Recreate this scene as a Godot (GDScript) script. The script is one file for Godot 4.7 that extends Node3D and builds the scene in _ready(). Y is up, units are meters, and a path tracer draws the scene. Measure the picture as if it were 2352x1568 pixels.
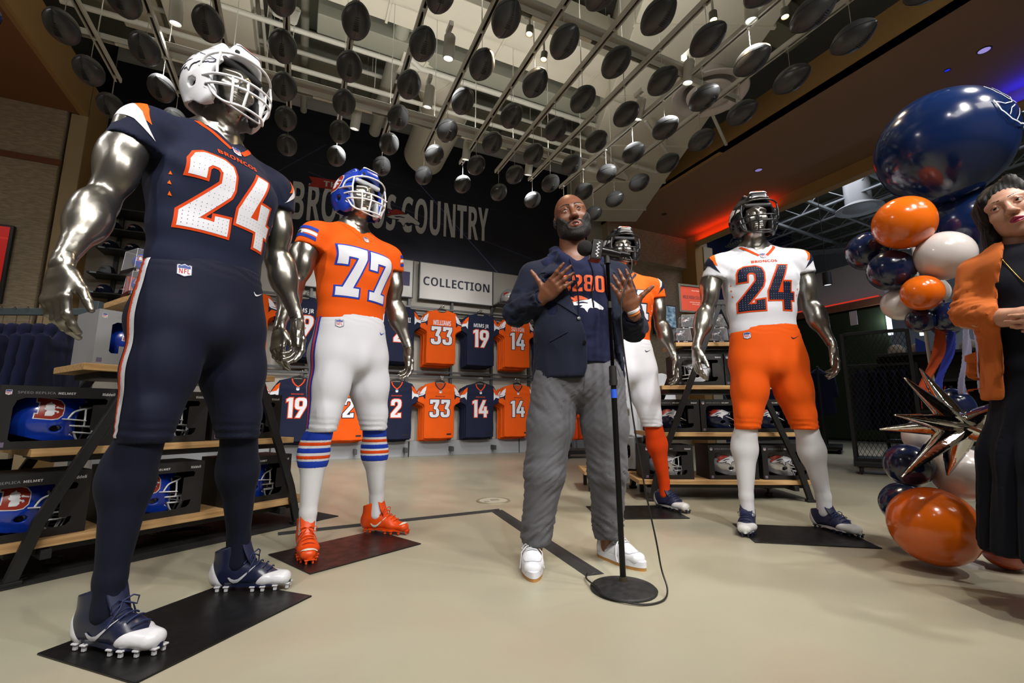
extends Node3D
# ---------------------------------------------------------------- mesh builder
class Geo:
	var v := PackedVector3Array()
	var n := PackedVector3Array()
	var uv := PackedVector2Array()
	var ix := PackedInt32Array()
	func pt(p: Vector3, q: Vector3, t := Vector2.ZERO) -> int:
		v.append(p); n.append(q); uv.append(t)
		return v.size() - 1
	func tri(a: int, b: int, c: int) -> void:
		var g := (v[b] - v[a]).cross(v[c] - v[a])
		ix.append(a)
		if g.dot(n[a] + n[b] + n[c]) > 0.0:
			ix.append(c); ix.append(b)
		else:
			ix.append(b); ix.append(c)
	func quad(a: int, b: int, c: int, d: int) -> void:
		tri(a, b, c); tri(a, c, d)
	func face(p: Array, q: Vector3) -> void:
		var i := v.size()
		for a in p: pt(a, q)
		for k in range(2, p.size()): tri(i, i + k - 1, i + k)
	func box(c: Vector3, s: Vector3, ch := 0.0, bs := Basis()) -> Geo:
		var h := s * 0.5
		var e: float = minf(ch, minf(h.x, minf(h.y, h.z)) * 0.9)
		var id := {}
		for ax in 3:
			for sg in [-1, 1]:
				var nn := Vector3.ZERO
				nn[ax] = sg
				var b := (ax + 1) % 3
				var d := (ax + 2) % 3
				for sb in [-1, 1]:
					for sd in [-1, 1]:
						var p := Vector3.ZERO
						p[ax] = sg * h[ax]
						p[b] = sb * (h[b] - e)
						p[d] = sd * (h[d] - e)
						var k := Vector3i.ZERO
						k[ax] = sg; k[b] = sb; k[d] = sd
						id[[ax, k]] = pt(c + bs * p, bs * nn, Vector2(p[b] if ax != 0 else p[d], p[d] if ax != 0 else p[b]))
				var q := []
				for w in [[-1, -1], [1, -1], [1, 1], [-1, 1]]:
					var k2 := Vector3i.ZERO
					k2[ax] = sg; k2[b] = w[0]; k2[d] = w[1]
					q.append(id[[ax, k2]])
				quad(q[0], q[1], q[2], q[3])
		if e > 0.0:
			for ax in 3:
				var b := (ax + 1) % 3
				var d := (ax + 2) % 3
				for sb in [-1, 1]:
					for sd in [-1, 1]:
						var k1 := Vector3i.ZERO
						var k2 := Vector3i.ZERO
						k1[ax] = -1; k1[b] = sb; k1[d] = sd
						k2[ax] = 1; k2[b] = sb; k2[d] = sd
						quad(id[[b, k1]], id[[b, k2]], id[[d, k2]], id[[d, k1]])
			for sx in [-1, 1]:
				for sy in [-1, 1]:
					for sz in [-1, 1]:
						var k := Vector3i(sx, sy, sz)
						tri(id[[0, k]], id[[1, k]], id[[2, k]])
		return self
	# a tube along a path; r a number or one radius per point
	func tube(path: Array, r, sides := 8, caps := true, flat := 1.0) -> Geo:
		var m := path.size()
		var first := v.size()
		var up := Vector3.ZERO
		for i in m:
			var t: Vector3 = (path[mini(i + 1, m - 1)] - path[maxi(i - 1, 0)]).normalized()
			if up == Vector3.ZERO:
				up = Vector3.UP if absf(t.y) < 0.9 else Vector3.RIGHT
			var sx := up.cross(t).normalized()
			up = t.cross(sx).normalized()
			var rr: float = r[i] if r is Array else r
			for k in sides + 1:
				var a := TAU * k / sides
				var q := sx * cos(a) + up * sin(a)
				pt(path[i] + sx * cos(a) * rr + up * sin(a) * rr * flat, q, Vector2(float(k) / sides, float(i) / m))
		for i in m - 1:
			for k in sides:
				var a := first + i * (sides + 1) + k
				quad(a, a + 1, a + sides + 2, a + sides + 1)
		if caps:
			for e in [0, m - 1]:
				var t: Vector3 = (path[0] - path[1]).normalized() if e == 0 else (path[m - 1] - path[m - 2]).normalized()
				var c := pt(path[e], t)
				var s := v.size()
				for k in sides + 1: pt(v[first + e * (sides + 1) + k], t)
				for k in sides: tri(c, s + k, s + k + 1)
		return self
	# profile of (radius, height) points turned round the y axis of xf
	func lathe(prof: Array, sides := 24, xf := Transform3D(), sx := 1.0, sz := 1.0) -> Geo:
		var first := v.size()
		var m := prof.size()
		for i in m:
			var t: Vector2 = prof[mini(i + 1, m - 1)] - prof[maxi(i - 1, 0)]
			var q := Vector2(t.y, -t.x).normalized()
			for k in sides + 1:
				var a := TAU * k / sides
				var p: Vector2 = prof[i]
				pt(xf * Vector3(p.x * cos(a) * sx, p.y, p.x * sin(a) * sz), (xf.basis * Vector3(q.x * cos(a) / sx, q.y, q.x * sin(a) / sz)).normalized(), Vector2(float(k) / sides, float(i) / (m - 1)))
		for i in m - 1:
			for k in sides:
				var a := first + i * (sides + 1) + k
				quad(a, a + 1, a + sides + 2, a + sides + 1)
		return self
	# lathe with hard edges: each segment flat in profile
	func turned(prof: Array, sides := 24, xf := Transform3D()) -> Geo:
		for i in prof.size() - 1: lathe([prof[i], prof[i + 1]], sides, xf)
		return self
	# flat polygon pulled out along +z of xf by d
	func extrude(poly: PackedVector2Array, d: float, xf := Transform3D(), smooth_side := false) -> Geo:
		var t := Geometry2D.triangulate_polygon(poly)
		for z in [0.0, d]:
			var q := xf.basis * Vector3(0, 0, -1 if z == 0.0 else 1)
			var s := v.size()
			for p in poly: pt(xf * Vector3(p.x, p.y, z), q, p)
			for k in range(0, t.size(), 3): tri(s + t[k], s + t[k + 1], s + t[k + 2])
		var cw := Geometry2D.is_polygon_clockwise(poly)
		var m := poly.size()
		for i in m:
			var a := poly[i]
			var b := poly[(i + 1) % m]
			var e := (b - a).normalized()
			var nn := Vector2(e.y, -e.x) * (-1.0 if cw else 1.0)
			var na := nn
			var nb := nn
			if smooth_side:
				var e0 := (a - poly[(i + m - 1) % m]).normalized()
				var e2 := (poly[(i + 2) % m] - b).normalized()
				na = (nn + Vector2(e0.y, -e0.x) * (-1.0 if cw else 1.0)).normalized()
				nb = (nn + Vector2(e2.y, -e2.x) * (-1.0 if cw else 1.0)).normalized()
			var ia := pt(xf * Vector3(a.x, a.y, 0), xf.basis * Vector3(na.x, na.y, 0))
			var ib := pt(xf * Vector3(b.x, b.y, 0), xf.basis * Vector3(nb.x, nb.y, 0))
			var ic := pt(xf * Vector3(b.x, b.y, d), xf.basis * Vector3(nb.x, nb.y, 0))
			var id := pt(xf * Vector3(a.x, a.y, d), xf.basis * Vector3(na.x, na.y, 0))
			quad(ia, ib, ic, id)
		return self
	# rings of equal size joined one after another
	func loft(rings: Array, caps := true, closed := true) -> Geo:
		var g := Geo.new()
		var m: int = rings[0].size()
		for i in rings.size():
			for k in m: g.pt(rings[i][k], Vector3.ZERO, Vector2(float(k) / m, float(i) / rings.size()))
		var mid := Vector3.ZERO
		for k in m: mid += rings[0][k] / m
		for i in rings.size() - 1:
			for k in (m if closed else m - 1):
				var a := i * m + k
				var b := i * m + (k + 1) % m
				g.ix.append_array([a, b, b + m, a, b + m, a + m])
		if caps:
			for e in [0, rings.size() - 1]:
				var c := Vector3.ZERO
				for k in m: c += rings[e][k] / m
				var ci := g.pt(c, Vector3.ZERO)
				for k in m:
					var a: int = e * m + k
					var b: int = e * m + (k + 1) % m
					if e == 0: g.ix.append_array([ci, b, a])
					else: g.ix.append_array([ci, a, b])
		g.smooth()
		# turned the right way round: the signed volume tells
		var vol := 0.0
		for k in range(0, g.ix.size(), 3): vol += g.v[g.ix[k]].dot(g.v[g.ix[k + 1]].cross(g.v[g.ix[k + 2]]))
		if vol > 0.0: g.flip()
		add(g)
		return self
	func flip() -> void:
		for k in range(0, ix.size(), 3):
			var t := ix[k + 1]
			ix[k + 1] = ix[k + 2]
			ix[k + 2] = t
		smooth()
	func smooth() -> void:
		n.fill(Vector3.ZERO)
		for k in range(0, ix.size(), 3):
			var a := ix[k]
			var b := ix[k + 1]
			var c := ix[k + 2]
			var g := (v[c] - v[a]).cross(v[b] - v[a])
			n[a] += g; n[b] += g; n[c] += g
		for k in n.size(): n[k] = n[k].normalized()
	func add(g: Geo, xf := Transform3D()) -> Geo:
		var s := v.size()
		var same := xf == Transform3D()
		if same:
			v.append_array(g.v); n.append_array(g.n)
		else:
			var nb := xf.basis.inverse().transposed()
			for k in g.v.size():
				v.append(xf * g.v[k]); n.append((nb * g.n[k]).normalized())
		uv.append_array(g.uv)
		var rev := xf.basis.determinant() < 0.0
		for k in range(0, g.ix.size(), 3):
			ix.append(s + g.ix[k])
			ix.append(s + g.ix[k + 2 if rev else k + 1])
			ix.append(s + g.ix[k + 1 if rev else k + 2])
		return self
	func ellipsoid(c: Vector3, r: Vector3, seg := 20, bs := Basis()) -> Geo:
		var first := v.size()
		var half := seg / 2
		for i in half + 1:
			var a := PI * i / half
			for k in seg + 1:
				var b := TAU * k / seg
				var q := Vector3(sin(a) * cos(b), cos(a), sin(a) * sin(b))
				pt(c + bs * (q * r), (bs * (q / r)).normalized(), Vector2(float(k) / seg, float(i) / half))
		for i in half:
			for k in seg:
				var a := first + i * (seg + 1) + k
				quad(a, a + 1, a + seg + 2, a + seg + 1)
		return self
	# moves every vertex along its normal by what f(position, normal) says
	func displace(f: Callable) -> Geo:
		for k in v.size(): v[k] += n[k] * float(f.call(v[k], n[k]))
		smooth()
		return self
	# the part of the surface where w(p, n) > 0, lifted by lerp(lo, hi, w): hair, trim, lips
	func shell(w: Callable, lo: float, hi: float) -> Geo:
		var g := Geo.new()
		var at := {}
		var ww := PackedFloat32Array()
		ww.resize(v.size())
		for k in v.size(): ww[k] = w.call(v[k], n[k])
		for k in range(0, ix.size(), 3):
			if ww[ix[k]] <= 0.0 and ww[ix[k + 1]] <= 0.0 and ww[ix[k + 2]] <= 0.0: continue
			for j in 3:
				var q := ix[k + j]
				if not at.has(q):
					at[q] = g.pt(v[q] + n[q] * lerpf(lo, hi, clampf(ww[q], 0.0, 1.0)), n[q], uv[q])
				g.ix.append(at[q])
		g.smooth()
		return g
	func mesh() -> ArrayMesh:
		var a := []
		a.resize(Mesh.ARRAY_MAX)
		a[Mesh.ARRAY_VERTEX] = v
		a[Mesh.ARRAY_NORMAL] = n
		a[Mesh.ARRAY_TEX_UV] = uv
		a[Mesh.ARRAY_INDEX] = ix
		var m := ArrayMesh.new()
		if ix.size(): m.add_surface_from_arrays(Mesh.PRIMITIVE_TRIANGLES, a)
		return m

# ---------------------------------------------------------------- a distance field, meshed by surface nets
class Field:
	var o: Vector3
	var c: float
	var nx: int
	var ny: int
	var nz: int
	var d := PackedFloat32Array()
	func _init(lo: Vector3, hi: Vector3, cell: float) -> void:
		o = lo; c = cell
		nx = int(ceil((hi.x - lo.x) / cell)) + 1
		ny = int(ceil((hi.y - lo.y) / cell)) + 1
		nz = int(ceil((hi.z - lo.z) / cell)) + 1
		d.resize(nx * ny * nz)
		d.fill(1000.0)
	# tapered bone of oval section from a to b; X is the side direction, (ax, az) and (bx, bz) the half widths along X and across it
	func bone(a: Vector3, b: Vector3, ax: float, az: float, bx: float, bz: float, k := 0.02, X := Vector3.RIGHT, sub := false) -> void:
		var ab := b - a
		var len := maxf(ab.length(), 1e-5)
		var Y := ab / len
		if absf(Y.dot(X)) > 0.98: X = Vector3.BACK
		X = (X - Y * Y.dot(X)).normalized()
		var Z := X.cross(Y)
		var m := maxf(maxf(ax, az), maxf(bx, bz)) + k + c * 3.0
		var lo := (a.min(b) - Vector3.ONE * m - o) / c
		var hi := (a.max(b) + Vector3.ONE * m - o) / c
		var x0 := clampi(int(lo.x), 0, nx - 1)
		var x1 := clampi(int(hi.x) + 1, 0, nx - 1)
		var y0 := clampi(int(lo.y), 0, ny - 1)
		var y1 := clampi(int(hi.y) + 1, 0, ny - 1)
		var z0 := clampi(int(lo.z), 0, nz - 1)
		var z1 := clampi(int(hi.z) + 1, 0, nz - 1)
		for iy in range(y0, y1 + 1):
			for iz in range(z0, z1 + 1):
				var p := o + Vector3(x0 * c, iy * c, iz * c) - a
				var i := (iy * nz + iz) * nx + x0
				var u := p.dot(X)
				var w := p.dot(Z)
				var t := p.dot(Y)
				var du := c * X.x
				var dw := c * Z.x
				var dt := c * Y.x
				for ixx in range(x0, x1 + 1):
					var s := clampf(t / len, 0.0, 1.0)
					var rx := ax + (bx - ax) * s
					var rz := az + (bz - az) * s
					var rm := minf(rx, rz)
					var e := (t - s * len) / rm
					var uu := u / rx
					var vv := w / rz
					var q := uu * uu + vv * vv + e * e
					var g: float
					if q < 1e-8: g = -rm
					else:
						var k0 := sqrt(q)
						uu /= rx
						vv /= rz
						e /= rm
						g = k0 * (k0 - 1.0) / sqrt(uu * uu + vv * vv + e * e)
					var f := d[i]
					if sub:
						g = -g
						var h := maxf(k - absf(f - g), 0.0)
						d[i] = maxf(f, g) + (h * h / (4.0 * k) if k > 0.0 else 0.0)
					else:
						var h := maxf(k - absf(f - g), 0.0)
						d[i] = minf(f, g) - (h * h / (4.0 * k) if k > 0.0 else 0.0)
					i += 1
					u += du
					w += dw
					t += dt
	func cap(a: Vector3, b: Vector3, ra: float, rb: float, k := 0.02) -> void:
		bone(a, b, ra, ra, rb, rb, k)
	func ell(p: Vector3, r: Vector3, k := 0.02, sub := false, bs := Basis()) -> void:
		# an ellipsoid: three half axes along the columns of bs
		var m := maxf(r.x, maxf(r.y, r.z)) + k + c * 3.0
		var lo := (p - Vector3.ONE * m - o) / c
		var hi := (p + Vector3.ONE * m - o) / c
		var it := bs.transposed()
		for iy in range(clampi(int(lo.y), 0, ny - 1), clampi(int(hi.y) + 1, 0, ny - 1) + 1):
			for iz in range(clampi(int(lo.z), 0, nz - 1), clampi(int(hi.z) + 1, 0, nz - 1) + 1):
				for ixx in range(clampi(int(lo.x), 0, nx - 1), clampi(int(hi.x) + 1, 0, nx - 1) + 1):
					var q := it * (o + Vector3(ixx * c, iy * c, iz * c) - p) / r
					var k0 := q.length()
					var g: float = -minf(r.x, minf(r.y, r.z)) if k0 < 1e-4 else k0 * (k0 - 1.0) / (q / r).length()
					var i := (iy * nz + iz) * nx + ixx
					var f := d[i]
					if sub:
						g = -g
						var h := maxf(k - absf(f - g), 0.0)
						d[i] = maxf(f, g) + (h * h / (4.0 * k) if k > 0.0 else 0.0)
					else:
						var h := maxf(k - absf(f - g), 0.0)
						d[i] = minf(f, g) - (h * h / (4.0 * k) if k > 0.0 else 0.0)
	# cuts away what lies beyond the plane (p, nrm), inside the box lo..hi
	func cut(p: Vector3, nrm: Vector3, lo := Vector3(-99, -99, -99), hi := Vector3(99, 99, 99)) -> void:
		for iy in ny:
			var y := o.y + iy * c
			if y < lo.y or y > hi.y: continue
			for iz in nz:
				var z := o.z + iz * c
				if z < lo.z or z > hi.z: continue
				for ixx in nx:
					var x := o.x + ixx * c
					if x < lo.x or x > hi.x: continue
					var i := (iy * nz + iz) * nx + ixx
					d[i] = maxf(d[i], (Vector3(x, y, z) - p).dot(nrm))
	# keeps a skin of this thickness
	func hollow(t: float) -> void:
		for i in d.size(): d[i] = maxf(d[i], -(d[i] + t))
	func geo() -> Geo:
		var g := Geo.new()
		var at := PackedInt32Array()
		at.resize(d.size())
		at.fill(-1)
		var sx := 1
		var sz := nx
		var sy := nx * nz
		var off := PackedInt32Array([0, sx, sz, sx + sz, sy, sy + sx, sy + sz, sy + sx + sz])
		var e0 := PackedInt32Array([0, 2, 4, 6, 0, 1, 4, 5, 0, 1, 2, 3])
		var e1 := PackedInt32Array([1, 3, 5, 7, 2, 3, 6, 7, 4, 5, 6, 7])
		for iy in ny - 1:
			for iz in nz - 1:
				var i := (iy * nz + iz) * nx - 1
				for ixx in nx - 1:
					i += 1
					var a := d[i]
					if a > 900.0: continue
					var neg := a < 0.0
					if (d[i + 1] < 0.0) == neg and (d[i + sz] < 0.0) == neg and (d[i + sz + 1] < 0.0) == neg and (d[i + sy] < 0.0) == neg and (d[i + sy + 1] < 0.0) == neg and (d[i + sy + sz] < 0.0) == neg and (d[i + sy + sz + 1] < 0.0) == neg: continue
					var sum := Vector3.ZERO
					var m := 0
					for e in 12:
						var p := e0[e]
						var q := e1[e]
						var f := d[i + off[p]]
						var h := d[i + off[q]]
						if (f < 0.0) != (h < 0.0):
							var t := f / (f - h)
							sum += Vector3(p & 1, p >> 2, (p >> 1) & 1).lerp(Vector3(q & 1, q >> 2, (q >> 1) & 1), t)
							m += 1
					at[i] = g.v.size()
					g.v.append(o + (Vector3(ixx, iy, iz) + sum / m) * c)
		for iy in range(1, ny - 1):
			for iz in range(1, nz - 1):
				var i := (iy * nz + iz) * nx
				for ixx in range(1, nx - 1):
					i += 1
					if d[i] > 900.0: continue
					var neg := d[i] < 0.0
					if (d[i + 1] < 0.0) != neg: q4(g, at[i], at[i - sy], at[i - sy - sz], at[i - sz], neg)
					if (d[i + sz] < 0.0) != neg: q4(g, at[i], at[i - 1], at[i - 1 - sy], at[i - sy], neg)
					if (d[i + sy] < 0.0) != neg: q4(g, at[i], at[i - sz], at[i - sz - 1], at[i - 1], neg)
		g.n.resize(g.v.size())
		g.uv.resize(g.v.size())
		g.smooth()
		return g
	func q4(g: Geo, a: int, b: int, e: int, f: int, neg: bool) -> void:
		if a < 0 or b < 0 or e < 0 or f < 0: return
		if not neg: g.ix.append_array([a, b, e, a, e, f])
		else: g.ix.append_array([a, e, b, a, f, e])

# ---------------------------------------------------------------- how far a surface stands out along the z axis of a frame; prints are laid on it
class Relief:
	var fr: Transform3D
	var lo: Vector2
	var c: float
	var w: int
	var h: int
	var z := PackedFloat32Array()
	func _init(g: Geo, frame: Transform3D, cell := 0.006, least := 0.03) -> void:
		fr = frame; c = cell
		var inv := frame.affine_inverse()
		var q := PackedVector3Array()
		q.resize(g.v.size())
		var a := Vector2(1e9, 1e9)
		var b := -a
		for k in q.size():
			q[k] = inv * g.v[k]
			a = a.min(Vector2(q[k].x, q[k].y))
			b = b.max(Vector2(q[k].x, q[k].y))
		lo = a - Vector2.ONE * c * 4
		w = int((b.x - a.x) / c) + 10
		h = int((b.y - a.y) / c) + 10
		z.resize(w * h)
		z.fill(-1e6)
		for k in range(0, g.ix.size(), 3):
			var p0 := q[g.ix[k]]
			var p1 := q[g.ix[k + 1]]
			var p2 := q[g.ix[k + 2]]
			var cr := (p1.x - p0.x) * (p2.y - p0.y) - (p1.y - p0.y) * (p2.x - p0.x)
			if cr > -1e-12 or (p2 - p0).cross(p1 - p0).normalized().z < least: continue
			var x0 := int(floor((minf(p0.x, minf(p1.x, p2.x)) - lo.x) / c))
			var x1 := int(ceil((maxf(p0.x, maxf(p1.x, p2.x)) - lo.x) / c))
			var y0 := int(floor((minf(p0.y, minf(p1.y, p2.y)) - lo.y) / c))
			var y1 := int(ceil((maxf(p0.y, maxf(p1.y, p2.y)) - lo.y) / c))
			for y in range(maxi(y0, 0), mini(y1, h - 1) + 1):
				for x in range(maxi(x0, 0), mini(x1, w - 1) + 1):
					var px := lo.x + x * c
					var py := lo.y + y * c
					var s := ((px - p0.x) * (p2.y - p0.y) - (py - p0.y) * (p2.x - p0.x)) / cr
					var t := ((p1.x - p0.x) * (py - p0.y) - (p1.y - p0.y) * (px - p0.x)) / cr
					if s < -0.01 or t < -0.01 or s + t > 1.01: continue
					var zz := p0.z + (p1.z - p0.z) * s + (p2.z - p0.z) * t
					if zz > z[y * w + x]: z[y * w + x] = zz
		for turn in 6:
			var z2 := z.duplicate()
			for y in range(1, h - 1):
				for x in range(1, w - 1):
					if z[y * w + x] > -1e5: continue
					var sum := 0.0
					var m := 0
					for e in [-1, 1, -w, w]:
						if z[y * w + x + e] > -1e5:
							sum += z[y * w + x + e]; m += 1
					if m: z2[y * w + x] = sum / m
			z = z2
	func at(p: Vector2) -> float:
		var q := (p - lo) / c
		var x := clampi(int(q.x), 0, w - 2)
		var y := clampi(int(q.y), 0, h - 2)
		var fx := clampf(q.x - x, 0, 1)
		var fy := clampf(q.y - y, 0, 1)
		var sum := 0.0
		var ws := 0.0
		for j in 2:
			for i in 2:
				var zz := z[(y + j) * w + x + i]
				if zz > -1e5:
					var k := maxf((fx if i else 1.0 - fx) * (fy if j else 1.0 - fy), 1e-4)
					sum += zz * k; ws += k
		return sum / ws if ws > 0.0 else 0.0
	func point(p: Vector2, off := 0.0) -> Vector3:
		return fr * Vector3(p.x, p.y, at(p)) + normal(p) * off
	func normal(p: Vector2) -> Vector3:
		var e := c * 1.5
		var gx := (at(p + Vector2(e, 0)) - at(p - Vector2(e, 0))) / (2 * e)
		var gy := (at(p + Vector2(0, e)) - at(p - Vector2(0, e))) / (2 * e)
		return (fr.basis * Vector3(-gx, -gy, 1)).normalized()
	# triangles in the plane laid on the surface, off above it
	func print_on(t: PackedVector2Array, off := 0.002, most := 0.012) -> Geo:
		var g := Geo.new()
		var tr := t
		for turn in 7:
			var o := PackedVector2Array()
			var split := false
			for k in range(0, tr.size(), 3):
				var a := tr[k]
				var b := tr[k + 1]
				var e := tr[k + 2]
				var ab := a.distance_to(b) > most
				var be := b.distance_to(e) > most
				var ea := e.distance_to(a) > most
				if not (ab or be or ea):
					o.append_array([a, b, e])
					continue
				split = true
				var mab := (a + b) * 0.5
				var mbe := (b + e) * 0.5
				var mea := (e + a) * 0.5
				if ab and be and ea: o.append_array([a, mab, mea, mab, b, mbe, mea, mbe, e, mab, mbe, mea])
				elif ab and be: o.append_array([mab, b, mbe, a, mab, e, mab, mbe, e])
				elif be and ea: o.append_array([mbe, e, mea, b, mbe, a, mbe, mea, a])
				elif ea and ab: o.append_array([mea, a, mab, e, mea, b, mea, mab, b])
				elif ab: o.append_array([a, mab, e, mab, b, e])
				elif be: o.append_array([b, mbe, a, mbe, e, a])
				else: o.append_array([e, mea, b, mea, a, b])
			tr = o
			if not split: break
		var seen := {}
		for k in range(0, tr.size(), 3):
			var id := []
			for j in 3:
				var key := Vector2i((tr[k + j] * 20000.0).round())
				if not seen.has(key):
					var nn := normal(tr[k + j])
					seen[key] = g.pt(fr * Vector3(tr[k + j].x, tr[k + j].y, at(tr[k + j])) + nn * off, nn, tr[k + j])
				id.append(seen[key])
			if id[0] != id[1] and id[1] != id[2] and id[0] != id[2]: g.tri(id[0], id[1], id[2])
		return g

# ---------------------------------------------------------------- flat shapes as lists of triangles
func tris(poly: PackedVector2Array) -> PackedVector2Array:
	var o := PackedVector2Array()
	for k in Geometry2D.triangulate_polygon(poly): o.append(poly[k])
	return o

func pv(a: Array) -> PackedVector2Array:
	var o := PackedVector2Array()
	for k in range(0, a.size(), 2): o.append(Vector2(a[k], a[k + 1]))
	return o

# a figure: [outer, hole, hole ...] each a polygon; holes are joined to the outer by a cut
func holed(outer: PackedVector2Array, holes: Array) -> PackedVector2Array:
	var p := outer
	if not Geometry2D.is_polygon_clockwise(p): p.reverse()
	for hh in holes:
		var q: PackedVector2Array = hh.duplicate()
		if Geometry2D.is_polygon_clockwise(q): q.reverse()
		var best := 1e9
		var bi := 0
		var bj := 0
		for i in p.size():
			for j in q.size():
				var dd := p[i].distance_to(q[j])
				if dd < best:
					best = dd; bi = i; bj = j
		var side := (q[bj] - p[bi]).orthogonal().normalized() * 1e-5
		var done := PackedVector2Array()
		for sg in [1.0, -1.0]:
			var o := PackedVector2Array()
			for i in bi + 1: o.append(p[i])
			for j in q.size() + 1: o.append(q[(bj + j) % q.size()])
			for i in range(bi, p.size()): o.append(p[i])
			# the way back is a hair's breadth beside the way in
			o[bi + 1 + q.size()] += side * sg
			o[bi + 2 + q.size()] += side * sg
			done = o
			if Geometry2D.triangulate_polygon(o).size(): break
		p = done
	return tris(p)

func moved(t: PackedVector2Array, at: Vector2, sc := Vector2.ONE, rot := 0.0, skew := 0.0) -> PackedVector2Array:
	var o := PackedVector2Array()
	o.resize(t.size())
	for k in t.size(): o[k] = (Vector2(t[k].x + t[k].y * skew, t[k].y) * sc).rotated(rot) + at
	return o

var text_seen := {}
# lettering as triangles, fitted to width x height round the origin (width 0: natural)
func words(s: String, width: float, height: float, face := "Droid Sans", weight := 700) -> PackedVector2Array:
	var key := s + face + str(weight)
	if not text_seen.has(key):
		var f := SystemFont.new()
		f.font_names = PackedStringArray([face])
		f.font_weight = weight
		var m := TextMesh.new()
		m.text = s
		m.font = f
		m.font_size = 64
		m.pixel_size = 0.01
		m.depth = 0.02
		m.curve_step = 2.0
		var o := PackedVector2Array()
		for sf in m.get_surface_count():
			var a := m.surface_get_arrays(sf)
			var vv: PackedVector3Array = a[Mesh.ARRAY_VERTEX]
			var nn: PackedVector3Array = a[Mesh.ARRAY_NORMAL]
			var ii: PackedInt32Array = a[Mesh.ARRAY_INDEX] if a[Mesh.ARRAY_INDEX] != null else PackedInt32Array(range(vv.size()))
			for k in range(0, ii.size(), 3):
				if nn[ii[k]].z > 0.5:
					for j in 3: o.append(Vector2(vv[ii[k + j]].x, vv[ii[k + j]].y))
		text_seen[key] = o
	var t: PackedVector2Array = text_seen[key]
	if t.is_empty(): return t
	var lo := t[0]
	var hi := t[0]
	for p in t:
		lo = lo.min(p); hi = hi.max(p)
	var sy := height / (hi.y - lo.y)
	var sx := sy if width == 0.0 else width / (hi.x - lo.x)
	return moved(moved(t, -(lo + hi) * 0.5), Vector2.ZERO, Vector2(sx, sy))

# flat triangles as a thin sheet of thickness d on the z = 0 plane of xf
func plate(t: PackedVector2Array, xf := Transform3D(), d := 0.001) -> Geo:
	var g := Geo.new()
	for k in range(0, t.size(), 3):
		var s := g.v.size()
		for j in 3: g.pt(xf * Vector3(t[k + j].x, t[k + j].y, d), xf.basis.z.normalized(), t[k + j])
		g.tri(s, s + 1, s + 2)
	# sides along edges that only one triangle has
	var count := {}
	for k in range(0, t.size(), 3):
		for j in 3:
			var a := Vector2i((t[k + j] * 50000).round())
			var b := Vector2i((t[k + (j + 1) % 3] * 50000).round())
			var key := [a, b] if a < b else [b, a]
			count[key] = [] if count.has(key) else [t[k + j], t[k + (j + 1) % 3], t[k + (j + 2) % 3]]
	for key in count:
		if count[key].is_empty(): continue
		var a: Vector2 = count[key][0]
		var b: Vector2 = count[key][1]
		var e := (b - a).normalized()
		var q := Vector2(e.y, -e.x)
		if q.dot(count[key][2] - a) > 0: q = -q
		g.face([xf * Vector3(a.x, a.y, 0), xf * Vector3(b.x, b.y, 0), xf * Vector3(b.x, b.y, d), xf * Vector3(a.x, a.y, d)], (xf.basis * Vector3(q.x, q.y, 0)).normalized())
	return g

# ---------------------------------------------------------------- things, parts, names
var used := {}
func numbered(called: String) -> String:
	used[called] = used.get(called, -1) + 1
	return called if used[called] == 0 else "%s_%03d" % [called, used[called]]

func tag(o: Node3D, label: String, category: String, group := "") -> Node3D:
	o.set_meta("label", label)
	o.set_meta("category", category)
	if group: o.set_meta("group", group)
	return o

func thing(called: String, label: String, category: String, at := Vector3.ZERO, turn := 0.0, group := "") -> Node3D:
	var o := Node3D.new()
	o.name = numbered(called)
	add_child(o)
	o.position = at
	o.rotation.y = turn
	tag(o, label, category, group)
	return o

func obj(called: String, g, m: Material, parent: Node = null, at := Vector3.ZERO) -> MeshInstance3D:
	var o := MeshInstance3D.new()
	o.mesh = g.mesh() if g is Geo else g
	o.material_override = m
	o.position = at
	if parent == null:
		o.name = numbered(called)
		add_child(o)
	else:
		var nth := 0
		for ch in parent.get_children():
			if ch.has_meta("base_name") and ch.get_meta("base_name") == called: nth += 1
		o.name = called if nth == 0 else "%s_%03d" % [called, nth]
		o.set_meta("base_name", called)
		parent.add_child(o)
	return o

func struct(called: String, g, m: Material, parent: Node = null) -> MeshInstance3D:
	var o := obj(called, g, m, parent)
	if parent == null: o.set_meta("kind", "structure")
	return o

func dup(root: Node3D, at: Vector3, turn: float, label: String, group := "") -> Node3D:
	var called: String = root.name
	var k := called.rfind("_")
	if k > 0 and called.substr(k + 1).is_valid_int(): called = called.substr(0, k)
	var r := root.duplicate()
	r.name = numbered(called)
	add_child(r)
	r.position = at
	r.rotation.y = turn
	r.set_meta("label", label)
	if group: r.set_meta("group", group)
	return r

# ---------------------------------------------------------------- materials
var mats := {}
func mat(called: String, col: Color, rough := 0.6, metal := 0.0) -> StandardMaterial3D:
	if mats.has(called): return mats[called]
	var m := StandardMaterial3D.new()
	m.resource_name = called
	m.albedo_color = col
	m.roughness = rough
	m.metallic = metal
	mats[called] = m
	return m

func h(s: String) -> Color:
	return Color.html(s)

func noise_tex(seed_: int, freq: float, size := 256, octaves := 4, normal := false, ramp: Gradient = null, strength := 4.0) -> NoiseTexture2D:
	var f := FastNoiseLite.new()
	f.seed = seed_
	f.frequency = freq
	f.fractal_octaves = octaves
	var t := NoiseTexture2D.new()
	t.width = size
	t.height = size
	t.seamless = true
	t.noise = f
	t.as_normal_map = normal
	t.bump_strength = strength
	if ramp: t.color_ramp = ramp
	return t

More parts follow.
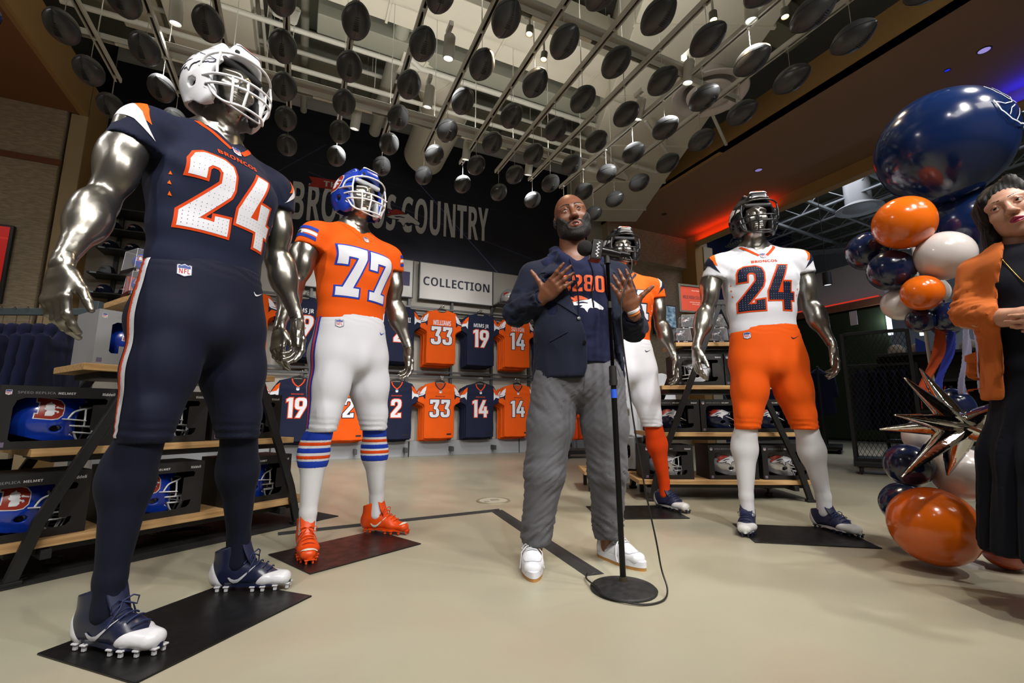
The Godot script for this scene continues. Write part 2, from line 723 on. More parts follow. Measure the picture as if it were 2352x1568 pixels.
func grad(stops: Array) -> Gradient:
	var g := Gradient.new()
	var o := PackedFloat32Array()
	var cc := PackedColorArray()
	for s in stops:
		o.append(s[0]); cc.append(s[1])
	g.offsets = o
	g.colors = cc
	return g

func xf(at: Vector3, yaw := 0.0, pitch := 0.0, roll := 0.0, sc := Vector3.ONE) -> Transform3D:
	return Transform3D(Basis.from_euler(Vector3(pitch, yaw, roll)).scaled_local(sc), at)

const WORDS_NTH := ["first", "second", "third", "fourth", "fifth", "sixth", "seventh", "eighth", "ninth", "tenth", "eleventh", "twelfth", "thirteenth", "fourteenth"]
# ---------------------------------------------------------------- camera, air, lamps
func set_view() -> void:
	var cam := Camera3D.new()
	cam.name = "camera"
	add_child(cam)
	cam.position = Vector3(0, 0.72, 0)
	cam.rotation = Vector3(deg_to_rad(9.1), deg_to_rad(-25.0), 0)
	cam.fov = rad_to_deg(2.0 * atan(784.0 / 1040.0))
	cam.near = 0.05
	cam.far = 60.0
	cam.current = true
	var we := WorldEnvironment.new()
	we.name = "environment"
	var e := Environment.new()
	e.background_mode = Environment.BG_COLOR
	e.background_color = Color.BLACK
	e.tonemap_mode = Environment.TONE_MAPPER_LINEAR
	e.tonemap_exposure = 1.1
	e.sdfgi_enabled = true
	e.ssao_enabled = true
	e.ssil_enabled = true
	we.environment = e
	add_child(we)

# a track spotlight: can, stem, shining lens, and the light it gives
var spot_parts := {}
func spotlight(at: Vector3, aim: Vector3, energy: float, label: String, warm := false, angle := 38.0, upright := false) -> void:
	var t := thing("track_spotlight", label, "spotlight", at, 0.0, "track spotlights under the ceiling")
	var dir := (aim - at).normalized()
	var body_dir := Vector3(dir.x * 0.25, dir.y, dir.z * 0.25).normalized()
	if not warm and not upright: body_dir = dir
	var bs := Basis.looking_at(body_dir, Vector3.RIGHT)
	var ln := 0.2 if not warm else 0.07
	var r := 0.047 if not warm else 0.03
	var g := Geo.new()
	var q := Transform3D(bs * Basis(Vector3.RIGHT, PI / 2), Vector3.ZERO)
	g.turned([Vector2(0, ln * 0.5), Vector2(r * 0.8, ln * 0.5), Vector2(r, ln * 0.44), Vector2(r, -ln * 0.5), Vector2(r * 0.86, -ln * 0.5), Vector2(r * 0.8, -ln * 0.38)], 20, Transform3D(q.basis, Vector3.ZERO))
	var wm := mat("white enamel of fittings", h("c9c8bd"), 0.45)
	obj("can", g, wm if not warm else mat("grey lamp metal", h("8d8c84"), 0.35, 0.6), t)
	var s := Geo.new()
	var top := bs * Vector3(0, 0, ln * 0.45)
	s.tube([top * 0.5, Vector3(0, 0.16, 0)], 0.009, 8)
	s.box(Vector3(0, 0.18, 0), Vector3(0.035, 0.05, 0.12), 0.004)
	obj("stem", s, wm, t)
	var l := Geo.new()
	l.lathe([Vector2(0.0, -ln * 0.42), Vector2(r * 0.8, -ln * 0.40)], 20, Transform3D(q.basis, Vector3.ZERO))
	for k in l.n.size(): l.n[k] = -bs.z if l.n[k].dot(bs.z) > 0 else l.n[k]
	var m := mat("glowing lamp glass warm" if warm else "glowing lamp glass", h("fff0d8") if warm else h("f6f8ff"), 0.3)
	m.emission_enabled = true
	m.emission = h("ffd9a0") if warm else h("fbfbff")
	m.emission_energy_multiplier = 6.0 if warm else 3.0
	obj("lens", l, m, t)
	var sp := SpotLight3D.new()
	sp.name = "beam"
	t.add_child(sp)
	sp.position = body_dir * (ln * 0.5 + 0.02)
	sp.basis = Basis.looking_at(dir, Vector3.RIGHT)
	sp.light_energy = energy
	sp.light_color = h("ffe2b8") if warm else h("fffaf4")
	sp.spot_angle = angle
	sp.spot_angle_attenuation = 0.7
	sp.spot_range = 20.0
	sp.spot_attenuation = 2.0
	sp.light_size = 0.06
	sp.shadow_enabled = true

func ceiling_panel(at: Vector3, size: Vector2, energy: float, label: String, col := Color(1, 0.99, 0.98)) -> void:
	var t := thing("unseen_ceiling_light", label, "ceiling light", at)
	var wm := mat("white enamel of fittings", h("c9c8bd"), 0.45)
	var g := Geo.new()
	g.box(Vector3(0, 0.05, 0), Vector3(size.x + 0.06, 0.08, size.y + 0.06), 0.006)
	obj("housing", g, wm, t)
	var l := Geo.new()
	l.box(Vector3(0, 0.008, 0), Vector3(size.x, 0.01, size.y))
	var m := mat("glowing panel", h("ffffff"), 0.4)
	m.emission_enabled = true
	m.emission = h("fff6ea")
	m.emission_energy_multiplier = 2.0
	obj("diffuser", l, m, t)
	var a := AreaLight3D.new()
	a.name = "panel_light"
	t.add_child(a)
	a.position = Vector3(0, -0.015, 0)
	a.rotation.x = -PI / 2
	a.area_size = size
	a.light_energy = energy
	a.light_color = col
	a.shadow_enabled = true

# ---------------------------------------------------------------- floor, walls, soffits
func build_room() -> void:
	var fm := mat("polished concrete floor", h("ffffff"), 0.42)
	fm.albedo_texture = noise_tex(3, 0.004, 512, 5, false, grad([[0.15, h("9d9a87")], [0.5, h("a4a18d")], [0.85, h("a59b88")]]))  # concrete mottle, with a faint pinkish tint painted in for reflected coloured light
	fm.uv1_triplanar = true
	fm.uv1_world_triplanar = true
	fm.uv1_scale = Vector3.ONE * 0.28
	fm.roughness_texture = noise_tex(9, 0.02, 256, 4, false, grad([[0.1, Color(0.8, 0.8, 0.8)], [0.9, Color(1, 1, 1)]]))
	fm.heightmap_enabled = false
	fm.normal_enabled = true
	fm.normal_texture = noise_tex(12, 0.035, 512, 3, true, null, 1.2)
	fm.normal_scale = 0.06
	fm.metallic_specular = 0.5
	var g := Geo.new()
	g.box(Vector3(5, -0.1, -2.0), Vector3(23, 0.2, 16))
	struct("floor", g, fm)
	# dark deck overhead
	var deck := mat("dark painted deck", h("6f7163"), 0.85)
	g = Geo.new()
	g.box(Vector3(5, 6.5, -2.0), Vector3(23, 0.2, 16))
	var ceil_ := struct("ceiling", g, deck)
	for k in 22:                                                  # ribs of the steel deck
		var r := Geo.new()
		r.box(Vector3(-2.5 + k * 0.42, 6.36, -3.0), Vector3(0.12, 0.09, 12), 0.01)
		obj("deck_rib", r, deck, ceil_)
	var wall := mat("beige woven wallcovering", h("b5a78f"), 0.8)
	wall.albedo_texture = noise_tex(5, 0.05, 256, 3, false, grad([[0.2, Color(0.86, 0.86, 0.86)], [0.8, Color(1, 1, 1)]]))
	wall.uv1_triplanar = true
	wall.uv1_world_triplanar = true
	wall.uv1_scale = Vector3(0.6, 3.0, 0.6)
	var plain_wall := mat("pale grey wall paint", h("aeaba3"), 0.8)
	g = Geo.new()
	g.box(Vector3(1.6, 3.2, -8.21), Vector3(8.9, 6.4, 0.3))
	struct("wall_back", g, plain_wall)
	g = Geo.new()
	g.box(Vector3(7.4, 2.5, -8.21), Vector3(2.74, 5.0, 0.3))
	g.box(Vector3(7.6, 4.62, -7.98), Vector3(3.1, 0.76, 0.22))
	struct("wall_back_right", g, wall)
	g = Geo.new()
	g.box(Vector3(-4.55, 2.5, -7.75), Vector3(3.0, 4.6, 0.62))
	struct("wall_left_bay", g, wall)
	g = Geo.new()
	g.box(Vector3(-6.15, 3.2, -2), Vector3(0.3, 6.4, 16)); struct("wall_left", g, wall)
	g = Geo.new()
	g.box(Vector3(5, 3.2, 5.15), Vector3(23, 6.4, 0.3)); struct("wall_front", g, wall)
	# the pilaster that the mural ends on
	var tan_ := mat("tan wall paint", h("a58350"), 0.75)
	var tanl := mat("light tan wallcovering", h("b9a783"), 0.8)
	g = Geo.new()
	g.box(Vector3(-2.93, 2.6, -7.775), Vector3(0.16, 5.2, 0.57)); struct("trim_pilaster", g, tan_)
	g = Geo.new()
	g.box(Vector3(-2.93, 2.345, -7.485), Vector3(0.17, 4.69, 0.02)); struct("trim_pilaster_face", g, tanl)
	# a dark red-brown line in the wallcovering of the left bay
	g = Geo.new()
	g.box(Vector3(-4.5, 3.945, -7.43), Vector3(2.96, 0.075, 0.03)); struct("trim_band", g, mat("red brown trim", h("7a4a30"), 0.7))
	# left soffit
	var brown := mat("brown soffit paint", h("7d5233"), 0.8)
	var brown_r := mat("taupe soffit paint", h("8a6a50"), 0.8)
	g = Geo.new()
	g.box(Vector3(-4.44, 4.72, -1.2), Vector3(3.12, 0.06, 12.5)); struct("ceiling_left_soffit", g, brown)
	g = Geo.new()
	g.box(Vector3(-2.89, 4.95, -1.3), Vector3(0.08, 0.52, 12.4)); struct("trim_left_fascia", g, tan_)
	# right soffit: underside and fascia
	g = Geo.new()
	g.box(Vector3(7.25, 5.03, -1.5), Vector3(2.46, 0.06, 13.2)); struct("ceiling_right_soffit", g, brown_r)
	g = Geo.new()
	g.box(Vector3(6.06, 5.235, -1.5), Vector3(0.08, 0.47, 13.2)); struct("trim_right_fascia", g, tan_)
	# header over the wide opening to the rest of the shop, and the jamb at its end
	g = Geo.new()
	g.box(Vector3(8.52, 4.9, -1.35), Vector3(0.18, 0.27, 12.5)); struct("trim_header", g, tan_)
	g = Geo.new()
	g.box(Vector3(8.55, 2.5, -7.86), Vector3(0.24, 5.0, 0.5)); struct("trim_jamb", g, tan_)
	g = Geo.new()
	g.box(Vector3(8.85, 2.38, -7.62), Vector3(0.3, 4.76, 0.05)); struct("trim_jamb_face", g, mat("pale jamb paint", h("b9ae98"), 0.7))
	# the shop beyond: walls, dark ceiling
	var white := mat("white painted wall", h("b7b3b6"), 0.7)
	g = Geo.new()
	g.box(Vector3(11, 3.2, -8.75), Vector3(5.5, 6.4, 0.3)); struct("wall_far_side", g, mat("navy painted wall", h("1b2a55"), 0.6))
	g = Geo.new()
	g.box(Vector3(13.2, 4.1, -7.4), Vector3(0.3, 1.1, 2.8)); struct("wall_far", g, white)
	g = Geo.new()
	g.box(Vector3(16.35, 3.2, -2), Vector3(0.3, 6.4, 16)); struct("wall_right", g, mat("bright blue white wall", h("c4cddb"), 0.7))
	# the green hedge wall under it, red brown ledge with its red light
	g = Geo.new()
	g.box(Vector3(13.1, 3.5, -7.35), Vector3(0.5, 0.18, 2.75), 0.01); struct("trim_ledge", g, mat("red brown trim", h("7a4a30"), 0.7))
	# mural band above the racks
	var im := Image.create(1024, 256, false, Image.FORMAT_RGB8)
	var rng := RandomNumberGenerator.new()
	rng.seed = 4
	var nz := FastNoiseLite.new()
	nz.seed = 8
	nz.frequency = 0.02
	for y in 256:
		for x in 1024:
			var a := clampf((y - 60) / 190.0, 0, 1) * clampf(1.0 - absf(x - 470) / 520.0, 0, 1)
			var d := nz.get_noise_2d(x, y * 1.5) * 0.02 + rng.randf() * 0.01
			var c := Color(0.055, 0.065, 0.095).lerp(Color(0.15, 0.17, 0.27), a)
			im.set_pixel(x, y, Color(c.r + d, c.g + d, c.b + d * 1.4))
	for ln in [[0, 88, 1024, 132, 0.05], [330, 120, 1024, 246, 0.10], [560, 96, 760, 256, 0.07], [0, 200, 420, 150, 0.05], [120, 256, 360, 60, 0.04]]:
		for s in 1400:
			var t := s / 1400.0
			var p := Vector2(lerpf(ln[0], ln[2], t), lerpf(ln[1], ln[3], t))
			for w in 2:
				var yy := clampi(int(p.y) + w, 0, 255)
				var xx := clampi(int(p.x), 0, 1023)
				var c := im.get_pixel(xx, yy)
				im.set_pixel(xx, yy, Color(c.r + ln[4] * 0.7, c.g + ln[4] * 0.7, c.b + ln[4]))
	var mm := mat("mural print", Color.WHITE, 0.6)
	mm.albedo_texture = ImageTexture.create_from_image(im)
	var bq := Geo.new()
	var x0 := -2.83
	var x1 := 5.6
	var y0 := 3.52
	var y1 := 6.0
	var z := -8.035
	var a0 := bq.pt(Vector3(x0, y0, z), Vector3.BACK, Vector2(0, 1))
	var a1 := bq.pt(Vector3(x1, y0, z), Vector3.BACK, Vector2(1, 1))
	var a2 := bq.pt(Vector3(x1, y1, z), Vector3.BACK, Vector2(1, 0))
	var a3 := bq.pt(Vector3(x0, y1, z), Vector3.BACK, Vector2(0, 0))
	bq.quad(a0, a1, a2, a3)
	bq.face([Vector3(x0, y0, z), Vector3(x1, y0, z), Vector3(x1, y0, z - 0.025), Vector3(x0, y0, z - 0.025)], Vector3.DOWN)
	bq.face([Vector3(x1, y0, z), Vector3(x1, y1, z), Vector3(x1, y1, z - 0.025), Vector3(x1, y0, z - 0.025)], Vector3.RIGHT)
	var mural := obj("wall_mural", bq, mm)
	tag(mural, "wide navy mural print with big white lettering above the jersey racks", "mural")
	# its lettering, each word a raised part, climbing to the right
	var tilt := atan2(4.83 - 4.623, 3.217 + 0.337)
	var wt := mat("white mural lettering", h("c9cbcd"), 0.6)
	var dirx := Vector3(cos(tilt), sin(tilt), 0)
	var p0 := Vector3(-0.337, 3.925, z + 0.002)
	for it in [["BRONCOS", 0.0, 1.72], ["COUNTRY", 1.83, 1.73]]:
		var t := moved(words(it[0], it[2], 0.70, "Droid Sans", 700), Vector2(it[1] + it[2] / 2, 0.35))
		obj("lettering", plate(t, Transform3D(Basis(dirx, Vector3(0, 1, 0), Vector3.BACK), p0), 0.006), wt, mural)
	var rb := tris(pv([0.23, 0.63, 1.28, 0.63, 1.22, 0.72, 1.28, 0.81, 0.23, 0.81, 0.29, 0.72]))
	obj("ribbon", plate(rb, Transform3D(Basis(dirx, Vector3(0, 1, 0), Vector3.BACK), p0), 0.009), mat("red mural ribbon", h("a82c25"), 0.6), mural)
	obj("ribbon_lettering", plate(moved(words("THIS IS", 0.62, 0.105), Vector2(0.78, 0.72)), Transform3D(Basis(dirx, Vector3(0, 1, 0), Vector3.BACK), p0), 0.012), wt, mural)
	logo_on(mural, Transform3D(Basis(dirx, Vector3(0, 1, 0), Vector3.BACK), Vector3(1.52, 4.36, z + 0.014)), 0.62, mat("navy outline", h("1a2136"), 0.6), wt, mat("red mural ribbon", h("a82c25"), 0.6))
	# round cover let into the floor, and the taped cable run
	var fc := thing("floor_box_cover", "round pale metal floor box cover set in the concrete", "floor box", Vector3(1.534, 0.0, -3.661))
	g = Geo.new()
	g.turned([Vector2(0, 0.004), Vector2(0.12, 0.004), Vector2(0.125, 0.0)], 32); obj("plate", g, mat("pale metal cover", h("c9c5b4"), 0.4, 0.2), fc)
	g = Geo.new()
	g.turned([Vector2(0.12, 0.003), Vector2(0.122, 0.006), Vector2(0.14, 0.006), Vector2(0.145, 0.0)], 32); obj("ring", g, mat("worn ring", h("8f8a74"), 0.5, 0.3), fc)
	g = Geo.new()
	g.box(Vector3(0.02, 0.006, -0.01), Vector3(0.07, 0.004, 0.05), 0.002)
	g.box(Vector3(-0.07, 0.006, 0.03), Vector3(0.04, 0.003, 0.03), 0.001)
	obj("flap", g, mat("grey floor box flap", h("a29e8e"), 0.4, 0.3), fc)
	var tp := thing("cable_tape", "dark grey tape covering the cable run across the floor to the microphone stand", "tape", Vector3(1.407, 0, -3.298))
	var tm := mat("dark gaffer tape", h("2b2a2b"), 0.75)
	for run in [[Vector3(0, 0, 0), Vector3(-0.14, 0, 1.47), 0.095], [Vector3(0.02, 0, 0.0), Vector3(-1.47, 0, 0.066), 0.075]]:
		var d: Vector3 = run[1] - run[0]
		var sd: Vector3 = d.normalized().cross(Vector3.UP) * float(run[2]) * 0.5
		var sec := [[-1.0, 0.001], [-0.45, 0.003], [-0.25, 0.009], [0.0, 0.011], [0.25, 0.009], [0.45, 0.003], [1.0, 0.001]]
		var rings := []
		for k in 16:
			var ring := []
			var wob := sin(k * 2.1) * 0.004
			for s in sec: ring.append(run[0] + d * (k / 15.0) + sd * (s[0] + wob) + Vector3.UP * (s[1] + 0.0006))
			for s in [1.0, -1.0]: ring.append(run[0] + d * (k / 15.0) + sd * (s + wob))
			rings.append(ring)
		g = Geo.new()
		g.loft(rings)
		obj("strip", g, tm, tp)

# the horse head: a mane and a head in white, both with an outline
const HEAD := [-0.47, -0.115, -0.33, -0.05, -0.1, 0.0, 0.07, 0.02, 0.15, 0.06, 0.17, 0.03, 0.24, -0.015, 0.33, -0.08, 0.40, -0.125, 0.47, -0.175, 0.50, -0.21, 0.48, -0.255, 0.44, -0.27, 0.41, -0.25, 0.38, -0.265, 0.30, -0.22, 0.22, -0.215, 0.18, -0.235, 0.12, -0.22, 0.06, -0.25, 0.03, -0.31, 0.02, -0.36, -0.03, -0.30, -0.06, -0.25, -0.12, -0.225, -0.18, -0.22, -0.10, -0.16, -0.15, -0.15, -0.30, -0.155, -0.40, -0.14]
const MANE := [-0.45, -0.03, -0.40, -0.01, -0.33, -0.015, -0.42, 0.06, -0.46, 0.13, -0.36, 0.09, -0.30, 0.07, -0.33, 0.12, -0.22, 0.15, -0.12, 0.13, -0.02, 0.08, 0.06, 0.04, 0.0, 0.02, -0.12, 0.015, -0.20, 0.0, -0.30, -0.03, -0.40, -0.075, -0.49, -0.10]
const SLIT := [-0.28, -0.075, -0.10, -0.05, 0.06, -0.08, 0.02, -0.10, -0.10, -0.085, -0.20, -0.105]
func logo_tris(part: String, grow := 0.0) -> PackedVector2Array:
	var p := pv(HEAD if part == "head" else MANE if part == "mane" else SLIT)
	if grow > 0.0:
		var o := PackedVector2Array()
		for q in Geometry2D.offset_polygon(p, grow, Geometry2D.JOIN_ROUND): o.append_array(tris(q))
		return o
	return tris(p)

func logo_on(parent: Node, where: Transform3D, width: float, edge: Material, head: Material, mane: Material) -> void:
	var s := Vector2.ONE * width
	var g := plate(moved(logo_tris("head", 0.022), Vector2.ZERO, s), where, 0.001)
	g.add(plate(moved(logo_tris("mane", 0.022), Vector2.ZERO, s), where, 0.001))
	obj("emblem_outline", g, edge, parent)
	obj("emblem_mane", plate(moved(logo_tris("mane"), Vector2.ZERO, s), where, 0.0025), mane, parent)
	obj("emblem_head", plate(moved(logo_tris("head"), Vector2.ZERO, s), where, 0.0025), head, parent)
	obj("emblem_line", plate(moved(logo_tris("slit"), Vector2.ZERO, s), where, 0.0035), edge, parent)
# ---------------------------------------------------------------- tracks, footballs, ducts
const PITCH := 0.466
func football_proto() -> Node3D:
	var t := thing("football", "x", "football")
	var L := 0.158
	var R := 0.095
	var prof := []
	for k in 25:
		var u := -1.0 + 2.0 * k / 24.0
		prof.append(Vector2(R * pow(maxf(1.0 - u * u, 0.0), 0.72), u * L))
	var g := Geo.new()
	var along := Transform3D(Basis(Vector3.RIGHT, PI / 2), Vector3.ZERO)
	g.lathe(prof, 32, along)
	for k in g.v.size():                                          # four seams pressed in
		var p := g.v[k]
		var a := fposmod(atan2(p.x, p.y), PI / 2)
		var e := minf(a, PI / 2 - a)
		p -= g.n[k] * 0.0016 * exp(-e * e * 320.0)
		g.v[k] = p
	var m := mat("charcoal foam football", h("46484a"), 0.36)
	m.metallic = 0.25
	m.normal_enabled = true
	m.normal_texture = noise_tex(21, 0.09, 256, 2, true, null, 2.0)
	m.normal_scale = 0.25
	m.uv1_scale = Vector3(3, 2, 1)
	obj("body", g, m, t)
	var s := Geo.new()                                             # the seam along the underside
	var path := []
	for k in 17:
		var u := -0.93 + 1.86 * k / 16.0
		path.append(Vector3(0, -R * pow(1.0 - u * u, 0.72) - 0.0002, u * L))
	s.tube(path, 0.0012, 6)
	obj("seam", s, mat("dark seam", h("1d1e1f"), 0.6), t)
	for side in [-1, 1]:
		path = []
		for k in 17:
			var u := -0.95 + 1.9 * k / 16.0
			path.append(Vector3(side * R * pow(1.0 - u * u, 0.72), 0, u * L))
		s = Geo.new()
		s.tube(path, 0.0012, 6)
		obj("side_seam", s, mat("dark seam", h("1d1e1f"), 0.6), t)
	for k in 8:
		var u := 0.12 + 0.075 * k
		var r := R * pow(1.0 - u * u, 0.72)
		var lc := []
		for j in 5:
			var a := -0.2 + 0.1 * j
			lc.append(Vector3(sin(a) * r, -cos(a) * r - 0.0012, u * L))
		s = Geo.new()
		s.tube(lc, 0.0022, 6)
		obj("lace", s, mat("dark lace", h("232425"), 0.5), t)
	s = Geo.new()
	s.tube([Vector3(0, R - 0.003, 0), Vector3(0, 0.295, 0)], 0.0022, 6)
	s.box(Vector3(0, 0.29, 0), Vector3(0.03, 0.022, 0.022), 0.003)
	obj("hanger", s, mat("white hanger cord", h("c2c1b6"), 0.5), t)
	return t

func build_ceiling() -> void:
	var wm := mat("white enamel of fittings", h("c9c8bd"), 0.45)
	var slot := mat("dark track slot", h("1b1b19"), 0.5)
	var cols := []
	for k in 12: cols.append(-1.68 + k * 0.4655)
	var first := true
	var proto: Node3D = football_proto()
	for ci in 12:
		var x: float = cols[ci]
		# the track over this row, open slot below
		var t := thing("hanging_track", "%s white ceiling track from the left carrying a row of footballs" % WORDS_NTH[ci], "track", Vector3(x, 3.7, -4.85), 0.0, "white tracks the footballs hang from")
		var g := Geo.new()
		for s in [-1, 1]: g.box(Vector3(s * 0.021, 0.01, 2.9), Vector3(0.006, 0.04, 5.8), 0.0015)
		g.box(Vector3(0, 0.028, 2.9), Vector3(0.044, 0.006, 5.8))
		for s in [-1, 1]: g.box(Vector3(s * 0.015, -0.008, 2.9), Vector3(0.010, 0.004, 5.8))
		obj("channel", g, wm, t)
		g = Geo.new()
		g.box(Vector3(0, 0.022, 2.9), Vector3(0.034, 0.006, 5.78)); obj("slot", g, slot, t)
		for rod in 4:
			g = Geo.new()
			g.tube([Vector3(0, 0.03, 0.5 + rod * 1.4), Vector3(0, 2.7, 0.5 + rod * 1.4)], 0.004, 6)
			obj("rod", g, wm, t)
		for ri in 9:
			var z := -4.77 + ri * 0.4575
			if ri == 8 and ci < 10: continue
			if ri == 7 and ci < 7: continue
			if ri == 6 and ci < 5: continue
			if ri == 5 and ci < 3: continue
			if ri >= 3 and ci < 2 and not (ri == 3 and ci == 1): continue
			var label := "charcoal football hanging %s from the left in the %s row out from the mural wall" % [WORDS_NTH[ci], WORDS_NTH[ri]]
			if first:
				first = false
				proto.position = Vector3(x, 3.4, z)
				proto.set_meta("label", label)
				proto.set_meta("group", "charcoal footballs hanging from the ceiling")
			else: dup(proto, Vector3(x, 3.4, z), 0.0, label, "charcoal footballs hanging from the ceiling")
	# cross channels the tracks are fixed to
	for c in [[3.765, -4.38, "nearest the mural"], [3.765, -2.7, "over the middle of the ball rows"], [3.765, -1.1, "nearest the camera"]]:
		var t := thing("cross_channel", "long white cross channel tying the tracks together, %s" % c[2], "channel", Vector3(0.9, c[0], c[1]))
		var g := Geo.new()
		g.box(Vector3(0, 0.0, 0.02), Vector3(5.6, 0.05, 0.006), 0.001)
		g.box(Vector3(0, 0.0, -0.02), Vector3(5.6, 0.05, 0.006), 0.001)
		g.box(Vector3(0, 0.022, 0), Vector3(5.6, 0.006, 0.04))
		obj("channel", g, wm, t)
		g = Geo.new()
		g.box(Vector3(0, 0.012, 0), Vector3(5.58, 0.006, 0.034)); obj("slot", g, slot, t)
		for k in 4:
			g = Geo.new()
			g.box(Vector3(-2.2 + k * 1.5, -0.028, 0), Vector3(0.55, 0.012, 0.03), 0.002); obj("light_strip", g, mat("cream strip", h("dcd9c8"), 0.4), t)
	# ducts and pipes above
	var duct := mat("cream painted duct", h("c3bfae"), 0.6)
	var dgrey := mat("grey green painted duct", h("8f9082"), 0.65)
	var pipe := mat("grey green pipe", h("96978a"), 0.55)
	var t2 := thing("air_duct", "big cream box duct crossing above the middle ball rows", "duct", Vector3(1.9, 5.35, -4.3))
	var g2 := Geo.new()
	g2.box(Vector3(0, 0, 0), Vector3(4.0, 0.6, 0.62), 0.01); obj("duct_body", g2, duct, t2)
	for k in 3:
		g2 = Geo.new()
		g2.box(Vector3(-1.3 + k * 1.3, 0, 0), Vector3(0.03, 0.63, 0.65), 0.004); obj("seam_flange", g2, duct, t2)
	t2 = thing("ceiling_beam", "grey ledge beam behind the cream box duct", "beam", Vector3(1.9, 5.2, -4.98))
	g2 = Geo.new()
	g2.box(Vector3.ZERO, Vector3(4.0, 0.3, 0.32), 0.01); obj("beam_body", g2, dgrey, t2)
	g2 = Geo.new()
	g2.tube([Vector3(-0.95, 0.05, 0.1), Vector3(-0.95, -0.17, -0.02), Vector3(-0.8, -0.2, -0.1), Vector3(1.75, -0.2, -0.12)], 0.035, 12); obj("white_pipe", g2, wm, t2)
	t2 = thing("air_duct", "wide cream duct panel running away over the left ball rows", "duct", Vector3(-1.18, 5.3, -4.2))
	g2 = Geo.new()
	g2.box(Vector3(0, 0, 0), Vector3(0.86, 0.55, 4.1), 0.01); obj("duct_body", g2, duct, t2)
	for k in 4:
		g2 = Geo.new()
		g2.box(Vector3(0, -0.002, -1.6 + k * 0.95), Vector3(0.875, 0.555, 0.012)); obj("seam_flange", g2, dgrey, t2)
	t2 = thing("air_duct", "narrow cream duct beside the left soffit, above the outermost balls", "duct", Vector3(-1.95, 5.45, -4.6))
	g2 = Geo.new()
	g2.box(Vector3(0, 0, 0), Vector3(0.42, 0.4, 3.2), 0.01); obj("duct_body", g2, duct, t2)
	t2 = thing("round_duct", "fat grey round duct slanting across above the left balls", "duct", Vector3(-2.4, 5.55, -5.75))
	g2 = Geo.new()
	g2.tube([Vector3(-1.2, 0, 0.75), Vector3(0, 0, 0), Vector3(1.35, 0, -0.85)], 0.3, 28); obj("duct_body", g2, dgrey, t2)
	# a bank of conduits
	t2 = thing("conduit_bank", "bank of parallel pale conduits running towards the mural wall", "conduits", Vector3(-0.83, 5.2, -4.3))
	for k in 7:
		g2 = Geo.new()
		g2.tube([Vector3(-0.24 + k * 0.08, 0, -2.0), Vector3(-0.24 + k * 0.08, 0, 3.0)], 0.019, 10); obj("conduit", g2, wm if k % 3 else pipe, t2)
	for k in 4:
		g2 = Geo.new()
		g2.box(Vector3(0, 0.03, -1.5 + k * 1.0), Vector3(0.66, 0.03, 0.035), 0.003); obj("bracket", g2, dgrey, t2)
	for p in [[0.80, 5.15, 0.085, -6.9, 0.5, "thick grey green pipe running away over the middle of the ceiling"], [1.02, 5.3, 0.045, -6.9, 0.5, "thinner pipe beside the thick grey green pipe"], [-0.25, 5.6, 0.05, -7.5, 0.0, "slim pipe between the conduits and the thick pipe"], [3.2, 5.7, 0.05, -3.5, 0.5, "slim pipe high over the right ball rows"]]:
		t2 = thing("ceiling_pipe", p[5], "pipe", Vector3(p[0], p[1], (p[3] + p[4]) / 2))
		g2 = Geo.new()
		var hl: float = (p[4] - p[3]) / 2
		g2.tube([Vector3(0, 0, -hl), Vector3(0, 0, hl)], p[2], 16); obj("pipe_body", g2, pipe, t2)
		for k in 4:
			g2 = Geo.new()
			g2.tube([Vector3(0, 0, -hl * 0.8 + k * hl * 0.5 - 0.02), Vector3(0, 0, -hl * 0.8 + k * hl * 0.5 + 0.02)], p[2] * 1.14, 16); obj("coupling", g2, pipe, t2)
	for p in [[5.0, -5.1], [5.25, -5.75], [5.5, -6.4], [4.75, -5.4]]:
		t2 = thing("cross_pipe", "thin pale pipe crossing the ceiling %s" % ["in front of the mural top", "a little behind the first", "deepest, over the mural", "below the others"][[5.0, 5.25, 5.5, 4.75].find(p[0])], "pipe", Vector3(1.2, p[0], p[1]))
		g2 = Geo.new()
		g2.tube([Vector3(-3.6, 0, 0), Vector3(4.0, 0, 0)], 0.03, 10); obj("pipe_body", g2, wm, t2)
		for k in 6:
			g2 = Geo.new()
			g2.tube([Vector3(-3.0 + k * 1.2, 0, 0), Vector3(-3.0 + k * 1.2, 6.35 - p[0], 0)], 0.005, 6); obj("rod", g2, wm, t2)
	for p in [[-1.9, 0], [-3.4, 1], [-6.7, 2]]:
		t2 = thing("ceiling_beam", "deep grey green roof beam, %s across the open ceiling" % ["nearest", "second", "farthest"][p[1]], "beam", Vector3(1.6, 6.05, p[0]))
		g2 = Geo.new()
		g2.box(Vector3(0, 0.22, 0), Vector3(8.8, 0.03, 0.3)); g2.box(Vector3(0, 0, 0), Vector3(8.8, 0.45, 0.03)); g2.box(Vector3(0, -0.22, 0), Vector3(8.8, 0.03, 0.3))
		obj("beam_body", g2, dgrey, t2)
	# elbow duct
	t2 = thing("elbow_duct", "large curved round duct elbow above the mural", "duct", Vector3(1.6, 5.35, -5.9))
	g2 = Geo.new()
	var path := []
	for k in 14:
		var a := PI * 0.5 * k / 13.0
		path.append(Vector3(-0.75 + sin(a) * 0.9, 0.0, 0.75 - (1 - cos(a)) * 1.35))
	path.append(Vector3(0.15, -0.05, -1.6))
	g2.tube(path, 0.36, 28); obj("duct_body", g2, duct, t2)
	for k in 4:
		g2 = Geo.new()
		var q: Vector3 = path[2 + k * 3]
		var q2: Vector3 = path[3 + k * 3]
		g2.tube([q, q.lerp(q2, 0.3)], 0.375, 28); obj("seam_flange", g2, duct, t2)
	# the big slanted duct on the right
	t2 = thing("air_duct", "huge cream rectangular duct slanting beside the right soffit", "duct", Vector3(4.55, 5.3, -5.0), -atan2(0.92, 2.1))
	g2 = Geo.new()
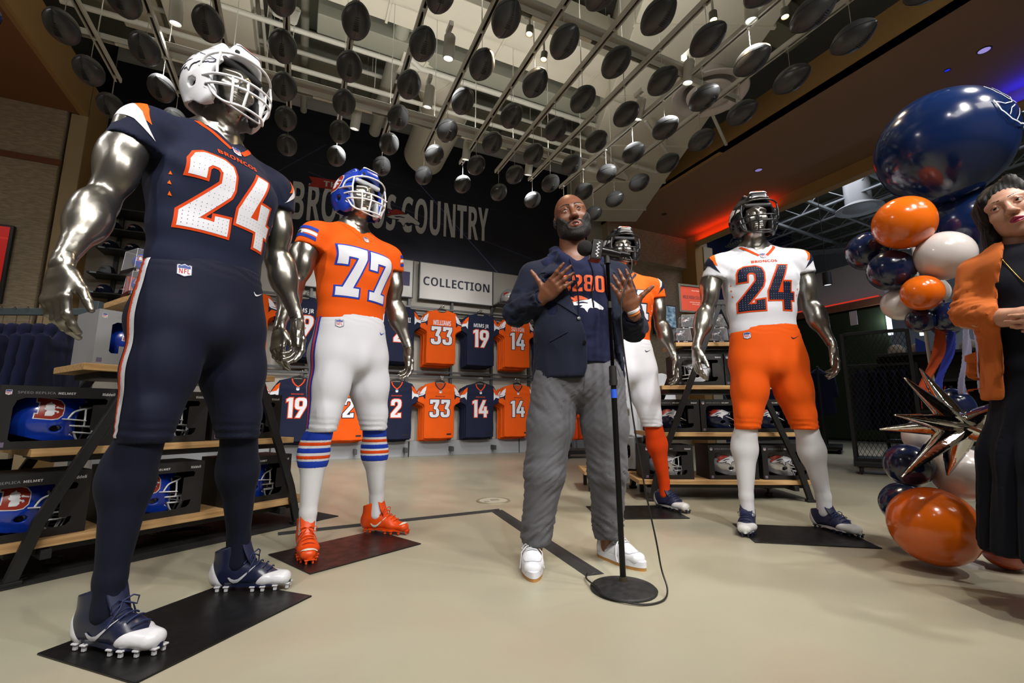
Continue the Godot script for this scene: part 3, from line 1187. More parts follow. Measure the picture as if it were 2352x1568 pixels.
	g2.box(Vector3(0, 0, 0), Vector3(1.5, 0.95, 5.6), 0.015); obj("duct_body", g2, duct, t2)
	for k in 5:
		g2 = Geo.new()
		g2.box(Vector3(0, 0, -2.2 + k * 1.1), Vector3(1.54, 0.99, 0.04), 0.004); obj("seam_flange", g2, duct, t2)
	# round ceiling diffuser under a trumpet and elbow
	t2 = thing("ceiling_diffuser", "round white ceiling diffuser with a ring plate under a curved duct", "diffuser", Vector3(4.32, 4.6, -3.52))
	g2 = Geo.new()
	g2.lathe([Vector2(0.22, 0.45), Vector2(0.23, 0.25), Vector2(0.27, 0.12), Vector2(0.36, 0.03), Vector2(0.44, 0.0), Vector2(0.445, -0.012), Vector2(0.43, -0.018), Vector2(0.34, 0.0), Vector2(0.30, 0.06)], 48); obj("cone", g2, mat("diffuser white", h("b9b0aa"), 0.5), t2)
	g2 = Geo.new()
	g2.lathe([Vector2(0.0, -0.03), Vector2(0.24, -0.028), Vector2(0.27, -0.015), Vector2(0.27, 0.0), Vector2(0.2, 0.05)], 40); obj("ring_plate", g2, mat("diffuser white", h("b9b0aa"), 0.5), t2)
	g2 = Geo.new()
	path = []
	for k in 10:
		var a := PI * 0.5 * k / 9.0
		path.append(Vector3((1 - cos(a)) * 0.55, 0.42 + sin(a) * 0.55, -(1 - cos(a)) * 0.3))
	path.append(Vector3(1.4, 0.98, -0.8))
	g2.tube(path, 0.225, 24); obj("neck", g2, duct, t2)
	t2 = thing("duct_brace", "thin diagonal white braces under the slanted duct", "brace", Vector3(4.5, 4.72, -4.6))
	for k in 3:
		g2 = Geo.new()
		g2.box(Vector3(-0.2 + k * 0.35, 0, -0.8 + k * 0.7), Vector3(1.3, 0.03, 0.04), 0.003, Basis(Vector3.UP, 0.5)); obj("brace_bar", g2, wm, t2)
	# white box of the wireless point
	t2 = thing("wireless_box", "small rounded white box with a blue light near the conduits", "access point", Vector3(-0.32, 4.1, -3.86), 0.2)
	g2 = Geo.new()
	g2.box(Vector3.ZERO, Vector3(0.2, 0.05, 0.2), 0.02); obj("case", g2, wm, t2)
	g2 = Geo.new()
	g2.ellipsoid(Vector3(-0.06, -0.025, 0.06), Vector3(0.006, 0.004, 0.006), 10)
	var bm := mat("blue status light", h("4060ff"), 0.4)
	bm.emission_enabled = true
	bm.emission = h("5a80ff")
	bm.emission_energy_multiplier = 4.0
	obj("status_light", g2, bm, t2)
	g2 = Geo.new()
	g2.tube([Vector3(0, 0.02, 0), Vector3(0, 0.5, 0)], 0.015, 8); obj("stem", g2, wm, t2)
	# recessed lights in the right soffit
	for c in [[7.118, -1.953, 0.055, "lit recessed downlight in the right soffit nearest the giant balloon", h("b9a8ff")], [7.121, -4.91, 0.055, "recessed downlight in the right soffit above the white jersey mannequin", h("9d8fd8")], [7.125, -2.299, 0.028, "small blue recessed light in the right soffit", h("2030ff")], [6.9, -7.0, 0.045, "unlit recessed downlight deep in the right soffit", h("4a3a30")]]:
		t2 = thing("recessed_light", c[3], "downlight", Vector3(c[0], 5.0, c[1]))
		g2 = Geo.new()
		g2.turned([Vector2(c[2] * 1.25, 0.002), Vector2(c[2] * 1.25, -0.006), Vector2(c[2] * 1.05, -0.008), Vector2(c[2], 0.0)], 28); obj("trim_ring", g2, mat("dark ring", h("2a2522"), 0.5), t2)
		g2 = Geo.new()
		g2.turned([Vector2(0, -0.003), Vector2(c[2] * 1.02, -0.003)], 28)
		var lm := mat("downlight glass " + c[3], c[4], 0.4)
		if c[4] != h("4a3a30"):
			lm.emission_enabled = true
			lm.emission = c[4]
			lm.emission_energy_multiplier = 0.5
		obj("lens", g2, lm, t2)
func lights() -> void:
	# seen track spots
	var seen_spots := [
		[Vector3(-1.10, 3.9, -4.0), Vector3(-0.9, 0, -6.5), "white can spotlight among the leftmost footballs", 0],
		[Vector3(0.94, 3.75, -3.26), Vector3(0.8, 0.3, -5.6), "white can spotlight between the fifth and sixth ball tracks, nearer one", 0],
		[Vector3(0.94, 3.75, -3.92), Vector3(0.4, 0.8, -7.6), "white can spotlight between the fifth and sixth ball tracks, farther one", 0],
		[Vector3(0.335, 3.7, -4.5), Vector3(-0.6, 0.8, -7.8), "white can spotlight above the blue helmet", 0],
		[Vector3(2.91, 3.75, -3.2), Vector3(3.0, 0.9, -7.8), "white can spotlight left of the round diffuser", 0],
		[Vector3(2.97, 3.75, -2.62), Vector3(3.0, 0.2, -5.2), "white can spotlight just before the round diffuser", 0],
		[Vector3(2.93, 3.78, -1.96), Vector3(3.4, 0.3, -3.4), "white can spotlight near the right soffit", 0],
		[Vector3(1.55, 3.7, -4.55), Vector3(1.6, 1.2, -7.9), "white can spotlight over the middle jersey racks", 0],
		[Vector3(2.35, 3.7, -4.55), Vector3(2.6, 1.2, -7.9), "white can spotlight over the right jersey racks", 0],
		[Vector3(1.46, 3.72, -2.8), Vector3(0.3, 1.2, -2.9), "small warm bare spotlight by the centre tracks", 1],
		[Vector3(1.69, 3.72, -2.98), Vector3(0.3, 1.2, -3.0), "small warm bare spotlight behind the first one by the centre tracks", 1],
		[Vector3(2.67, 3.72, -2.09), Vector3(2.8, 1.0, -2.0), "small warm bare spotlight at the top beside the white cans", 1],
		[Vector3(3.14, 3.72, -1.84), Vector3(2.9, 1.0, -2.1), "small warm bare spotlight nearest the right soffit", 1],
	]
	for s in seen_spots: spotlight(s[0], s[1], 1.2 if s[3] else 3.6, s[2], s[3] == 1, 42.0, true)
	# unseen track heads over and behind the camera, lighting the figures from the front
	var k := 0
	for s in [[Vector3(-0.9, 3.75, 0.9), Vector3(-0.3, 1.3, -2.1)], [Vector3(0.3, 3.75, 1.1), Vector3(0.3, 1.3, -2.8)], [Vector3(1.0, 3.75, 0.5), Vector3(1.3, 1.3, -1.95)], [Vector3(2.2, 3.75, 0.6), Vector3(1.3, 1.3, -1.95)], [Vector3(2.0, 3.75, 0.9), Vector3(2.85, 1.3, -2.0)], [Vector3(3.4, 3.75, 0.6), Vector3(3.1, 1.2, -1.4)], [Vector3(-1.6, 3.75, -0.6), Vector3(-0.4, 1.0, -3.0)], [Vector3(3.6, 3.75, -0.4), Vector3(3.1, 0.9, -2.9)]]:
		spotlight(s[0], s[1], 4.6, "unseen white can spotlight lighting the figures from the camera side, %s" % WORDS_NTH[k], false, 40.0)
		k += 1
	ceiling_panel(Vector3(0.6, 4.6, 2.2), Vector2(2.4, 1.2), 3.4, "wide unseen ceiling panel behind the camera lighting the figures")  # this panel and the next are out of view, softly lighting the figures
	ceiling_panel(Vector3(3.6, 4.6, 2.6), Vector2(2.4, 1.2), 2.8, "second unseen ceiling panel behind the camera on the right")
	ceiling_panel(Vector3(-4.4, 4.6, -2.8), Vector2(1.2, 0.6), 3.6, "unseen ceiling panel under the left soffit lighting the left bay")  # out of view, placed to brighten the left bay walls
	# orange and blue strips on the header's inner ledge, shining up at the soffit
	for s in [[Vector3(8.30, 4.80, -6.5), h("ff3c0c"), 0.55, 2.0, "orange light strip along the header by the back corner"], [Vector3(8.30, 4.80, -1.3), h("1a20ff"), 1.3, 1.8, "blue light strip along the header over the balloons"]]:
		var t := thing("light_strip", s[4], "light strip", s[0])
		var g := Geo.new()
		g.box(Vector3(0.08, -0.03, 0), Vector3(0.10, 0.03, s[3] + 0.04), 0.003); obj("ledge", g, mat("tan wall paint", h("a58350"), 0.75), t)
		g = Geo.new()
		g.box(Vector3(0.09, -0.008, 0), Vector3(0.03, 0.012, s[3]), 0.003)
		var m := mat("glow " + s[4], s[1], 0.4)
		m.emission_enabled = true
		m.emission = s[1]
		m.emission_energy_multiplier = 2.0
		obj("tube", g, m, t)
		var o := AreaLight3D.new()
		o.name = "glow"
		t.add_child(o)
		o.position = Vector3(0.03, 0.01, 0)
		o.rotation = Vector3(PI / 2, 0, 0)
		o.area_size = Vector2(0.04, s[3])
		o.light_color = s[1]
		o.light_energy = s[2]
		o.shadow_enabled = true
	for u in [[Vector3(0.9, 3.86, -4.38), 2.4, "nearest the mural"], [Vector3(0.9, 3.86, -2.7), 2.4, "over the middle of the ball rows"], [Vector3(0.9, 3.86, -1.1), 2.0, "nearest the camera"]]:  # strips added on top of the cross channels only to brighten the ceiling
		added_uplight(u[0], u[1], "slim added strip lighting the ceiling, %s" % u[2])
	ceiling_panel(Vector3(9.7, 5.75, -5.2), Vector2(1.2, 2.4), 2.6, "unseen ceiling panel behind the header lighting the shop beyond", Color(0.9, 0.92, 1.0))  # both panels kept out of view behind the header, to light the shop beyond
	ceiling_panel(Vector3(9.7, 5.75, -1.6), Vector2(1.2, 2.4), 4.0, "second unseen ceiling panel behind the header lighting the shop beyond", Color(0.85, 0.9, 1.0))

func added_uplight(at: Vector3, energy: float, label: String) -> void:  # an added fixture throwing light up at the ceiling
	var big := at.x < 4.0
	var t := thing("added_uplight", label, "added_uplight", at)
	var sz := Vector2(4.6, 0.07) if big else Vector2(0.07, 3.0)
	var g := Geo.new()
	g.box(Vector3(0, -0.02, 0), Vector3(sz.x + 0.02, 0.04, sz.y + 0.02), 0.004); obj("housing", g, mat("white enamel of fittings", h("c9c8bd"), 0.45), t)
	g = Geo.new()
	g.box(Vector3(0, 0.002, 0), Vector3(sz.x, 0.006, sz.y))
	var m := mat("glowing uplight", h("ffffff"), 0.4)
	m.emission_enabled = true
	m.emission = h("fff8ee")
	m.emission_energy_multiplier = 1.5
	obj("lens", g, m, t)
	g = Geo.new()
	for k in [-1, 1]: g.tube([Vector3(sz.x * 0.4 * k, -0.03, sz.y * 0.4 * k), Vector3(sz.x * 0.4 * k, -0.1, sz.y * 0.4 * k)], 0.005, 6)
	obj("brackets", g, mat("white enamel of fittings", h("c9c8bd"), 0.45), t)
	var a := AreaLight3D.new()
	a.name = "up_glow"
	t.add_child(a)
	a.position = Vector3(0, 0.02, 0)
	a.rotation.x = PI / 2
	a.area_size = sz
	a.light_energy = energy
	a.light_color = Color(1, 0.98, 0.95)
	a.shadow_enabled = true
# ---------------------------------------------------------------- hands, numerals, cloth
# a hand in a field of its own: W wrist, D towards the fingers, N out of the palm, T towards the thumb
func hand(f: Field, W: Vector3, D: Vector3, N: Vector3, T: Vector3, s := 1.0, curl := [0.35, 0.4, 0.45, 0.5], spread := 0.06, thumb := Vector3(0.75, 0.65, 0.25), slim := 1.0, thumb_bend := 0.25) -> void:
	f.bone(W - D * 0.03 * s, W + D * 0.03 * s, 0.027 * s, 0.019 * s, 0.034 * s, 0.018 * s, 0.01, T)
	f.bone(W + D * 0.02 * s, W + D * 0.085 * s + T * 0.002, 0.034 * s, 0.016 * s, 0.042 * s, 0.0135 * s, 0.015, T)
	f.ell(W + D * 0.045 * s + T * 0.022 * s + N * 0.008 * s, Vector3(0.02, 0.032, 0.014) * s, 0.015, false, Basis(T, D, T.cross(D)))
	f.ell(W + D * 0.05 * s - T * 0.026 * s + N * 0.006 * s, Vector3(0.016, 0.034, 0.013) * s, 0.015, false, Basis(T, D, T.cross(D)))
	var base := [0.031, 0.0105, -0.0105, -0.030]
	var reach := [0.088, 0.094, 0.089, 0.079]
	var long := [0.94, 1.04, 0.97, 0.78]
	for k in 4:
		var p: Vector3 = W + (D * reach[k] + T * base[k]) * s
		var dir: Vector3 = (D + T * (1.5 - k) * spread).normalized()
		var ax: Vector3 = dir.cross(N).normalized()
		var r := [0.0098, 0.0088, 0.0078, 0.0066]
		var seg := [0.044, 0.028, 0.023]
		var bend: float = curl[k]
		for j in 3:
			dir = dir.rotated(ax, bend * ([0.75, 1.1, 0.8][j]))
			var q: Vector3 = p + dir * seg[j] * long[k] * s
			f.bone(p, q, r[j] * s * slim, r[j] * s * slim, r[j + 1] * s * slim, r[j + 1] * s * slim * 0.95, 0.006 if j else 0.010)
			if j == 0: f.ell(q - N * 0.001 * s, Vector3.ONE * 0.0092 * s * slim, 0.005)
			p = q
	var t := (D * thumb.x + T * thumb.y + N * thumb.z).normalized()
	var p2 := W + (D * 0.022 + T * 0.026 + N * 0.006) * s
	var q2 := p2 + t * 0.045 * s
	f.bone(p2, q2, 0.0155 * s, 0.0145 * s, 0.0115 * s * slim, 0.0115 * s * slim, 0.014)
	var t2 := (t + D * thumb_bend).normalized()
	var q3 := q2 + t2 * 0.034 * s
	f.bone(q2, q3, 0.0112 * s * slim, 0.0108 * s * slim, 0.0095 * s * slim, 0.0088 * s * slim, 0.006)
	f.bone(q3, q3 + t2.lerp(t, -0.3).normalized() * 0.026 * s, 0.0100 * s * slim, 0.0088 * s * slim, 0.0072 * s * slim, 0.0062 * s * slim, 0.005)

# block numerals, one unit tall; each [outline, hole...]
func digit(c: String) -> Array:
	match c:
		"1": return [[0.0, 0.78, 0.0, 0.92, 0.14, 1.0, 0.32, 1.0, 0.32, 0.0, 0.12, 0.0, 0.12, 0.84]]
		"2": return [[0, 0, 0.6, 0, 0.6, 0.24, 0.40, 0.22, 0.40, 0.14, 0.22, 0.15, 0.56, 0.53, 0.6, 0.64, 0.6, 0.84, 0.55, 0.95, 0.43, 1.0, 0.16, 1.0, 0.05, 0.95, 0.0, 0.85, 0.0, 0.66, 0.2, 0.66, 0.2, 0.80, 0.25, 0.85, 0.35, 0.85, 0.40, 0.80, 0.40, 0.66, 0.0, 0.2]]
		"3": return [[0.0, 0.30, 0.0, 0.13, 0.07, 0.03, 0.18, 0.0, 0.42, 0.0, 0.54, 0.05, 0.6, 0.15, 0.6, 0.38, 0.55, 0.47, 0.48, 0.53, 0.6, 0.80, 0.6, 1.0, 0.02, 1.0, 0.02, 0.76, 0.2, 0.76, 0.2, 0.84, 0.38, 0.84, 0.26, 0.58, 0.26, 0.45, 0.36, 0.45, 0.4, 0.41, 0.4, 0.20, 0.36, 0.15, 0.24, 0.15, 0.2, 0.20, 0.2, 0.30]]
		"4": return [[0.0, 0.22, 0.0, 0.42, 0.28, 1.0, 0.48, 1.0, 0.22, 0.38, 0.36, 0.38, 0.36, 0.62, 0.55, 0.62, 0.55, 0.38, 0.64, 0.38, 0.64, 0.22, 0.55, 0.22, 0.55, 0.0, 0.36, 0.0, 0.36, 0.22]]
		"7": return [[0.0, 0.62, 0.0, 1.0, 0.66, 1.0, 0.66, 0.80, 0.38, 0.17, 0.52, 0.17, 0.52, 0.0, 0.04, 0.0, 0.04, 0.17, 0.17, 0.17, 0.43, 0.78, 0.20, 0.78, 0.20, 0.62]]
		"9": return [[0.06, 0.0, 0.28, 0.0, 0.56, 0.52, 0.6, 0.64, 0.6, 0.84, 0.55, 0.95, 0.43, 1.0, 0.17, 1.0, 0.05, 0.95, 0.0, 0.84, 0.0, 0.56, 0.05, 0.46, 0.16, 0.41, 0.28, 0.41], [0.2, 0.60, 0.24, 0.56, 0.36, 0.56, 0.4, 0.60, 0.4, 0.80, 0.36, 0.85, 0.24, 0.85, 0.2, 0.80]]
		"8": return [[0.0, 0.15, 0.05, 0.05, 0.17, 0.0, 0.43, 0.0, 0.55, 0.05, 0.6, 0.15, 0.6, 0.42, 0.54, 0.51, 0.06, 0.51, 0.0, 0.42], [0.2, 0.19, 0.24, 0.15, 0.36, 0.15, 0.4, 0.19, 0.4, 0.40, 0.36, 0.44, 0.24, 0.44, 0.2, 0.40]]
		"8b": return [[0.06, 0.505, 0.54, 0.505, 0.6, 0.60, 0.6, 0.85, 0.55, 0.95, 0.43, 1.0, 0.17, 1.0, 0.05, 0.95, 0.0, 0.85, 0.0, 0.60], [0.2, 0.62, 0.24, 0.58, 0.36, 0.58, 0.4, 0.62, 0.4, 0.81, 0.36, 0.85, 0.24, 0.85, 0.2, 0.81]]
		"0": return [[0.0, 0.15, 0.05, 0.05, 0.17, 0.0, 0.43, 0.0, 0.55, 0.05, 0.6, 0.15, 0.6, 0.85, 0.55, 0.95, 0.43, 1.0, 0.17, 1.0, 0.05, 0.95, 0.0, 0.85], [0.2, 0.19, 0.24, 0.15, 0.36, 0.15, 0.4, 0.19, 0.4, 0.81, 0.36, 0.85, 0.24, 0.85, 0.2, 0.81]]
		"5": return [[0.0, 0.30, 0.0, 0.13, 0.07, 0.03, 0.18, 0.0, 0.42, 0.0, 0.54, 0.05, 0.6, 0.16, 0.6, 0.48, 0.54, 0.58, 0.42, 0.62, 0.2, 0.62, 0.2, 0.83, 0.56, 0.83, 0.56, 1.0, 0.02, 1.0, 0.02, 0.46, 0.32, 0.46, 0.4, 0.41, 0.4, 0.20, 0.36, 0.15, 0.24, 0.15, 0.2, 0.20, 0.2, 0.30]]
	return [[0, 0, 0.3, 0, 0.3, 1, 0, 1]]

# a numeral string centred on `at`, h tall, as [face triangles, outline triangles]
func numerals(s: String, at: Vector2, hgt: float, wid := 1.0, edge := 0.0, gap := 0.12) -> Array:
	var total := 0.0
	for c in s: total += (0.32 if c == "1" else 0.6 if c != "7" and c != "4" else 0.65) + gap
	total -= gap
	var x := -total / 2
	var face := PackedVector2Array()
	var line := PackedVector2Array()
	for c0 in (s.replace("8", "8B") if "8" in s else s):
		var c: String = "8b" if c0 == "B" else c0
		var d := digit(c)
		if c == "8b": x -= 0.6 + gap
		var polys := []
		var wide := []
		for k in d.size():
			var p := PackedVector2Array()
			for q in pv(d[k]): p.append(Vector2((q.x + x) * hgt * wid, (q.y - 0.5) * hgt) + at)
			polys.append(p)
			if edge > 0.0:
				var o := Geometry2D.offset_polygon(p, edge if k == 0 else -edge, Geometry2D.JOIN_MITER)
				if o.size(): wide.append(o[0])
		face.append_array(holed(polys[0], polys.slice(1)))
		if wide.size(): line.append_array(holed(wide[0], wide.slice(1)))
		x += (0.32 if c == "1" else 0.6 if c != "7" and c != "4" else 0.65) + gap
	return [face, line]

const SHIELD := [0, -0.55, 0.2, -0.46, 0.42, -0.38, 0.42, 0.38, 0.3, 0.44, 0.2, 0.38, 0, 0.5, -0.2, 0.38, -0.3, 0.44, -0.42, 0.38, -0.42, -0.38, -0.2, -0.46]
const SHIELD_TOP := [0.37, 0.12, 0.37, 0.34, 0.3, 0.39, 0.2, 0.33, 0, 0.44, -0.2, 0.33, -0.3, 0.39, -0.37, 0.34, -0.37, 0.12]
const SWOOSH := [-0.5, 0.14, -0.46, 0.0, -0.38, -0.1, -0.26, -0.12, -0.1, -0.07, 0.5, 0.22, -0.06, 0.02, -0.2, -0.02, -0.32, 0.0, -0.4, 0.06, -0.45, 0.14]

# a league shield laid on a relief (or flat): white, navy top, red letters
func shield_on(parent: Node, r: Relief, at: Vector2, hgt: float, rot := 0.0) -> void:
	var s := Vector2.ONE * hgt
	obj("badge_edge", r.print_on(moved(tris(pv(SHIELD)), at, s * 1.12, rot), 0.0022), mat("badge navy", h("1b2550"), 0.5), parent)
	obj("badge", r.print_on(moved(tris(pv(SHIELD)), at, s, rot), 0.003), mat("badge white", h("d9dbe2"), 0.5), parent)
	obj("badge_top", r.print_on(moved(tris(pv(SHIELD_TOP)), at, s, rot), 0.0038), mat("badge blue", h("22408c"), 0.5), parent)
	obj("badge_letters", r.print_on(moved(moved(words("NFL", 0.66, 0.4), Vector2(0, -0.12)), at, s, rot), 0.0038), mat("badge red", h("b0202c"), 0.5), parent)

func shield_flat(parent: Node, x: Transform3D, hgt: float) -> void:
	var s := Vector2.ONE * hgt
	obj("badge", plate(moved(tris(pv(SHIELD)), Vector2.ZERO, s), x, 0.0006), mat("badge white", h("d9dbe2"), 0.5), parent)
	obj("badge_top", plate(moved(tris(pv(SHIELD_TOP)), Vector2.ZERO, s), x, 0.001), mat("badge blue", h("22408c"), 0.5), parent)
	obj("badge_letters", plate(moved(moved(words("NFL", 0.66, 0.4), Vector2(0, -0.12)), Vector2.ZERO, s), x, 0.001), mat("badge red", h("b0202c"), 0.5), parent)

func logo_relief(parent: Node, r: Relief, at: Vector2, width: float, edge: Material, head: Material, mane: Material, rot := 0.0, mirror := 1.0, lift := 0.002) -> void:
	var s := Vector2(width * mirror, width)
	if edge:
		var g := r.print_on(moved(logo_tris("head", 0.022), at, s, rot), lift)
		g.add(r.print_on(moved(logo_tris("mane", 0.022), at, s, rot), lift))
		obj("emblem_outline", g, edge, parent)
	if mane: obj("emblem_mane", r.print_on(moved(logo_tris("mane"), at, s, rot), lift + 0.0008), mane, parent)
	if head: obj("emblem_head", r.print_on(moved(logo_tris("head"), at, s, rot), lift + 0.0008), head, parent)
	if edge: obj("emblem_line", r.print_on(moved(logo_tris("slit"), at, s, rot), lift + 0.0016), edge, parent)

# the letter D with a rearing horse
const DEE := [-0.5, -0.5, 0.12, -0.5, 0.34, -0.44, 0.48, -0.26, 0.5, 0.0, 0.48, 0.26, 0.34, 0.44, 0.12, 0.5, -0.5, 0.5, -0.5, 0.3, -0.4, 0.3, -0.4, -0.3, -0.5, -0.3]
const RISING := [-0.16, -0.36, -0.17, -0.2, -0.12, -0.1, -0.2, -0.06, -0.24, 0.02, -0.18, 0.06, -0.21, 0.14, -0.17, 0.24, -0.06, 0.3, -0.02, 0.36, 0.02, 0.28, 0.1, 0.26, 0.16, 0.18, 0.12, 0.14, 0.17, 0.05, 0.13, 0.0, 0.2, -0.06, 0.3, -0.06, 0.34, -0.14, 0.26, -0.2, 0.24, -0.12, 0.16, -0.14, 0.18, -0.24, 0.1, -0.34]
func dee_relief(parent: Node, r: Relief, at: Vector2, hgt: float, rot := 0.0, mirror := 1.0) -> void:
	var s := Vector2(hgt * mirror, hgt)
	var o := PackedVector2Array()
	for q in Geometry2D.offset_polygon(pv(DEE), 0.045, Geometry2D.JOIN_MITER): o.append_array(tris(q))
	obj("emblem_border", r.print_on(moved(o, at, s, rot), 0.0018), mat("decal white", h("d5d8de"), 0.35), parent)
	obj("emblem_letter", r.print_on(moved(tris(pv(DEE)), at, s, rot), 0.0026), mat("decal dark red", h("8e2a1c"), 0.35), parent)
	obj("emblem_horse", r.print_on(moved(tris(pv(RISING)), at, s, rot), 0.0034), mat("decal white", h("d5d8de"), 0.35), parent)
	obj("emblem_smoke", r.print_on(moved(tris(pv([0.17, 0.1, 0.24, 0.16, 0.3, 0.12, 0.47, 0.1, 0.46, 0.03, 0.3, 0.06, 0.22, 0.05])), at, s, rot), 0.0034), mat("decal white", h("d5d8de"), 0.35), parent)

# irregular folds: ridged noise stretched along one axis
var fold_noise: FastNoiseLite
func folds(p: Vector3, sx: float, sy: float, sz: float) -> float:
	if fold_noise == null:
		fold_noise = FastNoiseLite.new()
		fold_noise.seed = 17
		fold_noise.frequency = 1.0
		fold_noise.fractal_octaves = 2
	var v := fold_noise.get_noise_3d(p.x * sx, p.y * sy, p.z * sz)
	return 1.0 - absf(v) * 3.0

func cloth(called: String, col: Color, rough := 0.8, rim := 0.25, weave := 60.0) -> StandardMaterial3D:
	if mats.has(called): return mats[called]
	var m := mat(called, col, rough)
	m.metallic_specular = 0.3
	m.rim_enabled = true
	m.rim = rim
	m.rim_tint = 0.6
	m.normal_enabled = true
	if not mats.has("weave"):
		var q := StandardMaterial3D.new()
		q.normal_texture = noise_tex(33, 0.22, 256, 2, true, null, 3.0)
		mats["weave"] = q
	m.normal_texture = mats["weave"].normal_texture
	m.normal_scale = 0.22
	m.uv1_triplanar = true
	m.uv1_scale = Vector3.ONE * weave * 0.12
	return m
# ---------------------------------------------------------------- football helmet; its own axes: +z the face, y = 0 the middle of the head
var helmet_geo: Geo
var helmet_lining: Geo
var helmet_side: Relief
var helmet_side_r: Relief
var helmet_front: Relief
var helmet_top: Relief
var mask_bars := []

func helmet_shapes() -> void:
	if helmet_geo: return
	var f := Field.new(Vector3(-0.155, -0.2, -0.19), Vector3(0.155, 0.18, 0.18), 0.0042)
	f.ell(Vector3(0, 0.012, -0.012), Vector3(0.128, 0.140, 0.152), 0.0)
	f.bone(Vector3(0, -0.02, -0.03), Vector3(0, -0.085, -0.025), 0.126, 0.138, 0.112, 0.118, 0.03)
	for s: int in [-1, 1]:
		f.bone(Vector3(s * 0.098, -0.02, 0.02), Vector3(s * 0.088, -0.115, 0.055), 0.028, 0.062, 0.024, 0.045, 0.035)
		f.bone(Vector3(s * 0.060, 0.128, 0.06), Vector3(s * 0.052, 0.135, -0.06), 0.014, 0.010, 0.014, 0.010, 0.02)
	f.bone(Vector3(-0.035, 0.085, 0.108), Vector3(0.035, 0.085, 0.108), 0.05, 0.026, 0.05, 0.026, 0.03, Vector3.UP)
	# head room
	f.ell(Vector3(0, 0.0, -0.008), Vector3(0.112, 0.125, 0.135), 0.006, true)
	f.bone(Vector3(0, -0.02, -0.015), Vector3(0, -0.22, 0.0), 0.108, 0.122, 0.100, 0.108, 0.008, Vector3.RIGHT, true)
	# face opening
	f.bone(Vector3(0, -0.015, 0.13), Vector3(0, -0.22, 0.17), 0.098, 0.098, 0.098, 0.105, 0.012, Vector3.RIGHT, true)
	f.bone(Vector3(-0.052, -0.035, 0.15), Vector3(0.052, -0.035, 0.15), 0.080, 0.09, 0.080, 0.09, 0.01, Vector3.UP, true)
	# ear holes
	for s: int in [-1, 1]: f.bone(Vector3(s * 0.10, -0.052, 0.002), Vector3(s * 0.16, -0.056, 0.006), 0.016, 0.022, 0.016, 0.022, 0.003, Vector3.UP, true)
	f.cut(Vector3(0, -0.128, 0), Vector3(0, -1, -0.35).normalized())
	helmet_geo = f.geo()
	helmet_side = Relief.new(helmet_geo, Transform3D(Basis(Vector3(0, 0, -1), Vector3.UP, Vector3.RIGHT), Vector3.ZERO), 0.005)
	helmet_side_r = Relief.new(helmet_geo, Transform3D(Basis(Vector3(0, 0, 1), Vector3.UP, Vector3.LEFT), Vector3.ZERO), 0.005)
	var q := Basis(Vector3.RIGHT, -0.75)
	helmet_front = Relief.new(helmet_geo, Transform3D(q, Vector3.ZERO), 0.005)
	helmet_top = Relief.new(helmet_geo, Transform3D(Basis(Vector3.RIGHT, -PI / 2 - 0.2), Vector3.ZERO), 0.005)
	var lf := Field.new(Vector3(-0.14, -0.16, -0.16), Vector3(0.14, 0.15, 0.14), 0.006)
	for s: int in [-1, 1]:
		lf.bone(Vector3(s * 0.088, -0.03, 0.045), Vector3(s * 0.080, -0.12, 0.075), 0.014, 0.034, 0.013, 0.024, 0.012)
	lf.bone(Vector3(-0.07, 0.05, 0.095), Vector3(0.07, 0.05, 0.095), 0.016, 0.014, 0.016, 0.014, 0.01, Vector3.UP)
	lf.ell(Vector3(0, 0.03, -0.08), Vector3(0.10, 0.085, 0.04), 0.01)
	helmet_lining = lf.geo()
	# wires of the face mask, full width
	var mir := func(a: Array) -> Array:
		var o := []
		for p in a: o.append(p)
		for k in range(a.size() - 2, -1, -1): o.append(Vector3(-a[k].x, a[k].y, a[k].z))
		return o
	var soft := func(a: Array) -> Array:
		var c := Curve3D.new()
		for k in a.size():
			var t: Vector3 = (a[mini(k + 1, a.size() - 1)] - a[maxi(k - 1, 0)]) * 0.16
			c.add_point(a[k], -t, t)
		c.bake_interval = 0.012
		return Array(c.get_baked_points())
	mask_bars.append(soft.call(mir.call([Vector3(-0.129, -0.005, 0.045), Vector3(-0.124, 0.032, 0.07), Vector3(-0.102, 0.048, 0.122), Vector3(-0.055, 0.056, 0.158), Vector3(0, 0.058, 0.168)])))
	mask_bars.append(soft.call(mir.call([Vector3(-0.122, -0.04, 0.055), Vector3(-0.110, -0.045, 0.118), Vector3(-0.062, -0.052, 0.178), Vector3(0, -0.055, 0.196)])))
	mask_bars.append(soft.call(mir.call([Vector3(-0.116, -0.075, 0.075), Vector3(-0.106, -0.080, 0.118), Vector3(-0.060, -0.088, 0.178), Vector3(0, -0.092, 0.198)])))
	mask_bars.append(soft.call(mir.call([Vector3(-0.112, -0.078, 0.080), Vector3(-0.100, -0.115, 0.098), Vector3(-0.078, -0.138, 0.125), Vector3(-0.040, -0.148, 0.168), Vector3(0, -0.15, 0.178)])))
	for s: int in [-1, 1]:
		mask_bars.append([Vector3(s * 0.104, 0.046, 0.118), Vector3(s * 0.112, 0.0, 0.118), Vector3(s * 0.109, -0.046, 0.118)])
		mask_bars.append([Vector3(s * 0.036, -0.054, 0.189), Vector3(s * 0.036, -0.089, 0.191), Vector3(s * 0.035, -0.148, 0.170)])
		mask_bars.append([Vector3(s * 0.078, -0.050, 0.162), Vector3(s * 0.076, -0.086, 0.164), Vector3(s * 0.064, -0.143, 0.144)])

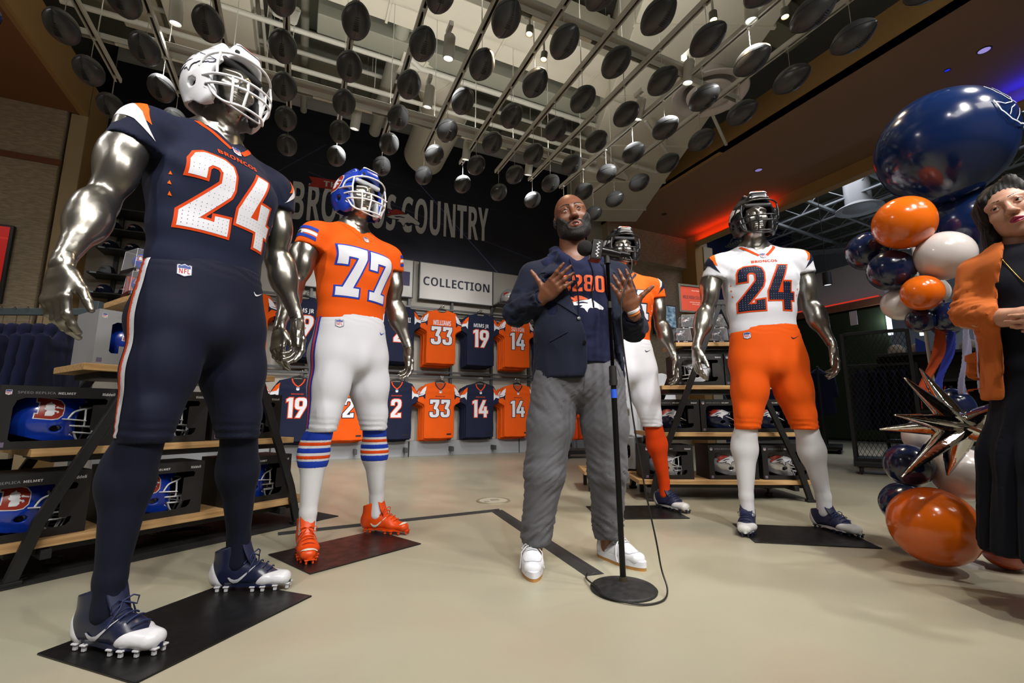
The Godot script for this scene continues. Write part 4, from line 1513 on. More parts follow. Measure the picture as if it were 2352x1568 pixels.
# builds a helmet under a node; kind: "white", "blue", "black", "navy", "silver"
func helmet_into(parent: Node, x: Transform3D, kind: String) -> MeshInstance3D:
	helmet_shapes()
	var shellc: Color = {"white": h("dfe2e8"), "blue": h("1238a8"), "black": h("15171c"), "navy": h("141d3c"), "silver": h("c9cbd0")}[kind]
	var sm := mat("helmet shell " + kind, shellc, 0.22 if kind != "black" and kind != "navy" else 0.34)
	sm.clearcoat_enabled = true
	sm.clearcoat = 0.6 if kind != "black" else 0.25
	sm.clearcoat_roughness = 0.08
	if kind == "silver": sm.metallic = 0.5
	var wire: Material = mat("helmet mask white", h("dcdee2"), 0.35) if kind in ["white", "blue", "silver"] else mat("helmet mask black", h("131418"), 0.35)
	var top := obj("helmet", helmet_geo, sm, parent)
	top.transform = x
	var g := Geo.new()
	for p in mask_bars: g.tube(p, 0.0048, 10)
	obj("face_mask", g, wire, top)
	obj("lining", helmet_lining, mat("helmet lining " + ("pale" if kind == "blue" or kind == "silver" else "dark"), h("b9bcc2") if kind == "blue" or kind == "silver" else h("17181b"), 0.6), top)
	g = Geo.new()
	for s: int in [-1, 1]:
		for p in [Vector3(s * 0.124, 0.012, 0.052), Vector3(s * 0.111, -0.075, 0.068), Vector3(s * 0.05, 0.088, 0.128)]:
			var nn := Vector3(p.x, 0.0 if absf(p.x) > 0.08 else 0.07, p.z * (0.35 if absf(p.x) > 0.08 else 1.0)).normalized()
			g.turned([Vector2(0, 0.006), Vector2(0.007, 0.005), Vector2(0.009, 0.0), Vector2(0.009, -0.008)], 14, Transform3D(Basis(Quaternion(Vector3.UP, nn)), p))
	obj("screws", g, mat("steel screws", h("5a5c60"), 0.3, 0.8), top)
	# chin strap hanging under the mask
	g = Geo.new()
	g.tube([Vector3(-0.112, -0.085, 0.06), Vector3(-0.08, -0.125, 0.105), Vector3(-0.04, -0.148, 0.135), Vector3(0.0, -0.153, 0.142), Vector3(0.04, -0.148, 0.135), Vector3(0.08, -0.125, 0.105), Vector3(0.112, -0.085, 0.06)], 0.008, 8, true, 0.45)
	if kind == "silver" or kind == "navy": g.tube([Vector3(0.131, 0.0, 0.03), Vector3(0.128, -0.02, 0.075), Vector3(0.112, -0.04, 0.12)], 0.009, 8, true, 0.4); g.tube([Vector3(-0.131, 0.0, 0.03), Vector3(-0.128, -0.02, 0.075), Vector3(-0.112, -0.04, 0.12)], 0.009, 8, true, 0.4)
	if kind == "blue": g.tube([Vector3(0.132, -0.005, 0.02), Vector3(0.130, -0.01, 0.07), Vector3(0.115, -0.016, 0.12)], 0.009, 8, true, 0.4); g.tube([Vector3(-0.132, -0.005, 0.02), Vector3(-0.130, -0.01, 0.07), Vector3(-0.115, -0.016, 0.12)], 0.009, 8, true, 0.4)
	obj("chin_strap", g, wire if kind != "navy" else mat("helmet mask white", h("dcdee2"), 0.35), top)
	# front bumper and its number
	var bump := moved(tris(pv([-0.5, -0.4, 0.5, -0.4, 0.42, 0.4, 0.3, 0.5, -0.3, 0.5, -0.42, 0.4])), Vector2(0, 0.016), Vector2(0.10, 0.030))
	if kind != "blue":
		obj("bumper", helmet_front.print_on(bump, 0.004, 0.01), mat("bumper white", h("dcdee2"), 0.4), top)
		var d := numerals("5280", Vector2(0, 0.0165), 0.019, 1.0, 0.0, 0.13)
		obj("bumper_number", helmet_front.print_on(d[0], 0.0055, 0.008), mat("orange red print", h("d83a14"), 0.5), top)
	else:
		obj("bumper", helmet_front.print_on(bump, 0.005, 0.01), mat("bumper white", h("dcdee2"), 0.4), top)
	var navy := mat("decal navy", h("161d38"), 0.35)
	var wd := mat("decal white", h("d5d8de"), 0.35)
	var od := mat("decal orange red", h("c8341a"), 0.35)
	if kind == "blue":
		for st in [[-0.016, 0.008, wd], [0.016, 0.008, wd], [0.0, 0.022, od]]:
			for r in [helmet_front, helmet_top]:
				var y0 := 0.045 if r == helmet_front else -0.10
				var y1 := 0.105 if r == helmet_front else 0.10
				var x0: float = st[0] - st[1] * 0.5
				var x1: float = st[0] + st[1] * 0.5
				obj("stripe", r.print_on(tris(pv([x0, y0, x1, y0, x1, y1, x0, y1])), 0.0018, 0.012), st[2], top)
		dee_relief(top, helmet_side, Vector2(0.025, 0.045), 0.10, 0.12, -1.0)
		dee_relief(top, helmet_side_r, Vector2(-0.025, 0.045), 0.10, -0.12)
	elif kind == "white":
		logo_relief(top, helmet_side_r, Vector2(-0.012, 0.055), 0.19, navy, wd, wd, 0.1)
		logo_relief(top, helmet_side, Vector2(0.012, 0.055), 0.19, navy, wd, wd, -0.1, -1.0)
		for sx in [-0.03, 0.03]: obj("stripe", helmet_top.print_on(tris(pv([sx - 0.001, -0.08, sx + 0.001, -0.08, sx + 0.001, 0.08, sx - 0.001, 0.08])), 0.0012, 0.015), navy, top)
	else:
		logo_relief(top, helmet_side_r, Vector2(-0.022, 0.045), 0.20, navy if kind == "silver" else mat("helmet shell " + kind, shellc), wd, od, 0.25)
		logo_relief(top, helmet_side, Vector2(0.022, 0.045), 0.20, navy if kind == "silver" else mat("helmet shell " + kind, shellc), wd, od, -0.25, -1.0)
	# raised crown panel outline
	g = Geo.new()
	var loop := []
	for k in 33:
		var a := TAU * k / 32
		loop.append(helmet_top.point(Vector2(cos(a) * 0.05 * (1.0 + 0.1 * cos(4 * a)), -0.045 + sin(a) * 0.055), 0.0005))
	g.tube(loop, 0.0012, 6, false)
	obj("panel_seam", g, mat("panel seam " + kind, shellc.darkened(0.55), 0.5), top)
	return top
# ---------------------------------------------------------------- the silver mannequins; own axes: +z the way they face, feet astride the origin
var man_body: Geo
var man_jersey: Geo
var man_pants: Geo
var man_socks := []
var jersey_front: Relief
var jersey_tilt: Relief
var jersey_left: Relief
var jersey_right: Relief
var pants_front: Relief
var pants_right: Relief
var pants_left: Relief
const CX := -0.072

func mannequin_shapes() -> void:
	if man_body: return
	var f := Field.new(Vector3(-0.62, 1.12, -0.22), Vector3(0.45, 2.18, 0.25), 0.009)
	# head and neck
	f.ell(Vector3(CX - 0.01, 2.045, 0.012), Vector3(0.080, 0.115, 0.100), 0.01)
	f.bone(Vector3(CX - 0.01, 2.0, 0.045), Vector3(CX - 0.01, 1.935, 0.062), 0.062, 0.055, 0.042, 0.038, 0.03)
	f.bone(Vector3(CX, 1.80, -0.03), Vector3(CX - 0.008, 1.96, 0.0), 0.073, 0.073, 0.064, 0.066, 0.03)
	f.bone(Vector3(CX, 1.70, -0.01), Vector3(CX, 1.80, -0.03), 0.15, 0.085, 0.085, 0.07, 0.04)
	for s: int in [-1, 1]: f.bone(Vector3(CX + s * 0.05, 1.86, -0.045), Vector3(CX + s * 0.17, 1.765, -0.03), 0.04, 0.035, 0.04, 0.04, 0.05)
	# arms
	for s: int in [-1, 1]:
		var sh := Vector3(-0.345, 1.70, -0.015) if s < 0 else Vector3(0.20, 1.70, -0.015)
		var el := Vector3(-0.420, 1.392, -0.012) if s < 0 else Vector3(0.232, 1.405, -0.02)
		var wr := Vector3(-0.513, 1.165, 0.078) if s < 0 else Vector3(0.292, 1.165, 0.055)
		f.cap(sh, sh.lerp(el, 0.35), 0.073, 0.058, 0.02)
		f.cap(sh.lerp(el, 0.3), el, 0.056, 0.046, 0.02)
		f.ell(sh.lerp(el, 0.55) + Vector3(0, 0, 0.020), Vector3(0.054, 0.088, 0.056), 0.022)
		f.ell(sh.lerp(el, 0.42) + Vector3(s * 0.022, 0, -0.028), Vector3(0.048, 0.10, 0.048), 0.025)
		f.cap(el, el.lerp(wr, 0.4), 0.046, 0.052, 0.025)
		f.ell(el.lerp(wr, 0.22) + Vector3(s * 0.012, 0, 0.008), Vector3(0.052, 0.085, 0.054), 0.03)
		f.bone(el.lerp(wr, 0.3), wr, 0.050, 0.050, 0.027, 0.031, 0.03)
		f.bone(wr, wr + (wr - el).normalized() * 0.03, 0.0265, 0.031, 0.026, 0.030, 0.01)
	man_body = f.geo()
	# face, a finer piece let into the helmet's opening
	var ff := Field.new(Vector3(CX - 0.10, 1.90, -0.02), Vector3(CX + 0.085, 2.13, 0.16), 0.0045)
	var c := Vector3(CX - 0.01, 2.03, 0.02)
	ff.ell(c + Vector3(0, 0.015, 0), Vector3(0.080, 0.115, 0.098), 0.01)
	ff.bone(c + Vector3(0, -0.03, 0.035), c + Vector3(0, -0.098, 0.058), 0.062, 0.055, 0.036, 0.034, 0.03)
	for s: int in [-1, 1]:
		ff.ell(c + Vector3(s * 0.034, 0.012, 0.098), Vector3(0.026, 0.016, 0.026), 0.02, true)
		ff.ell(c + Vector3(s * 0.045, -0.025, 0.068), Vector3(0.022, 0.022, 0.022), 0.02)
		ff.bone(c + Vector3(s * 0.012, 0.035, 0.094), c + Vector3(s * 0.06, 0.034, 0.068), 0.008, 0.010, 0.007, 0.008, 0.014)
	ff.bone(c + Vector3(0, 0.022, 0.092), c + Vector3(0, -0.030, 0.112), 0.009, 0.012, 0.013, 0.014, 0.014)
	ff.ell(c + Vector3(0, -0.036, 0.110), Vector3(0.019, 0.010, 0.014), 0.008)
	for k in 3: ff.bone(c + Vector3(-0.024, -0.056 - k * 0.013, 0.087), c + Vector3(0.024, -0.056 - k * 0.013, 0.087), 0.0052, 0.012, 0.0052, 0.012, 0.004, Vector3.UP)
	ff.ell(c + Vector3(0, -0.1, 0.083), Vector3(0.022, 0.014, 0.014), 0.012)
	man_body.add(ff.geo())
	# hands, each a finer grid; a fine joint line at the wrist as in the shop figures
	for s: int in [-1, 1]:
		var wr := Vector3(-0.5175, 1.146, 0.0855) if s < 0 else Vector3(0.297, 1.145, 0.06)
		var el := Vector3(-0.420, 1.392, -0.012) if s < 0 else Vector3(0.232, 1.405, -0.02)
		var d := (wr - el).normalized().lerp(Vector3(0, -1, 0.12), 0.75).normalized()
		var t := Vector3(-s * 0.25, 0, 1).normalized()
		t = (t - d * d.dot(t)).normalized()
		var n: Vector3 = d.cross(t) * s
		if n.x * s > 0: n = -n
		var hf := Field.new(wr - Vector3(0.13, 0.27, 0.12), wr + Vector3(0.13, 0.05, 0.16), 0.0042)
		hf.bone(wr - d * 0.005, wr + d * 0.02, 0.031, 0.026, 0.032, 0.021, 0.0, t)
		hand(hf, wr + d * 0.012, d, n, t, 1.18, [0.30, 0.42, 0.50, 0.55], 0.03, Vector3(0.9, 0.45, 0.35), 1.08, 0.3)
		man_body.add(hf.geo())
	# jersey
	f = Field.new(Vector3(-0.47, 1.16, -0.22), Vector3(0.34, 1.88, 0.24), 0.009)
	var secs := [[1.19, 0.192, 0.118, 0.0], [1.27, 0.194, 0.120, 0.0], [1.40, 0.206, 0.130, 0.004], [1.52, 0.222, 0.142, 0.006], [1.62, 0.226, 0.145, 0.002], [1.71, 0.215, 0.115, -0.012], [1.765, 0.15, 0.085, -0.02], [1.80, 0.10, 0.075, -0.025]]
	for k in secs.size() - 1:
		var a: Array = secs[k]
		var b: Array = secs[k + 1]
		f.bone(Vector3(CX - 0.006, a[0], a[3]), Vector3(CX - 0.006, b[0], b[3]), a[1], a[2], b[1], b[2], 0.035)
	for s: int in [-1, 1]:
		f.ell(Vector3(CX + s * 0.095, 1.60, 0.085), Vector3(0.095, 0.075, 0.062), 0.05)
		f.ell(Vector3(CX + s * 0.10, 1.62, -0.085), Vector3(0.10, 0.11, 0.06), 0.05)
		var sh := Vector3(-0.325, 1.715, -0.015) if s < 0 else Vector3(0.182, 1.715, -0.015)
		var el := Vector3(-0.400, 1.47, -0.02) if s < 0 else Vector3(0.230, 1.47, -0.02)
		var dn := (el - sh).normalized()
		f.ell(sh + Vector3(-s * 0.03, 0.005, 0), Vector3(0.085, 0.078, 0.082), 0.05)
		f.cap(sh, sh + dn * 0.13, 0.082, 0.083, 0.05)
		f.cut(sh + dn * 0.088, dn, Vector3(-1, 1.2, -1) if s < 0 else Vector3(CX + 0.224, 1.2, -1), Vector3(CX - 0.224, 1.9, 1) if s < 0 else Vector3(1, 1.9, 1))
	for s: int in [-1, 1]: f.bone(Vector3(CX + s * 0.06, 1.835, -0.045), Vector3(CX + s * 0.19, 1.765, -0.025), 0.045, 0.03, 0.05, 0.045, 0.05)
	f.ell(Vector3(CX, 1.872, 0.012), Vector3(0.088, 0.07, 0.082), 0.004, true)
	f.bone(Vector3(CX, 1.86, 0.06), Vector3(CX, 1.765, 0.145), 0.062, 0.062, 0.012, 0.02, 0.008, Vector3.RIGHT, true)
	f.cut(Vector3(0, 1.20, 0), Vector3.DOWN)
	man_jersey = f.geo()
	man_jersey.displace(func(p: Vector3, _n: Vector3) -> float:
		var t := clampf((1.5 - p.y) / 0.3, 0, 1)
		var arm := exp(-pow((absf(p.x - CX) - 0.23) / 0.06, 2.0)) * exp(-pow((p.y - 1.62) / 0.1, 2.0))
		return 0.0016 * sin(p.x * 38.0 + p.y * 22.0 + sin(p.y * 31.0) * 1.2) * t + 0.003 * sin(p.y * 70.0 + p.x * 60.0) * arm)
	jersey_front = Relief.new(man_jersey, Transform3D(), 0.007)
	jersey_tilt = Relief.new(man_jersey, Transform3D(Basis(Vector3.RIGHT, -0.7), Vector3.ZERO), 0.007)
	jersey_right = Relief.new(man_jersey, Transform3D(Basis.looking_at(-Vector3(-0.8, 0.45, 0.4).normalized()), Vector3.ZERO), 0.006)
	jersey_left = Relief.new(man_jersey, Transform3D(Basis.looking_at(-Vector3(0.8, 0.45, 0.4).normalized()), Vector3.ZERO), 0.006)
	# pants
	f = Field.new(Vector3(-0.36, 0.55, -0.24), Vector3(0.25, 1.32, 0.22), 0.009)
	var hip := [[1.275, 0.200, 0.128, 0.0], [1.20, 0.208, 0.132, 0.0], [1.12, 0.222, 0.142, -0.005], [1.05, 0.230, 0.148, -0.01]]
	for k in 3:
		var a: Array = hip[k]
		var b: Array = hip[k + 1]
		f.bone(Vector3(CX + k * 0.004, a[0], a[3]), Vector3(CX + k * 0.004, b[0], b[3]), a[1], a[2], b[1], b[2], 0.03)
	f.bone(Vector3(-0.168, 1.04, -0.005), Vector3(-0.190, 0.86, 0.0), 0.122, 0.132, 0.108, 0.116, 0.04)
	f.bone(Vector3(-0.190, 0.86, 0.0), Vector3(-0.226, 0.64, 0.022), 0.108, 0.116, 0.076, 0.084, 0.03)
	f.bone(Vector3(0.050, 1.04, -0.012), Vector3(0.078, 0.86, -0.015), 0.122, 0.132, 0.108, 0.116, 0.04)
	f.bone(Vector3(0.078, 0.86, -0.015), Vector3(0.118, 0.64, -0.008), 0.108, 0.116, 0.076, 0.084, 0.03)
	for s: int in [-1, 1]: f.ell(Vector3(CX + 0.01 + s * 0.10, 1.06, -0.09), Vector3(0.11, 0.12, 0.09), 0.05)
	f.ell(Vector3(CX + 0.008, 1.035, 0.088), Vector3(0.052, 0.075, 0.06), 0.05)
	for q in [Vector3(-0.226, 0.715, 0.070), Vector3(0.112, 0.715, 0.042)]: f.ell(q, Vector3(0.062, 0.068, 0.040), 0.02)
	for q in [[Vector3(-0.190, 0.90, 0.078)], [Vector3(0.078, 0.90, 0.065)]]: f.ell(q[0], Vector3(0.082, 0.11, 0.045), 0.025)
	f.cut(Vector3(0, 0.617, 0), Vector3.DOWN)
	f.cut(Vector3(0, 1.288, 0), Vector3(0, 1, 0))
	man_pants = f.geo()
	man_pants.displace(func(p: Vector3, _n: Vector3) -> float:
		var t := exp(-pow((p.y - 0.64) / 0.05, 2.0)) + 0.5 * exp(-pow((p.y - 1.25) / 0.03, 2.0))
		return 0.0025 * sin(p.y * 210.0 + p.x * 30.0 + sin(p.x * 40.0)) * t)
	pants_front = Relief.new(man_pants, Transform3D(), 0.007)
	pants_right = Relief.new(man_pants, Transform3D(Basis.looking_at(-Vector3(-1, 0, 0.25).normalized()), Vector3.ZERO), 0.007)
	pants_left = Relief.new(man_pants, Transform3D(Basis.looking_at(-Vector3(1, 0, 0.25).normalized()), Vector3.ZERO), 0.007)
	# socks
	for s in [0, 1]:
		var kn := [Vector3(-0.228, 0.67, 0.02), Vector3(0.120, 0.67, -0.01)][s] as Vector3
		var cf := [Vector3(-0.242, 0.49, -0.012), Vector3(0.168, 0.48, -0.055)][s] as Vector3
		var an := [Vector3(-0.260, 0.20, 0.0), Vector3(0.222, 0.20, -0.098)][s] as Vector3
		f = Field.new(cf - Vector3(0.17, 0.42, 0.18), cf + Vector3(0.17, 0.22, 0.18), 0.008)
		f.bone(kn, cf, 0.066, 0.070, 0.072, 0.072, 0.02)
		f.ell(cf + Vector3(0, 0.02, -0.02), Vector3(0.075, 0.12, 0.066), 0.03)
		f.bone(cf, an, 0.070, 0.070, 0.040, 0.044, 0.03)
		f.bone(an, an - Vector3(0, 0.1, 0), 0.040, 0.044, 0.042, 0.05, 0.02)
		man_socks.append(f.geo())

# a football cleat: own axes +z towards the toe, heel at z = -0.075, sole at y = 0 (studs below down to 0)
var shoe_geo := {}
func cleat_shapes(mid: bool) -> Dictionary:
	if shoe_geo.has(mid): return shoe_geo[mid]
	var f := Field.new(Vector3(-0.09, 0.0, -0.13), Vector3(0.09, 0.26, 0.27), 0.0048)
	f.bone(Vector3(0, 0.045, -0.045), Vector3(0.004, 0.045, 0.12), 0.038, 0.030, 0.048, 0.030, 0.02)
	f.bone(Vector3(0.004, 0.042, 0.11), Vector3(-0.006, 0.040, 0.195), 0.049, 0.030, 0.036, 0.026, 0.02)
	f.ell(Vector3(0, 0.06, -0.055), Vector3(0.037, 0.05, 0.045), 0.02)
	f.bone(Vector3(0, 0.09, -0.03), Vector3(0, 0.07, 0.10), 0.033, 0.04, 0.036, 0.028, 0.03)
	f.bone(Vector3(0, 0.09, -0.025), Vector3(0, 0.185 if mid else 0.125, -0.028), 0.043, 0.058, 0.047, 0.056, 0.02)
	f.cut(Vector3(0, 0.172 if mid else 0.118, -0.02), Vector3(0, 1, -0.35 if mid else -0.1).normalized())
	f.bone(Vector3(0, 0.13, -0.02), Vector3(0, 0.24, -0.02), 0.036, 0.046, 0.040, 0.05, 0.004, Vector3.RIGHT, true)
	f.cut(Vector3(0, 0.02, 0), Vector3.DOWN)
	var up := f.geo()
	var side := Relief.new(up, Transform3D(Basis(Vector3(0, 0, -1), Vector3.UP, Vector3.RIGHT), Vector3.ZERO), 0.004)
	var side_r := Relief.new(up, Transform3D(Basis(Vector3(0, 0, 1), Vector3.UP, Vector3.LEFT), Vector3.ZERO), 0.004)
	var top := Relief.new(up, Transform3D(Basis(Vector3.RIGHT, -1.15), Vector3.ZERO), 0.004)
	# sole plate and studs
	var sole := Geo.new()
	var o := PackedVector2Array()
	for k in 40:
		var a := TAU * k / 40
		var z := 0.072 + cos(a) * 0.152
		var w := 0.047 - 0.009 * cos(a) * cos(a) - 0.010 * exp(-pow((z - 0.02) / 0.05, 2.0))
		o.append(Vector2(sin(a) * w * (1.02 if z < 0.1 else 1.06), z))
	sole.extrude(o, 0.014, Transform3D(Basis(Vector3.RIGHT, Vector3.BACK, Vector3.DOWN), Vector3(0, 0.032, 0)), true)
	var studs := []
	for q in [[-0.032, -0.05], [0.032, -0.05], [-0.034, -0.015], [0.034, -0.015], [-0.042, 0.09], [0.042, 0.09], [-0.044, 0.13], [0.044, 0.13], [-0.034, 0.175], [0.034, 0.175], [-0.015, 0.215], [0.015, 0.215]]:
		var s := Geo.new()
		s.box(Vector3(q[0], 0.011, q[1]), Vector3(0.011, 0.022, 0.014), 0.003)
		s.box(Vector3(q[0], 0.019, q[1]), Vector3(0.018, 0.006, 0.022), 0.002)
		if false: s.loft([[Vector3(q[0] - 0.009, 0.02, q[1] - 0.012), Vector3(q[0] + 0.009, 0.02, q[1] - 0.012), Vector3(q[0] + 0.009, 0.02, q[1] + 0.012), Vector3(q[0] - 0.009, 0.02, q[1] + 0.012)], [Vector3(q[0] - 0.005, 0.0, q[1] - 0.008), Vector3(q[0] + 0.005, 0.0, q[1] - 0.008), Vector3(q[0] + 0.005, 0.0, q[1] + 0.006), Vector3(q[0] - 0.005, 0.0, q[1] + 0.006)]])
		studs.append(s)
	# tongue
	var tg := Geo.new()
	var rings := []
	for k in 9:
		var t := k / 8.0
		var yy := 0.075 + t * (0.145 if mid else 0.085)
		var zz := 0.085 - t * 0.085 + 0.025 * t * t
		var w := 0.024 + 0.012 * sin(t * PI * 0.75)
		var ring := []
		for j in 12:
			var a := TAU * j / 12
			ring.append(Vector3(cos(a) * w, yy + sin(a) * 0.002, zz + sin(a) * 0.006 + 0.006 - absf(cos(a)) * 0.008))
		rings.append(ring)
	tg.loft(rings)
	var laces := []
	for k in 6:
		var t := k / 5.0
		var l := Geo.new()
		var path := []
		for j in 7:
			var u := -1.0 + j / 3.0
			var px := u * 0.027
			var pv2 := Vector2(px, 0)
			# find the front of the throat at this height along the sloping top
			var yy := lerpf(0.045, 0.125 if mid else 0.095, t) + u * 0.004 * (1 if k % 2 else -1)
			pv2.y = yy * cos(1.15) - (lerpf(0.125, 0.03, t)) * sin(1.15)
			path.append(top.point(pv2, 0.0055 + 0.003 * (1.0 - u * u)))
		l.tube(path, 0.0028, 6)
		laces.append(l)
	var bow := Geo.new()
	var by := 0.135 if mid else 0.108
	var bz := 0.062 if mid else 0.066
	for s: int in [-1, 1]:
		bow.tube([Vector3(0, by, bz), Vector3(s * 0.025, by + 0.012, bz + 0.012), Vector3(s * 0.045, by + 0.002, bz + 0.012), Vector3(s * 0.040, by - 0.02, bz + 0.012), Vector3(s * 0.012, by - 0.004, bz + 0.008), Vector3(0, by, bz)], 0.0026, 6)
		bow.tube([Vector3(0, by, bz), Vector3(s * 0.02, by - 0.01, bz + 0.02), Vector3(s * 0.034, by - 0.035, bz + 0.014), Vector3(s * 0.046, by - 0.06, bz + 0.005)], 0.0026, 6)
	bow.ellipsoid(Vector3(0, by, bz + 0.002), Vector3(0.006, 0.005, 0.005), 10)
	laces.append(bow)
	shoe_geo[mid] = {"up": up, "side": side, "side_r": side_r, "top": top, "sole": sole, "studs": studs, "tongue": tg, "laces": laces}
	return shoe_geo[mid]

func cleat_into(parent: Node, x: Transform3D, mid: bool, look: Dictionary) -> void:
	var d := cleat_shapes(mid)
	var up := obj("cleat", d.up, look.upper, parent)
	up.transform = x
	obj("sole", d.sole, look.sole, up)
	for s in d.studs: obj("stud", s, look.stud, up)
	obj("tongue", d.tongue, look.tongue, up)
	for l in d.laces: obj("lace", l, look.lace, up)
	var u: Geo = d.up
	if look.has("toe"):
		obj("toe_cap", u.shell(func(p: Vector3, _n: Vector3) -> float: return clampf((p.z - 0.118 - p.y * 0.75 + absf(p.x) * 0.9) * 60.0 + 0.3, -1, 1), -0.002, 0.0028), look.toe, up)
		obj("heel_cap", u.shell(func(p: Vector3, _n: Vector3) -> float: return clampf((-0.052 - p.z + (0.075 - p.y) * 0.55) * 60.0, -1, 1), -0.002, 0.0024), look.toe, up)
	if look.has("vamp"):
		obj("toe_patch", d.top.print_on(moved(tris(pv([-0.5, -0.5, 0.5, -0.5, 0.45, -0.15, 0.0, 0.5, -0.45, -0.15])), Vector2(0, -0.152), Vector2(0.062, 0.05)), 0.002, 0.008), look.vamp, up)
	if look.has("toe_mark"):
		obj("toe_emblem", d.top.print_on(moved(tris(pv([-0.5, 0.1, -0.42, -0.08, -0.25, -0.2, 0.0, -0.22, 0.28, -0.15, 0.5, 0.05, 0.5, 0.16, 0.25, 0.02, 0.0, -0.03, -0.25, 0.02])), Vector2(0, -0.150), Vector2(0.075, 0.075)), 0.003, 0.008), look.toe_mark, up)
	if look.has("side_mark"):
		obj("side_emblem", d.side.print_on(moved(tris(pv(SWOOSH)), Vector2(-0.055, 0.062), Vector2(-0.125, 0.12), -0.35), 0.0026, 0.008), look.side_mark, up)
		obj("side_emblem", d.side_r.print_on(moved(tris(pv(SWOOSH)), Vector2(0.055, 0.062), Vector2(0.125, 0.12), 0.35), 0.0026, 0.008), look.side_mark, up)
	if look.has("tag"):
		var g := Geo.new()
		g.box(Vector3(0, 0.205 if mid else 0.150, 0.026), Vector3(0.03, 0.026 if mid else 0.03, 0.005) if mid else Vector3(0.012, 0.03, 0.004), 0.002, Basis(Vector3.RIGHT, -0.35))
		obj("tongue_tag", g, look.tag, up)
		if mid: obj("tag_lettering", plate(words("ALPHA", 0.024, 0.006), Transform3D(Basis(Vector3.RIGHT, -0.35), Vector3(0, 0.206, 0.0292)), 0.0004), mat("decal navy", h("161d38"), 0.35), up)

func poly_strip(a: Array, wl: float, wr: float) -> PackedVector2Array:
	# a band along a line of points
	var o := PackedVector2Array()
	var l := []
	var r := []
	for k in a.size():
		var t: Vector2 = (a[mini(k + 1, a.size() - 1)] - a[maxi(k - 1, 0)]).normalized()
		var n := Vector2(-t.y, t.x)
		l.append(a[k] + n * wl); r.append(a[k] - n * wr)
	for k in a.size() - 1: o.append_array([l[k], r[k], r[k + 1], l[k], r[k + 1], l[k + 1]])
	return o

func to_frame(r: Relief, p: Vector3) -> Vector2:
	var q := r.fr.affine_inverse() * p
	return Vector2(q.x, q.y)

